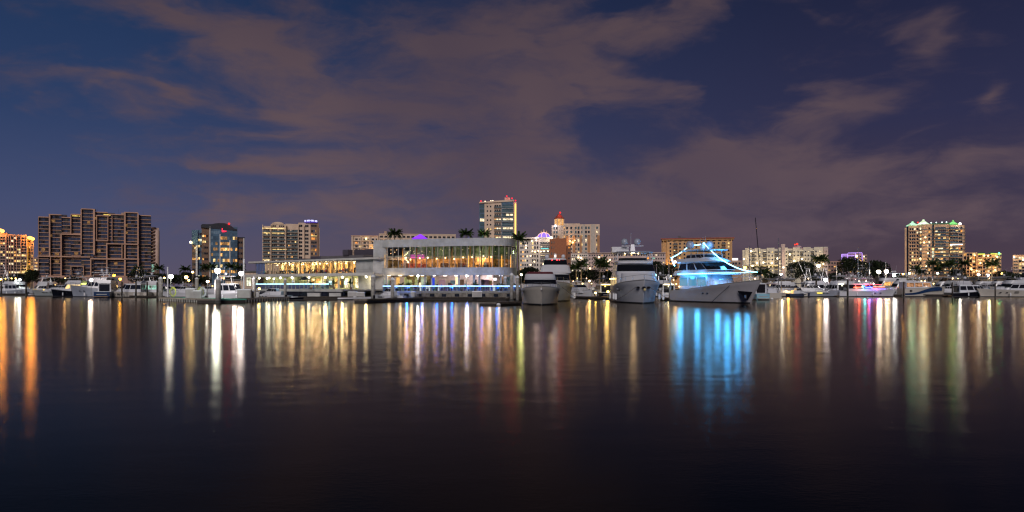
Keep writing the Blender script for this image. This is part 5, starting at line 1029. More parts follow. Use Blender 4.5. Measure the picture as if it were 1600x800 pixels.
# hose reels, dock boxes on the V dock
for px, d, l, m_ in ((270.5, 143, 'yellow-green coiled hose on its stand at the V-shaped dock', mat('hose_lime', (.55, .62, .12), .5)), (317, 136, 'white coiled hose on its stand at the V-shaped dock', M_pcap), (313.5, 137, 'yellow coiled hose beside the white one', MATS['hose_lime'])):
    t = thing('hose_reel', l, 'hose reel', (X(px, d), d, .72)); b = MB()
    for k in range(3):
        R_ = .62-.09*k; b.path([(R_*cos(i*pi/8), -.1+.07*k, 1.15+R_*1.5*sin(i*pi/8)) for i in range(17)], .045, 4)
    part('hose', b, m_, t); part('stand', MB().tube((0,.1,0), (0,.1,2.2), .05), M_pole, t); part('hook', MB().box(-.3, .3, -.1, .1, 2.15, 2.25), M_pole, t)
for px, d, w, h, l, m_ in ((298, 137, .85, 1.9, 'tall grey cabinet on the V-shaped dock', M_fasc), (309, 136, .75, 1.5, 'white power pedestal base below the cone-capped piling', M_white), (382, 141, 1.3, 1.7, 'large grey dock box right of the bright boat', M_fasc), (390, 142, .7, 1.4, 'narrow brown dock box beside the green-grey piling', M_wood), (745.5, 150, 1.0, 1.25, 'white panelled cabinet before the blue-lit terrace', M_white), (551, 158, 1.0, 1.1, 'white dock cabinet below the cyan-lit rail', M_white), (564, 158, .8, 1.0, 'white conical heap of covered gear on the pale dock', M_white), (645, 156, .4, 1.1, 'slim white power pedestal on terrace dock', M_white)):
    t = thing('dock_cabinet', l, 'cabinet', (X(px, d), d, .74)); part('body', MB().box(-w, w, -.35, .35, 0, h*.86), m_, t); part('lid', MB().rings([[(-w*s_, -.38, z), (w*s_, -.38, z), (w*s_, .38, z), (-w*s_, .38, z)] for s_, z in ((1.05, h*.86), (1.05, h*.92), (.8, h))]), M_pcap, t); part('door', MB().box(-w*.8, w*.8, -.38, -.355, .08, h*.78), M_fasc if m_ is not M_fasc else M_white, t)
# mooring buoys
for i, (px, py) in enumerate(((944, 472), (964.5, 471), (1057, 470.5), (1115, 471.5), (779, 478), (1206, 468.5), (1226, 468), (1356, 467.5))):
    d = WD(py); t = thing('buoy', ['white mooring buoy just left of the bow-on yacht', 'white conical fender marker at the bow-on yacht foot', 'white buoy below the stern of blue-lit yacht', 'white buoy below the middle of blue-lit yacht', 'small bright buoy at the low dock platform', 'grey buoy before the boat with amber cockpit light', 'second grey buoy below the white lamp post', 'round grey buoy below the red and blue lit cruiser'][i], 'buoy', (X(px, d), d, 0), group='mooring buoys')
    r = .34; part('float_body', MB().ball((0,0,.12), r, n=12, k=6), M_pcap, t, True); part('band', MB().lathe([(r*1.01, .08), (r*1.01, .16)], 12), M_fender, t)

# ================================================================ small lights along the quays
n_ = 0
for lab, a, b_, n, col, d in (('left hotel', 4, 50, 5, (1, .6, .12), 268), ('dark condominium', 96, 240, 7, (1, .55, .2), 262), ('office block', 304, 380, 6, (1, .55, .15), 268), ('long pink block', 884, 945, 8, (1, .66, .22), 262), ('ochre hotel', 1030, 1058, 4, (1, .72, .4), 262), ('long ivory building', 1162, 1300, 10, (1, .72, .38), 274), ('long dark tree', 1318, 1372, 4, (1, .8, .55), 270), ('pyramid tower', 1412, 1500, 12, (1, .72, .25), 270), ('terraced hotel', 1505, 1570, 9, (1, .62, .2), 262)):
    for i in range(n):
        px = a+(b_-a)*(i+random.uniform(.2, .8))/n; z = GZ+random.choice((.9, 1.6, 2.6, 3.4, 4.5)); o_ = ('first', 'second', 'third', 'fourth', 'fifth', 'sixth', 'seventh', 'eighth', 'ninth', 'tenth', 'eleventh', 'twelfth')[i]
        t = thing('quay_light', '%s small amber light from the left along the foot of the %s' % (o_, lab), 'light', (X(px, d), d, GZ), group='small amber lights along the quay')
        r = random.choice((.12, .18, .26)); c2 = (1, min(1, col[1]*random.choice((.8, 1, 1.2))), col[2])
        part('pole', MB().tube((0, 0, 0), (0, 0, z-GZ), .04, n=5), M_pole, t); part('globe', MB().ball((0, 0, z-GZ), r, n=7, k=5), glow('quay_%d_%d' % (c2[1]*20, c2[2]*20), c2, 14), t)
        if i % 2 == 0: wlight(t, X(px, d), d-.6, z, c2, 120, .25)
# ================================================================ boats
M_gel = mat('white_gelcoat', (.55, .56, .61), .28, var=.04, scale=.4); M_gelw = mat('cream_gelcoat', (.45, .42, .38), .3, var=.05); M_gelb = mat('grey_blue_hull', (.30, .33, .40), .25, var=.05)
M_navy = mat('navy_hull', (.012, .035, .10), .18, var=.1); M_blk = mat('black_hull', (.006, .007, .012), .15, var=0); M_boot = mat('boot_stripe', (.02, .02, .025), .4, var=0); M_rub = mat('rub_rail', (.30, .30, .31), .35, .3, var=0)
M_teak = mat('teak_deck', (.30, .19, .10), .7, scale=2); M_tint = mat('tinted_boat_glass', (.008, .009, .012), .06, var=0, spec=.9); M_steel = mat('stainless', (.55, .55, .56), .25, .9, var=0); M_canvas = mat('navy_canvas', (.03, .04, .08), .9, var=.2); M_canvasg = mat('grey_canvas', (.22, .22, .25), .9, var=.2)
def hull(L_, B_, fb, fs, rake=None, hm=M_gel, boot=M_boot, stripe=None, deckm=M_gel, full=2.4, wf=1.7):
    rake = L_*.07 if rake is None else rake; n = 14; rs = []
    for i in range(n+1):
        t = i/n; hb = B_/2*(1-max(0, (t-.35)/.65)**full)*(.90+.10*min(1, t/.25)); hb = max(hb, .03); hw = B_/2*.90*(1-max(0, (t-.25)/.72)**wf) if t < .97 else 0.02; hw = max(.02, hw)
        z = fs+(fb-fs)*t**1.5; xk = (t-.5)*L_; xr = rake*t**5
        lv = [(-.5, .0, hw*.55), (0, .05, hw), (.22, .10, hw*1.02+(hb-hw)*.05), (z*.45, .35, hw+(hb-hw)*.38), (z*.78, .75, hw+(hb-hw)*.78), (z*.80, .77, hw+(hb-hw)*.82), (z*.95, .95, hb), (z, 1, hb)]
        pr = [(xk-rake*.35*t**5+xr*f, w, zz) for zz, f, w in lv]
        rs.append([(x, -w, zz) for x, w, zz in pr]+[(x, w, zz) for x, w, zz in reversed(pr)])
    b = MB(); m = len(rs[0])
    for k in range(n):
        for i in range(m-1):
            j = i if i < m//2-1 else (m-2-i); mi = 1 if j == 0 or j == 1 else 2 if j == 4 and stripe else 3 if j == 6 else 0
            if i == m//2-1: mi = 4
            b.add([rs[k][i], rs[k][i+1], rs[k+1][i+1], rs[k+1][i]], [(3,2,1,0)] if False else [(0,3,2,1)], mi)
    b.add(rs[0], [tuple(range(m))], 0)
    for k in range(n): b.add([rs[k][m-1], rs[k][0], rs[k+1][0], rs[k+1][m-1]], [(0,1,2,3)], 1)
    b.add(rs[n], [tuple(reversed(range(m)))], 0)
    me = b.mesh('hull', [hm, boot, stripe or hm, M_rub, deckm]); soften(me); return me, [(r[m//2-1][0], -r[m//2-1][1], r[m//2-1][2]) for r in rs]
def ring(x0, x1, w, z, nose, n=7, rb=0, o=0):
    pts = [(x0-o, -w-o), (x0+(x1-nose-x0)*.33, -w-o), (x0+(x1-nose-x0)*.66, -w-o), (x1-nose, -w-o)]
    for i in range(1, n): a = pi/2*i/n; pts.append((x1-nose+(nose+o)*sin(a), -(w+o)*cos(a)**.75))
    half = pts+[(x1+o, 0)]
    full = half+[(x, -y) for x, y in reversed(pts)]
    return [(x, y, z) for x, y in full]
def cab(root, name, x0, x1, w, z0, z1, rf=.5, rb=.1, ins=.15, nose=1.0, m=M_gel, win=None, shield=None, top=True, roof=None, lightm=None, n=5):
    """a deckhouse: raked walls, side windows and a wrap-round windscreen as separate panes"""
    def at(f, o=0): return ring(x0+rb*f, x1-rf*f, w-ins*f, z0+(z1-z0)*f, nose, n, o=o)
    part(name, soften(MB().rings([at(0), at(1)]).mesh(name, m), .5), None, root)
    N_ = len(at(0)); k = 3
    if win:
        a, b = at(win[0], .025), at(win[1], .025)
        for i in [0, 1, 2]+[N_-2-q for q in (0, 1, 2)]:
            g = .06
            def lp(p, q, f): return tuple(p[j]+(q[j]-p[j])*f for j in range(3))
            part('side_window', MB().add([lp(a[i], a[i+1], g), lp(a[i], a[i+1], 1-g), lp(b[i], b[i+1], 1-g), lp(b[i], b[i+1], g)], [(0,1,2,3)]), lightm or M_tint, root)
    if shield:
        a, b = at(shield[0], .03), at(shield[1], .03)
        for i0, i1 in ((3, 3+n//2), (3+n//2, 3+n), (3+n, 3+n+n-n//2), (3+n+n-n//2, 3+2*n)):
            mb = MB()
            for i in range(i0, i1): mb.add([a[i], a[i+1], b[i+1], b[i]], [(0,1,2,3)])
            part('windshield', mb, M_tint, root)
    if roof:
        part('roof', MB().rings([ring(x0+rb-.25-roof, x1-rf+.25+roof*.5, w-ins+.18, z1+.0, nose, n), ring(x0+rb-.2-roof, x1-rf+.3+roof*.5, w-ins+.2, z1+.1, nose, n), ring(x0+rb-.1-roof, x1-rf+.1+roof*.4, w-ins+.05, z1+.2, nose, n)]), m, root)
def rail(root, sheer, i0, i1, h=.75, r=.022, name='rail', m=M_steel):
    for s_ in (-1, 1):
        pts = [(x-.12, s_*max(.04, y-.12), z) for x, y, z in sheer[i0:i1]]; b = MB()
        b.path([(x, y, z+h) for x, y, z in pts], r, 4)
        for x, y, z in pts: b.tube((x, y, z), (x, y, z+h), r, n=4)
        part(name, b, m, root)
def tubes(root, name, segs, r=.03, m=M_steel):
    b = MB()
    for p, q in segs: b.tube(p, q, r, n=5)
    part(name, b, m, root)
def dome(root, x, y, z, r, m=M_gel): part('radar_dome', MB().lathe([(r*.6, -r*.9), (r*.95, -r*.5), (r, 0), (r*.92, r*.45), (r*.6, r*.85), (.05, r)], 12, (x, y, z)), m, root, True)
def ant(root, x, y, z, h, lean=0, r=.02): part('antenna', MB().tube((x, y, z), (x-lean, y, z+h), r, r*.4, 4), M_gel, root)
def ports(root, L_, B_, fb, xs, z=.9, s=.18, lit=None, hb=None):
    for x, y in xs:
        for s_ in (-1, 1):
            b = MB(); b.rings([[(x+s*1.7*cos(a*pi/4), s_*(y+o), z+s*.7*sin(a*pi/4)) for a in range(8)] for o in (-.05, .03)]); part('porthole', b, lit or M_blk, root)
def boat(label, px, wl, yaw, cat='boat', group='boats moored in the marina', name='boat', d=None, dx=0):
    d = d or WD(wl); return thing(name, label, cat, (X(px, d)+dx, d, 0), radians(yaw), group)

def motor_yacht(label, px, d, yaw, L_=16, B_=4.8, fb=2.6, fs=1.5, hm=M_gel, fly=True, hard=True, lit=None, domes=1, group='motor yachts in the marina', cabin=1.0, canvas=None, ants=2, name='motor_yacht', lightm=None, stripe=None, flyw=1.0):
    t = boat(label, px, 0, yaw, 'yacht', group, name, d=d); me, sh = hull(L_, B_, fb, fs, hm=hm, stripe=stripe); part('hull', me, None, t)
    w = B_/2*.80; zd = fs+.25
    z1 = zd+2.0*cabin
    cab(t, 'saloon', -L_*.34, L_*.20, w, zd-.5, z1, rf=L_*.10, rb=.1, ins=.18, nose=L_*.09, win=(.42, .86), shield=(.50, .93), lightm=lightm)
    cab(t, 'trunk_cabin', L_*.02, L_*.36, w*.78, zd-.2, fs+(fb-fs)*.55+.75, rf=L_*.13, rb=0, ins=.3, nose=L_*.12)
    if fly:
        cab(t, 'flybridge', -L_*.36, L_*.11, w*.98*flyw, z1, z1+.85, rf=.9, rb=.2, ins=.05, nose=L_*.07)
        part('helm_screen', MB().rings([[(x, y*.8, z) for x, y, z in ring(L_*.0, L_*.10-.8, w*.9*flyw, z1+.86, 1.0, 4)][2:10], [(x-.3, y*.75, z) for x, y, z in ring(L_*.0, L_*.10-.8, w*.9*flyw, z1+1.3, 1.0, 4)][2:10]], cap=False, closed=False), M_tint, t)
    part('swim_platform', MB().box(-L_/2-.9, -L_/2, -B_*.42, B_*.42, .25, .36), M_teak, t); part('aft_door', MB().box(-L_*.34-.06, -L_*.34, -w*.75, w*.75, fs+.15, z1-.25), M_tint, t); part('stern_name_band', MB().box(-L_/2-.03, -L_/2+.02, -B_*.30, B_*.30, fs*.5, fs*.62), M_rub, t)
    z2 = z1+.85 if fly else z1
    if hard:
        part('hardtop', MB().rings([ring(-L_*.30, L_*.02, w*.85*flyw, z2+1.35, 1.0), ring(-L_*.30, L_*.03, w*.88*flyw, z2+1.42, 1.0), ring(-L_*.29, L_*.01, w*.75*flyw, z2+1.52, 1.0)]), canvas or M_gel, t)
        tubes(t, 'hardtop_post', [((-L_*.26, s_*w*.8*flyw, z2), (-L_*.24, s_*w*.7*flyw, z2+1.36)) for s_ in (-1, 1)]+[((-L_*.02, s_*w*.72*flyw, z2), (-L_*.05, s_*w*.62*flyw, z2+1.36)) for s_ in (-1, 1)], .045)
        z2 += 1.5
    for k in range(domes): dome(t, -L_*.18, (k-(domes-1)/2)*1.7, z2+.45, .36)
    for k in range(ants): ant(t, -L_*.15-.4*k, (k-.5)*w*1.2, z2, 2.2+.5*k, .5)
    rail(t, sh, 8, 15); ports(t, L_, B_, fb, [(L_*.12, B_*.435), (L_*.22, B_*.395)], (fs+fb)*.30)
    part('anchor', MB().box(L_*.5-.1, L_*.5+.35, -.12, .12, fb*.8, fb*.9), M_steel, t)
    for x in (-L_*.2, L_*.08):
        for s_ in (-1, 1): part('fender', MB().lathe([(.03, -.45), (.14, -.35), (.14, .35), (.03, .45)], 7, (x, s_*(B_/2+.12), .75)), M_pcap, t)
    if lit:
        part('cockpit_light', MB().box(-L_*.37, -L_*.34, -w*.7, w*.7, z1-.25, z1-.1), glow('cockpit_%d_%d' % (lit[0]*99, lit[2]*99), lit, 9), t); l = bpy.data.lights.new('boat_light', 'POINT'); l.energy = 60; l.color = lit; l.shadow_soft_size = .2; o = bpy.data.objects.new('boat_light', l); COL.objects.link(o); o.parent = t; o.location = (-L_*.40, 0, z1-.6)
    return t
def express(label, px, d, yaw, L_=11, B_=3.6, fb=1.7, fs=1.1, hm=M_gel, arch=True, canvas=None, group='sport cruisers in the marina', lightm=None, stripe=None, name='sport_cruiser'):
    t = boat(label, px, 0, yaw, 'cruiser', group, name, d=d); me, sh = hull(L_, B_, fb, fs, hm=hm, stripe=stripe, full=2.0); part('hull', me, None, t); w = B_/2*.82
    cab(t, 'deckhouse', -L_*.30, L_*.32, w, fs-.1, fb+.62, rf=L_*.22, rb=.0, ins=.35, nose=L_*.10)
    cab(t, 'cockpit_screen', -L_*.18, L_*.17, w*.86, fb+.2, fb+1.25, rf=L_*.12, rb=.2, ins=.28, nose=L_*.08, win=(.35, .92), shield=(.35, .96), lightm=lightm)
    if arch: 
        tubes(t, 'radar_arch', [((-L_*.27, s_*w, fs+.3), (-L_*.20, s_*w*.8, fb+2.05)) for s_ in (-1, 1)]+[((-L_*.20, -w*.8, fb+2.05), (-L_*.20, w*.8, fb+2.05))], .09, M_gel); dome(t, -L_*.20, 0, fb+2.35, .22)
    if canvas: part('bimini', MB().rings([ring(-L_*.38, -L_*.0, w*.88, fb+1.75, .7), ring(-L_*.37, -L_*.0, w*.8, fb+1.95, .7)]), canvas, t); tubes(t, 'bimini_frame', [((-L_*.3, s_*w*.9, fs), (-L_*.3, s_*w*.85, fb+1.76)) for s_ in (-1, 1)]+[((-L_*.05, s_*w*.9, fb+.3), (-L_*.05, s_*w*.8, fb+1.76)) for s_ in (-1, 1)], .03)
    rail(t, sh, 7, 15, .5); ant(t, -L_*.2, .5, fb+2.1, 2.0, .5); ports(t, L_, B_, fb, [(L_*.08, B_*.445), (L_*.17, B_*.415), (L_*.25, B_*.36)], fb*.55, .12)
    return t
def sportfish(label, px, d, yaw, L_=14, hm=M_gel, rig=True, tower=True, group='sport fishing boats with outriggers'):
    B_, fb, fs = L_*.32, L_*.155, L_*.085; t = boat(label, px, 0, yaw, 'fishing boat', group, 'fishing_boat', d=d); me, sh = hull(L_, B_, fb, fs, hm=hm); part('hull', me, None, t); w = B_/2*.76; z1 = fs+2.3
    cab(t, 'saloon', -L_*.18, L_*.20, w, fs-.1, z1, rf=L_*.14, rb=0, ins=.2, nose=L_*.10, win=(.5, .85), shield=(.55, .93)); cab(t, 'flybridge', -L_*.20, L_*.06, w*.9, z1, z1+.9, rf=.5, rb=0, ins=.02, nose=.9)
    part('hardtop', MB().rings([ring(-L_*.18, L_*.03, w*.8, z1+2.2, .7), ring(-L_*.18, L_*.03, w*.8, z1+2.32, .7)]), M_gel, t)
    tubes(t, 'tower_leg', [((-L_*.16*a, s_*w*.85, z1+.2), (-L_*.08-.5*(a-1), s_*w*.4, z1+2.2+(3.0 if tower else 0))) for a in (1, -.1) for s_ in (-1, 1)], .04)
    if tower: part('tower_platform', MB().box(-L_*.12, -L_*.03, -w*.5, w*.5, z1+5.1, z1+5.2), M_gel, t); tubes(t, 'tower_rail', [((-L_*.12, -w*.5, z1+6), (-L_*.12, w*.5, z1+6)), ((-L_*.12, w*.5, z1+6), (-L_*.03, w*.5, z1+6)), ((-L_*.12, -w*.5, z1+6), (-L_*.03, -w*.5, z1+6)), ((-L_*.12, -w*.5, z1+5.1), (-L_*.12, -w*.5, z1+6)), ((-L_*.12, w*.5, z1+5.1), (-L_*.12, w*.5, z1+6))], .03)
    if rig:
        for s_ in (-1, 1): part('outrigger', MB().tube((L_*.0, s_*w, z1-.4), (-L_*.22, s_*(w+1.9), z1+7.5), .045, .02, 5), M_steel, t)
    rail(t, sh, 8, 15, .6); dome(t, -L_*.08, 0, z1+2.6, .25); ports(t, L_, B_, fb, [(L_*.15, B_*.43)], fb*.55, .12); return t
def sailboat(label, px, d, yaw, L_=11, mast=14, hm=M_gel, lean=0, group='sailing boats with bare masts'):
    t = boat(label, px, 0, yaw, 'sailboat', group, 'sailboat', d=d); me, sh = hull(L_, L_*.31, 1.35, 1.05, hm=hm, full=1.8); part('hull', me, None, t)
    cab(t, 'trunk_cabin', -L_*.18, L_*.22, L_*.10, 1.0, 1.65, rf=1.2, rb=.1, ins=.15, nose=.9, win=(.4, .8)); part('mast', MB().tube((L_*.08, 0, 1.4), (L_*.08-lean, 0, mast), .16, .11, 8), M_blk if mast > 19 else M_steel, t); part('boom', MB().tube((L_*.07, 0, 2.5), (-L_*.36, 0, 2.45), .07, n=6), M_steel, t); part('sail_cover', MB().tube((L_*.06, 0, 2.72), (-L_*.33, 0, 2.6), .20, .12, 7), M_canvas, t)
    tubes(t, 'stay', [((L_*.5, 0, 1.4), (L_*.08-lean, 0, mast-.3)), ((-L_*.49, 0, 1.1), (L_*.08-lean, 0, mast-.1)), ((L_*.06, L_*.14, 1.2), (L_*.08-lean*.9, 0, mast*.95)), ((L_*.06, -L_*.14, 1.2), (L_*.08-lean*.9, 0, mast*.95))], .012); tubes(t, 'spreader', [((L_*.08-lean*.6, -.9, mast*.62), (L_*.08-lean*.6, .9, mast*.62))], .03); rail(t, sh, 8, 15, .55, .015); return t
def tender(label, px, d, yaw, L_=4.5, hm=M_gel, motor=True, console=False):
    t = boat(label, px, 0, yaw, 'small boat', 'small open boats', 'small_boat', d=d); me, sh = hull(L_, 1.8, .75, .5, hm=hm, deckm=M_fasc, full=2); part('hull', me, None, t)
    part('bench', MB().box(-.4, .1, -.7, .7, .5, .78), M_gel, t)
    if motor: part('outboard_motor', MB().rings([[(x, y, z) for x, y in ((-L_/2-.45, -.18), (-L_/2-.05, -.18), (-L_/2-.05, .18), (-L_/2-.45, .18))] for z in (.1, .8, 1.15)]), M_blk, t)
    if console: part('console', MB().rings([[(x*f, y*f, z) for x, y in ((-.2, -.4), (.5, -.4), (.5, .4), (-.2, .4))] for f, z in ((1, .5), (.8, 1.35))]), M_gel, t); tubes(t, 't_top_post', [((-.3, s_*.5, .5), (-.3, s_*.5, 2.3)) for s_ in (-1, 1)]+[((.5, s_*.5, .5), (.5, s_*.5, 2.3)) for s_ in (-1, 1)], .03); part('t_top', MB().box(-.9, .9, -.8, .8, 2.3, 2.38), M_canvas, t)
    return t

# ---- three hero yachts
def bow_yacht_small():      # low white yacht, bow on, at the restaurant dock
    L_, B_ = 17, 6.5; d = 114+L_/2; t = thing('motor_yacht', 'low white yacht bow-on with dark wraparound windscreen beside the restaurant dock', 'yacht', (X(844, d), d, 0), radians(-91), 'bow-on yachts')
    me, sh = hull(L_, B_, 3.05, 2.0, rake=1.0, full=5.5, wf=3.2, hm=M_gelw); part('hull', me, None, t); w = B_/2
    cab(t, 'foredeck', -L_*.1, L_*.40, w*.80, 2.2, 3.35, rf=2.5, rb=0, ins=.4, nose=2.5); cab(t, 'saloon', -L_*.40, L_*.18, w*.88, 2.2, 4.35, rf=2.4, rb=0, ins=.25, nose=1.6, shield=(.52, .88), win=(.55, .88)); cab(t, 'flybridge', -L_*.42, L_*.05, w*.80, 4.35, 5.05, rf=.9, rb=0, ins=.12, nose=1.4); part('sunshade', MB().rings([ring(-L_*.38, L_*.0, w*.70, 5.05, 1.2), ring(-L_*.38, -.2, w*.66, 5.4, 1.0)]), mat('maroon_screen', (.10, .02, .03), .3), t)
    rail(t, sh, 9, 15, .55); ports(t, L_, B_, 3, [(L_*.28, B_*.425)], 2.1, .28); part('bow_hatch', MB().box(L_*.2, L_*.27, -.4, .4, 3.35, 3.45), M_tint, t); part('anchor', MB().box(L_*.52, L_*.56, -.1, .1, 2.4, 2.7), M_steel, t)
def bow_yacht_tall():
    L_, B_ = 22, 6.9; d = 143+L_/2-3; t = thing('motor_yacht', 'taller grey-white yacht bow-on behind the low one, red lights in its bridge', 'yacht', (X(868, d), d, 0), radians(-92), 'bow-on yachts')
    me, sh = hull(L_, B_, 3.9, 2.6, rake=1.6, full=4.5, wf=2.8, hm=mat('pale_green_hull', (.38, .41, .43), .3, var=.05)); part('hull', me, None, t); w = B_/2
    cab(t, 'foredeck', 0, L_*.40, w*.75, 2.8, 4.1, rf=3, rb=0, ins=.4, nose=2.5); cab(t, 'saloon', -L_*.40, L_*.20, w*.90, 2.6, 5.7, rf=2.4, rb=0, ins=.3, nose=1.8, shield=(.50, .90), win=(.5, .88)); cab(t, 'upper_deck', -L_*.36, L_*.10, w*.92, 5.7, 7.3, rf=1.6, rb=.2, ins=.3, nose=1.4)
    cab(t, 'bridge', -L_*.30, L_*.02, w*.72, 7.3, 8.55, rf=.5, rb=.1, ins=.22, nose=1.0, shield=(.08, .92), win=(.08, .92)); part('bridge_roof', MB().rings([ring(-L_*.31, L_*.0, w*.66, 8.55, 1.0), ring(-L_*.31, L_*.0, w*.62, 8.75, 1.0)]), M_gel, t)
    for y in (-1.5, -.7, .3, .8, 1.5):
        for z in (7.75, 8.35): 
            if random.random() < .8: part('bridge_light', MB().ball((L_*.02-.25-abs(y)*.28, y, z), .10, n=6, k=4), glow('red_lamp' if random.random() < .7 else 'amber_lamp', (1, .04, .05) if random.random() < 2 else (1, .5, .2), 7), t)
    for y in (-1.7, 1.7): dome(t, -L_*.12, y, 9.25, .42)
    part('mast', MB().box(-L_*.13, -L_*.11, -.25, .25, 8.7, 9.8), M_gel, t); tubes(t, 'mast_arm', [((-L_*.12, -1.9, 8.8), (-L_*.12, 1.9, 8.8)), ((-L_*.12, -1.2, 9.7), (-L_*.12, 1.2, 9.7))], .05); part('mast_light', MB().ball((-L_*.10, 0, 9.3), .14), glow('mast_lamp', (1, .75, .5), 8), t)
    lines(t, L_, w, 2.8); rail(t, sh, 9, 15, .8); ports(t, L_, B_, 3.9, [(L_*.30, B_*.42)], 2.5, .34)
    part('side_light_strip', MB().box(-L_*.1, L_*.3, w*1.0, w*1.02, 2.9, 3.0), mat('brass_trim', (.5, .35, .12), .4, em=(1, .55, .15), ems=.2), t)
def bow_yacht_big():
    L_, B_ = 25, 8.0; d = 124+L_/2; t = thing('motor_yacht', 'large white yacht bow-on with dark bridge glass, satellite domes and anchors', 'yacht', (X(992, d), d, 0), radians(-93), 'bow-on yachts')
    me, sh = hull(L_, B_, 4.15, 2.6, rake=2.0, full=5, wf=3, hm=M_gel); part('hull', me, None, t); w = B_/2
    cab(t, 'main_deck_house', -L_*.42, L_*.24, w*.93, 2.4, 5.1, rf=2.0, rb=0, ins=.15, nose=1.8, win=(.3, .85), lightm=LIT[1]); cab(t, 'foredeck_house', 0, L_*.33, w*.80, 3.6, 5.3, rf=2.6, rb=0, ins=.35, nose=2.2)
    cab(t, 'bridge', -L_*.34, L_*.14, w*.90, 5.1, 7.2, rf=2.0, rb=0, ins=.35, nose=1.5, shield=(.30, .92), win=(.35, .85)); part('brow', MB().rings([ring(-L_*.36, L_*.08, w*.80, 7.2, 1.6), ring(-L_*.36, L_*.07, w*.84, 7.55, 1.6), ring(-L_*.36, L_*.05, w*.80, 7.75, 1.6)]), M_gel, t); part('fly_screen', MB().rings([ring(-L_*.2, L_*.04, w*.76, 7.75, 1.5)[3:14], ring(-L_*.2, L_*.02, w*.72, 8.25, 1.5)[3:14]], cap=False, closed=False), M_tint, t)
    part('hardtop', MB().rings([ring(-L_*.34, L_*.02, w*.84, 9.25, 1.2), ring(-L_*.34, L_*.03, w*.88, 9.4, 1.2), ring(-L_*.33, L_*.0, w*.80, 9.55, 1.2)]), M_gel, t); tubes(t, 'hardtop_post', [((x, s_*w*.82, 7.7), (x-.2, s_*w*.78, 9.3)) for x in (-L_*.3, -L_*.15, -.3) for s_ in (-1, 1)], .07, M_gel)
    for i, y in enumerate((-1.6, -.4, .9)): part('hardtop_light', MB().ball((-2.2, y, 9.15), .11, n=6, k=4), glow('top_lamp', (1, .75, .35), 9), t)
    l = bpy.data.lights.new('boat_light', 'POINT'); l.energy = 90; l.color = (1, .7, .35); l.shadow_soft_size = .3; o = bpy.data.objects.new('boat_light', l); COL.objects.link(o); o.parent = t; o.location = (-2.5, 0, 8.9)
    part('mast', MB().rings([[(-L_*.16+x*f, y*f, z) for x, y in ((-.6, -.5), (.6, -.5), (.6, .5), (-.6, .5))] for f, z in ((1, 9.5), (.6, 11.0))]), M_gel, t); tubes(t, 'mast_arm', [((-L_*.16, -2.1, 10.7), (-L_*.16, 2.1, 10.7))], .09, M_gel)
    for y in (-1.5, .9): dome(t, -L_*.16, y, 11.5, .66, M_gelb)
    ant(t, -L_*.16, -.3, 11, 2.2, 0, .04); part('aft_box', MB().box(-L_*.30, -L_*.2, -w*.95, -.6, 9.55, 10.6), M_gel, t)
    lines(t, L_, w, 2.8); rail(t, sh, 9, 15, .8); ports(t, L_, B_, 4, [(L_*.18, B_*.455), (L_*.26, B_*.43)], 2.3, .26)
    for y in (-.9, 0, .9): part('anchor_pocket', MB().rings([[(L_*.52+.25-abs(y)*.9+o, y+.32*cos(a*pi/3), 2.75+.22*sin(a*pi/3)) for a in range(6)] for o in (-.5, .1)]), M_blk, t)
    part('anchor', MB().ball((L_*.545, .1, 2.4), .24, n=8, k=5), mat('brass', (.6, .5, .25), .3), t)
    part('port_lantern', MB().ball((L_*.06, w*.9, 5.0), .2), glow('lantern_aqua', (.3, .9, 1), 8), t)
    for x in (-8, -4, 0): part('side_lamp', MB().ball((x, -w*.98, 4.4), .13, n=6, k=4), glow('side_warm', (1, .66, .22), 9), t)
    l = bpy.data.lights.new('boat_light', 'POINT'); l.energy = 110; l.color = (1, .66, .25); l.shadow_soft_size = .3; o = bpy.data.objects.new('boat_light', l); COL.objects.link(o); o.parent = t; o.location = (-4, -w*1.25, 4.2)
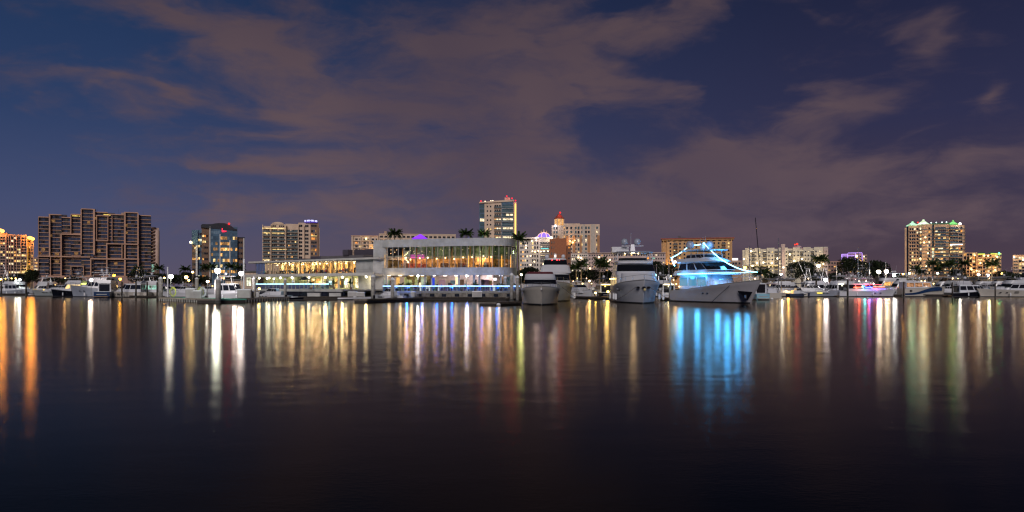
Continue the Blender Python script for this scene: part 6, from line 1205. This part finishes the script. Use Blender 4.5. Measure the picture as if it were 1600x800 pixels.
def blue_yacht():
    L_, B_ = 22, 6.6; yaw = radians(-71); bx, by = X(1187, 123), 123.0; cx, cy = bx-(L_/2+1.6)*cos(yaw), by-(L_/2+1.6)*sin(yaw)
    t = thing('motor_yacht', 'largest yacht, strung with glowing ice-blue light strings from mast to bow', 'yacht', (cx, cy, 0), yaw, 'bow-on yachts'); del t['group']
    me, sh = hull(L_, B_, 4.1, 2.2, rake=3.2, full=3.2, wf=2.0, hm=mat('lilac_white_hull', (.40, .39, .43), .25, var=.04)); part('hull', me, None, t); w = B_/2
    cab(t, 'main_deck_house', -L_*.36, L_*.16, w*.84, 2.4, 5.05, rf=1.0, rb=0, ins=.1, nose=1.8, win=(.25, .85), lightm=mat('aqua_lit_glass', (.02, .03, .04), .1, em=(.10, .45, .75), ems=.55, var=0))
    cab(t, 'upper_deck', -L_*.44, L_*.24, w*.95, 5.05, 5.9, rf=2.6, rb=.3, ins=.25, nose=2.8); cab(t, 'bridge', -L_*.38, L_*.17, w*.86, 5.9, 7.5, rf=2.6, rb=.6, ins=.25, nose=2.2, shield=(.08, .86), win=(.08, .86)); cab(t, 'fly_coaming', -L_*.40, L_*.10, w*.92, 7.5, 8.2, rf=1.6, rb=.3, ins=.2, nose=2.2); cab(t, 'sky_lounge', -L_*.30, L_*.01, w*.66, 8.2, 9.0, rf=.8, rb=.2, ins=.12, nose=1.3, shield=(.15, .85), win=(.15, .85))
    part('fly_screen', MB().rings([ring(-L_*.16, L_*.01, w*.68, 8.1, 1.5)[2:15], ring(-L_*.15, -L_*.02, w*.62, 8.75, 1.5)[2:15]], cap=False, closed=False), M_tint, t)
    part('hardtop', MB().rings([ring(-L_*.33, L_*.04, w*.82, 9.6, 1.4), ring(-L_*.33, L_*.05, w*.86, 9.75, 1.4), ring(-L_*.32, .4, w*.76, 9.92, 1.4)]), M_gel, t); tubes(t, 'hardtop_post', [((x, s_*w*.62, 8.0), (x-.3, s_*w*.58, 9.72)) for x in (-L_*.22, -L_*.12, -L_*.03) for s_ in (-1, 1)], .06, M_gel)
    for y, x in ((-1.9, -5.5), (1.5, -4.0)): dome(t, x, y, 10.85, .78, M_gelb)
    part('mast', MB().rings([[(-L_*.19+x*f, y*f, z) for x, y in ((-.5, -.35), (.5, -.35), (.5, .35), (-.5, .35))] for f, z in ((1, 9.9), (.5, 11.2))]), M_gel, t); tubes(t, 'antenna', [((-L_*.19, y, 11), (-L_*.19, y, 12+.3*k)) for k, y in enumerate((-.5, .1, .6))], .04)
    part('aft_bimini', MB().box(-L_*.40, -L_*.28, -w*.7, w*.5, 8.1, 8.2), M_canvas, t)
    GL = glow('ice_blue_string', (.16, .62, 1), 15); GL2 = glow('ice_blue_strip', (.14, .58, 1), 11)
    def string(name, pts, r, m=GL, beads=False):
        b = MB(); 
        if beads:
            for p, q in zip(pts, pts[1:]):
                for k in range(3): b.ball(tuple(p[j]+(q[j]-p[j])*k/3 for j in range(3)), r*1.3, n=5, k=3)
        else:
            b.path(pts, r*.6, 4)
            for p, q in zip(pts, pts[1:]):
                for k in range(3): b.ball(tuple(p[j]+(q[j]-p[j])*k/3 for j in range(3)), r*1.5, n=6, k=4)
        part(name, b, m, t)
    def cat(p, q, sag, n=12): return [tuple(p[j]+(q[j]-p[j])*i/n-(sag*4*(i/n)*(1-i/n) if j == 2 else 0) for j in range(3)) for i in range(n+1)]
    mp = (-L_*.19+.3, 0, 11.15)
    string('light_string', cat(mp, (L_*.5+1.0, 0, 5.35), 1.3, 16), .055); string('light_string', cat((-L_*.30, -1.5, 11.0), (-L_*.19, .5, 11.2), .25, 6), .045)
    string('light_string', cat((-L_*.30, -1.6, 10.6), (-L_*.50, -w*.8, 8.6), .2, 9), .055, beads=True); string('light_string', cat((-L_*.50, -w*.8, 8.6), (-L_*.40, -w*.98, 6.9), .1, 8), .06)
    s1 = [(x, -max(.1, min(y-.05, w*.97)), 5.3) for i, (x, y, z) in enumerate(sh) if x > -L_*.42]; s1 = [(x, y, z) for x, y, z in s1 if x < L_*.52]
    string('rail_strip', s1, .045, GL2)
    for x, y, z, e in ((L_*.30, 0, 6.2, 260), (L_*.1, 1, 8.4, 260), (-L_*.1, 0, 10.4, 160), (L_*.22, -2.9, 4.8, 160), (0, -3.9, 4.9, 170), (-L_*.25, -4.0, 4.9, 150), (-L_*.44, -2, 7.5, 120), (L_*.42, 0, 5.9, 140)):
        l = bpy.data.lights.new('boat_light', 'POINT'); l.energy = e*2.0; l.color = (.05, .40, 1); l.shadow_soft_size = .5; o = bpy.data.objects.new('boat_light', l); COL.objects.link(o); o.parent = t; o.location = (x, y, z)  # added blue fill lights, strengthening the strings' glow on hull and water
    rail(t, sh, 7, 15, .8); ports(t, L_, B_, 4, [(-L_*.28, B_*.46), (-L_*.24, B_*.46)], 1.5, .20, LIT[6]); ports(t, L_, B_, 4, [(L_*.02, B_*.465), (L_*.08, B_*.455)], 1.7, .17)
    part('anchor_plate', MB().add([(L_*.43+.75, -.62, .55), (L_*.43+.05, -1.12, .45), (L_*.40-.1, -1.60, 2.2), (L_*.46+1.35, -.55, 2.0)], [(0,3,2,1)]), M_blk, t)
    part('anchor', MB().box(L_*.44+.35, L_*.44+.75, -1.15, -1.0, .9, 1.5), M_steel, t); tubes(t, 'mooring_line', [((L_*.34, -2.3, 3.1), (L_*.24, -4.6, .1))], .05, M_blk)
    for i, (x, z) in enumerate(((-10.5, 5.0), (-9.5, 4.2), (-8.5, 3.4), (-11.2, 3.3), (-7.5, 2.9))): part('deck_lamp', MB().ball((x, -w*.93, z), .12, n=6, k=4), glow('side_warm', (1, .66, .22), 9), t)
def lines(t, L_, w, z):
    for s_ in (-1, 1): part('mooring_line', MB().path([(L_*.5-1, s_*w*.3, z), (L_*.5, s_*(w*.8), z*.5), (L_*.5+.6, s_*(w*1.4), .1)], .035, 4), M_fender, t)
    for x in (-L_*.2, L_*.1, L_*.28):
        for s_ in (-1, 1): part('fender', MB().lathe([(.04, -.6), (.2, -.45), (.2, .45), (.04, .6)], 8, (x, s_*(w+.16), 1.1)), M_pcap, t)
bow_yacht_small(); bow_yacht_tall(); bow_yacht_big(); blue_yacht()

# ---- left marina
motor_yacht('white flybridge boat with bright lamp over it near the left edge', 31, 238, -20, 14, 4.6, 2.3, 1.4, hm=M_gelb, canvas=M_canvas)
express('small grey cruiser cut by the left edge', 4, 240, 160, 11, 3.5, hm=M_gelb, canvas=M_canvas)
tender('small dark open boat tied by the golden dock lights', 62, 232, 10, 6)
sportfish('white fishing boat with tower behind the golden dock lights', 62, 255, 200, 13)
express('long low grey-blue cruiser pointing left with raked bow', 92, 214, 178, 15, 4.2, 2.0, 1.5, hm=mat('sage_grey_hull', (.26, .29, .30), .3), arch=False)
motor_yacht('dark-hulled boat with yellow lit cabin windows under navy canvas', 112, 208, 172, 12, 4.2, 2.2, 1.5, hm=M_blk, lightm=LIT[1], canvas=M_canvas, lit=(.9, 1, .15))
motor_yacht('big white motor yacht with high flared bow and starburst lamp', 150, 200, 165, 16, 5.0, 3.3, 2.2, hm=M_gelb, domes=2, group='motor yachts in the left marina')
motor_yacht('navy-sterned white boat between two timber piles', 172, 196, 100, 12, 4.2, 2.3, 1.5, hm=M_navy, stripe=M_gel)
t = motor_yacht('cream boat with dark hull number moored stern-in between thin piles', 202, 194, 185, 10.5, 3.8, 1.7, 1.4, hm=M_gelw, fly=False, canvas=M_canvasg)
for k in range(3):
    b = MB(); x = 2.6-.55*k; b.box(x, x+.34, 1.93, 1.96, .92, 1.02); b.add([(x, 1.95, .95), (x+.12, 1.95, .95), (x+.30, 1.95, .45), (x+.18, 1.95, .45)], [(0,1,2,3)]); part('hull_number', b, M_blk, t)
motor_yacht('white cabin boat with bluish lit saloon beside the curved condominium', 226, 198, 190, 10.5, 3.8, 1.8, 1.3, hm=M_gelw, lightm=LIT[6], canvas=M_gelb, ants=1)
sportfish('small fishing boat with tubular tower behind the striped lamp at far left', 14, 258, 20, 12)
sportfish('fishing boat with tall tower over the white yacht on left', 166, 225, 170, 14, rig=False)
express('low white cruiser in the dark behind the left dark piles', 128, 240, 10, 12, group='cruisers deep in the left marina'); express('grey canvas-topped cruiser deep behind the cream numbered boat', 190, 238, 20, 11, canvas=M_canvasg)
# boats behind the V-shaped dock
for px, d, yaw, L_, l, cv in ((262, 205, 15, 11, 'dim cruiser just right of the white capped thick piling', M_canvas), (283, 195, 175, 11, 'grey-topped cruiser behind the lime hose reel', M_canvasg), (300, 215, 30, 12, 'pale cruiser behind the tall grey dock cabinet', None), (327, 205, 160, 11, 'cruiser half hidden behind the white hose reel', M_canvasg), (350, 235, 20, 12, 'cruiser behind the thickest grey piling', M_canvas)):
    express(l, px, d, yaw, L_, canvas=cv, arch=cv is None, hm=random.choice((M_gel, M_gelb, M_gelw)), group='cruisers behind the V-shaped dock')
motor_yacht('white motor boat glaring under the brightest dock lamps', 366, 152, 8, 9.5, 3.4, 1.9, 1.3, fly=False, hard=True, ants=1, lit=(1, .8, .7))
part_l = wlight(None, X(366, 147), 147, 4.2, (1, .85, .8), 260, .3, 'boat_floodlight')
express('low white runabout behind the golden lamp under the long wing', 424, 168, 175, 9, 3.0, 1.2, .9, arch=False, group='runabouts at the restaurant')
tender('dark covered tender with outboard at the right end of the V-shaped dock', 461, 156, -30, 4.8, hm=M_blk); tender('low white skiff lying along the pale floating dock', 556, 158, 2, 7.5, motor=False); tender('small dark skiff moored beside the finger dock', 603, 148, 15, 4.2, hm=M_blk)
express('pale low boat at the terrace under the reddish piling', 607, 153, 170, 7, 2.6, 1.3, 1.0, arch=False, group='runabouts at the restaurant')
# between the hero yachts
express('white express cruiser bow-out right of the tall bow-on yacht', 908, 190, -70, 12, 4.0, 2.1, 1.4, group='cruisers between the large yachts'); motor_yacht('dark canvas-topped boat with lit stern left of the large bow-on yacht', 940, 195, 100, 11, 4.0, 1.9, 1.3, hm=M_blk, canvas=M_canvas, fly=False, lit=(1, .7, .2), ants=1)
motor_yacht('cabin boat glimpsed between the two largest yachts', 1036, 200, -80, 12, 4.2, 2.2, 1.5, ants=3); motor_yacht('white stern-lit boat behind the stern of the blue-lit yacht', 1044, 178, 80, 10, 3.8, 1.8, 1.3, fly=False, lit=(1, .85, .5), ants=1)
# right marina
motor_yacht('pale blue transom of a boat tied just right of the blue-lit bow', 1181.5, 160, 88, 10, 3.0, 2.0, 1.4, hm=mat('powder_blue_hull', (.22, .42, .52), .3), fly=False, hard=False, domes=0, ants=1)
express('canvas-covered pinkish cruiser stern-on beside the pale blue transom', 1199, 185, 95, 9.5, 3.3, 1.7, 1.3, canvas=mat('rose_canvas', (.32, .22, .22), .9), hm=M_gelw, group='cruisers near the blue-lit yacht')
b_ = sailboat('white sloop with amber lit cockpit below the white lamp post', 1226, 205, 170, 11.5, 14.0, hm=M_gelw); part('cockpit_light', MB().ball((-.6, -1.2, 1.6), .25), glow('cockpit_amber', (1, .55, .08), 12), b_); l = bpy.data.lights.new('boat_light', 'POINT'); l.energy = 160; l.color = (1, .55, .1); l.shadow_soft_size = .25; o = bpy.data.objects.new('boat_light', l); COL.objects.link(o); o.parent = b_; o.location = (-.6, 2.0, 1.8)
t = express('blue-grey sport cruiser with one glowing yellow porthole', 1272, 206, -8, 13, 4.0, 1.9, 1.3, hm=M_gelb, canvas=M_canvas, arch=True, group='sport cruisers in the right marina'); part('lit_porthole', MB().box(.3, 1.7, -2.08, -1.95, .98, 1.14), glow('port_yellow', (1, .8, .1), 3), t)
express('dark blue runabout with folded cover left of the yellow-porthole cruiser', 1248, 203, 10, 6.5, 2.4, 1.2, .9, hm=M_canvas, arch=False, group='runabouts in the right marina')
sportfish('sport fishing boat with leaning outriggers beneath the brilliant white lamp', 1266, 232, -10, 13); sportfish('sport fishing boat whose outriggers rise before the low dark tree', 1292, 236, -10, 14); sportfish('white fishing boat with tower right of the brilliant white lamp', 1283, 260, 0, 15, rig=False)
motor_yacht('white houseboat-like yacht with blue pilot lamp left of the outriggers', 1262, 225, 178, 13, 4.4, 2.1, 1.5, canvas=M_gelb, group='yachts in the right marina'); motor_yacht('white yacht stern-on between the outriggers and the black pile', 1306, 222, 95, 12, 4.6, 2.2, 1.5, lit=(1, .9, .6), group='yachts in the right marina')
# red and blue lit cruiser
t = motor_yacht('long white sport yacht with red and blue neon along its cabin', 1352, 205, -4, 15.5, 4.6, 2.05, 1.5, domes=1, fly=False, hard=True, canvas=M_gelw, group='yachts in the right marina', ants=3)
for a, c, z, col, st, nm in ((-3.9, -1.5, 2.62, (1, .12, .06), 9, 'neon_red'), (-1.4, -.9, 2.9, (.1, .9, .9), 8, 'neon_teal'), (-.9, 1.2, 2.6, (.10, .14, 1), 11, 'neon_blue'), (1.3, 4.4, 2.75, (1, .16, .10), 8, 'neon_red2'), (-3.8, 3.6, 3.35, (1, .10, .14), 3.5, 'neon_red3'), (.0, 4.8, 2.15, (.30, .18, 1), 4, 'neon_violet')):
    part('neon_strip', MB().box(a, c, -2.06, -1.98, z, z+.12), glow(nm, col, st), t); l = bpy.data.lights.new('neon_light', 'POINT'); l.energy = 85; l.color = col; l.shadow_soft_size = .3; o = bpy.data.objects.new('neon_light', l); COL.objects.link(o); o.parent = t; o.location = ((a+c)/2, -2.6, z)
tubes(t, 'crane_arm', [((-5.6, 0, 3.6), (-3.4, 0, 6.2)), ((-3.4, 0, 6.2), (-1.8, .4, 5.2))], .06, M_gel)
# striped boat, black-hulled boat, beige cruiser
t = boat('white houseboat with a bold navy wave stripe along its side', 1441, 0, 3, 'boat', 'boats at the buff dock', 'houseboat', d=207); L_, B_ = 12.5, 4.4
me, sh = hull(L_, B_, 3.0, 2.4, rake=.6, hm=M_gelw, full=3); part('hull', me, None, t)
b = MB(); n = 12
for i in range(n):
    f0, f1 = i/n, (i+1)/n
    def wv(f): s_ = 1/(1+math.exp(-(f-.45)*9)); return (.45+1.25*s_, .95+1.85*s_)
    def yy_(f): 
        k = min(14, f*.93*14); j = int(k); return sh[min(13, j)][1]*(1-(k-j))+sh[min(14, j+1)][1]*(k-j)
    x0, x1 = (f0*.93-.5)*L_, (f1*.93-.5)*L_; (a0, c0_), (a1, c1_) = wv(f0), wv(f1)
    b.add([(x0, -yy_(f0)-.04, a0), (x1, -yy_(f1)-.04, a1), (x1, -yy_(f1)-.08, c1_), (x0, -yy_(f0)-.08, c0_)], [(0,1,2,3)])
part('wave_stripe', b, M_navy, t)
cab(t, 'saloon', -L_*.46, L_*.20, 1.9, 2.3, 4.2, rf=.5, rb=0, ins=.1, nose=.8, win=(.25, .85), lightm=room('room_neon', (1, .50, .25), .8, scale=(2, 2, 2))); part('hardtop', MB().rings([ring(-L_*.15, L_*.30, 1.9, 5.5, .8), ring(-L_*.15, L_*.30, 1.9, 5.65, .8)]), M_gelb, t); tubes(t, 'hardtop_post', [((x, s_*1.7, 4.2), (x, s_*1.7, 5.5)) for x in (-1.5, 0, 2) for s_ in (-1, 1)], .05); rail(t, sh, 8, 15, .7); ant(t, 0, 0, 5.6, 2, .2)
for x in (-4.9, -4.5): part('hull_window', MB().box(x, x+.28, -2.15, -2.03, 1.35, 1.95), M_tint, t)
motor_yacht('white cabin boat with long black hull lying at the buff dock', 1523, 203, -3, 14.5, 4.4, 2.3, 1.1, hm=M_blk, stripe=M_blk, canvas=M_canvas, hard=True, group='boats at the buff dock', flyw=.8, fly=False)
wlight(None, X(1500, 198), 198, 3.5, (.9, .95, 1), 160, .3, 'boat_floodlight')
t = motor_yacht('sleek beige flybridge cruiser at the right edge with slit hull windows', 1578, 200, 176, 16, 4.8, 2.4, 1.7, hm=M_gelw, group='boats at the buff dock', hard=False, cabin=.9, ants=1)
for z in (1.1, 1.4): part('hull_window', MB().box(-1.0, .1, 2.30, 2.38, z, z+.14), M_tint, t)
motor_yacht('tall beige yacht cut by the right edge behind the sleek cruiser', 1601, 218, 172, 18, 5.2, 3.0, 2.2, hm=M_gelw, cabin=1.15, group='yachts in the right marina')
motor_yacht('white flybridge yacht with grey canvas behind the black-hulled boat', 1484, 232, 176, 14, 4.6, 2.4, 1.6, canvas=M_canvasg, hm=M_gelb, group='yachts in the right marina'); express('white cruiser behind the gap between striped and black-hulled boats', 1476, 215, 170, 9, 3.2, group='cruisers in the right marina'); motor_yacht('canvas-roofed yacht behind the grey pile of the black-hulled boat', 1510, 226, 10, 13, 4.4, 2.2, 1.5, canvas=M_canvasg, group='yachts in the right marina')
motor_yacht('white yacht with lit decks right below the cool white lamp', 1403, 222, 175, 13, 4.5, 2.4, 1.6, lightm=LIT[3], lit=(1, .7, .4), group='yachts in the right marina'); motor_yacht('white three-deck yacht glowing under the two brilliant warm lamps', 1381, 232, 175, 17, 5, 3, 2.2, domes=2, cabin=1.15, lightm=LIT[0], lit=(1, .8, .5), group='yachts in the right marina'); express('low cruiser between the two canvas-roofed yachts', 1548, 222, 10, 11, canvas=M_canvasg, group='cruisers in the right marina'); motor_yacht('yacht with pale canvas at the foot of the terraced hotel', 1556, 235, 170, 13, 4.4, 2.3, 1.5, canvas=M_canvasg, hm=M_gel, group='yachts in the right marina')
sportfish('fishing boat with tall tower before the tall dense dark tree', 1340, 232, 175, 15)
sportfish('fishing boat with slanted outriggers before the green-lit tower foot', 1430, 250, 5, 13)
# masts
for px, d, yaw, m_, l, ln in ((1186, 235, 5, 25.0, 'sloop with the tallest black mast leaning beside the blue-lit bow', 2.2), (1176, 228, 175, 15.5, 'sloop with a thin upright mast just left of the tall leaning one', 0), (1221, 240, 170, 18.8, 'sloop with pale mast before the stair tower of the ivory building', 0), (1345.5, 238, 175, 15.5, 'sloop with grey mast before the long dark tree', 0), (1363, 245, 175, 11, 'sloop with short twin-looking mast left of the warm lamps', 0), (1388.5, 255, 175, 12, 'sloop whose thin mast rises over the warm lamps', 0), (1049, 250, 175, 12, 'sloop with thin mast before the foot of the ochre hotel', 0), (1030, 250, 175, 10.5, 'sloop with thin mast between bow-on yacht and ochre hotel', 0), (1303, 250, 10, 10, 'sloop with thin mast right of the brilliant white lamp', 0)):
    sailboat(l, px, d, yaw, 12, m_, hm=M_blk if 'black' in l else M_gel, lean=ln)
# small marina buildings behind the boats
def hut(px0, px1, yt, d, label, m, win=True):
    x0, x1 = X(px0, d), X(px1, d); t = thing('marina_building', label, 'building', ((x0+x1)/2, d, GZ), group='low marina buildings'); w = (x1-x0)/2; h = Z(yt, d)-GZ
    part('wall', MB().box(-w, w, 0, 6, -.3, h-.5), m, t); part('roof', MB().box(-w-.5, w+.5, -.6, 6.5, h-.5, h), mat('hut_roof', (.10, .10, .11), .7), t)
    for i in range(int(w*2/2.6)): part('window', win_mesh(1.5, h*.42, random.choice((LIT[5], LIT[1], DARK[0], DARK[3], LIT[2])), FRAME, 2), None, t, loc=(-w+1.3+2.6*i, -.02, h*.26))
M_hut = mat('brown_hut_wall', (.16, .13, .10), .8)
hut(1200, 1240, 435, 268, 'low flat-roofed marina office behind the white lamp post', M_hut); hut(1300, 1322, 436, 270, 'low white hut behind the stern-on yacht', M_hut); hut(383, 402, 423, 245, 'low pale hut between office block and the long wing', M_cream); hut(352, 384, 436, 262, 'low hut behind the brightest dock boat', M_cream); hut(955, 1030, 434, 285, 'long low hut behind the large bow-on yacht', M_hut)
hut(1480, 1600, 433, 275, 'long low white row behind the right marina masts', M_hut); hut(1404, 1470, 434, 278, 'lit low lobby pavilion at the foot of the pyramid tower', M_hut)
# ================================================================ parked cars on the quay, only roofs and lights show
def car(px, d, label, m, yaw=0):
    t = thing('parked_car', label, 'car', (X(px, d), d, GZ), radians(yaw), 'cars parked along the quay')
    part('body', MB().rings([[(x, y, z) for x, y in ((-2.2*a, -.85), (2.2*a, -.85), (2.2*a, .85), (-2.2*a, .85))] for a, z in ((1, .3), (1.02, .6), (.98, .9))]), m, t); part('cabin', MB().rings([[(-.2+x*a, y*(.6+.4*a), z) for x, y in ((-1.3, -.8), (1.3, -.8), (1.3, .8), (-1.3, .8))] for a, z in ((1, .9), (.72, 1.42))]), M_tint, t)
    for x in (-1.35, 1.35):
        for y in (-.8, .8): part('wheel', MB().rings([[(x+.32*cos(a*pi/5), y+o, .32+.32*sin(a*pi/5)) for a in range(10)] for o in (-.1, .1)]), M_blk, t)
    for y in (-.6, .6): part('headlight', MB().box(2.15, 2.26, y-.15, y+.15, .6, .72), M_steel, t)
for i, (px, d) in enumerate(((272, 292), (292, 290), (312, 288), (335, 286), (885, 268), (926, 270), (1560, 278))): car(px, d, ['dark car parked behind the pale tall pole', 'car parked under the lone palm', 'car parked at the foot of the brown office corner', 'car parked below the brightest lamp', 'car parked under the rusty lit tree', 'car parked under the green lit tree', 'car parked below the orange lamp by terraced hotel'][i], (M_blk, M_gel, M_fasc, M_navy, M_blk, M_gel, M_fasc)[i], random.choice((0, 180)))

for i, (px, d, yaw) in enumerate(((84, 262, 10), (106, 258, 170), (140, 255, 5), (214, 240, 172), (238, 244, 12))):
    (sportfish if i % 2 else motor_yacht)('%s boat from the left in the dim second row of the left marina' % ORD[i], px, d, yaw, 12.5, group='second row of the left marina')
for i, (px, d, yaw) in enumerate(((1212, 246, 170), (1240, 250, 5), (1318, 246, 175), (1360, 252, 8), (1418, 244, 172), (1448, 246, 10), (1470, 250, 170), (1498, 250, 8), (1530, 248, 172), (1590, 246, 8))):
    (sportfish if i % 2 else motor_yacht)('%s boat from the left in the crowded second row of the right marina' % ORD[i], px, d, yaw, 13, group='second row of the right marina')
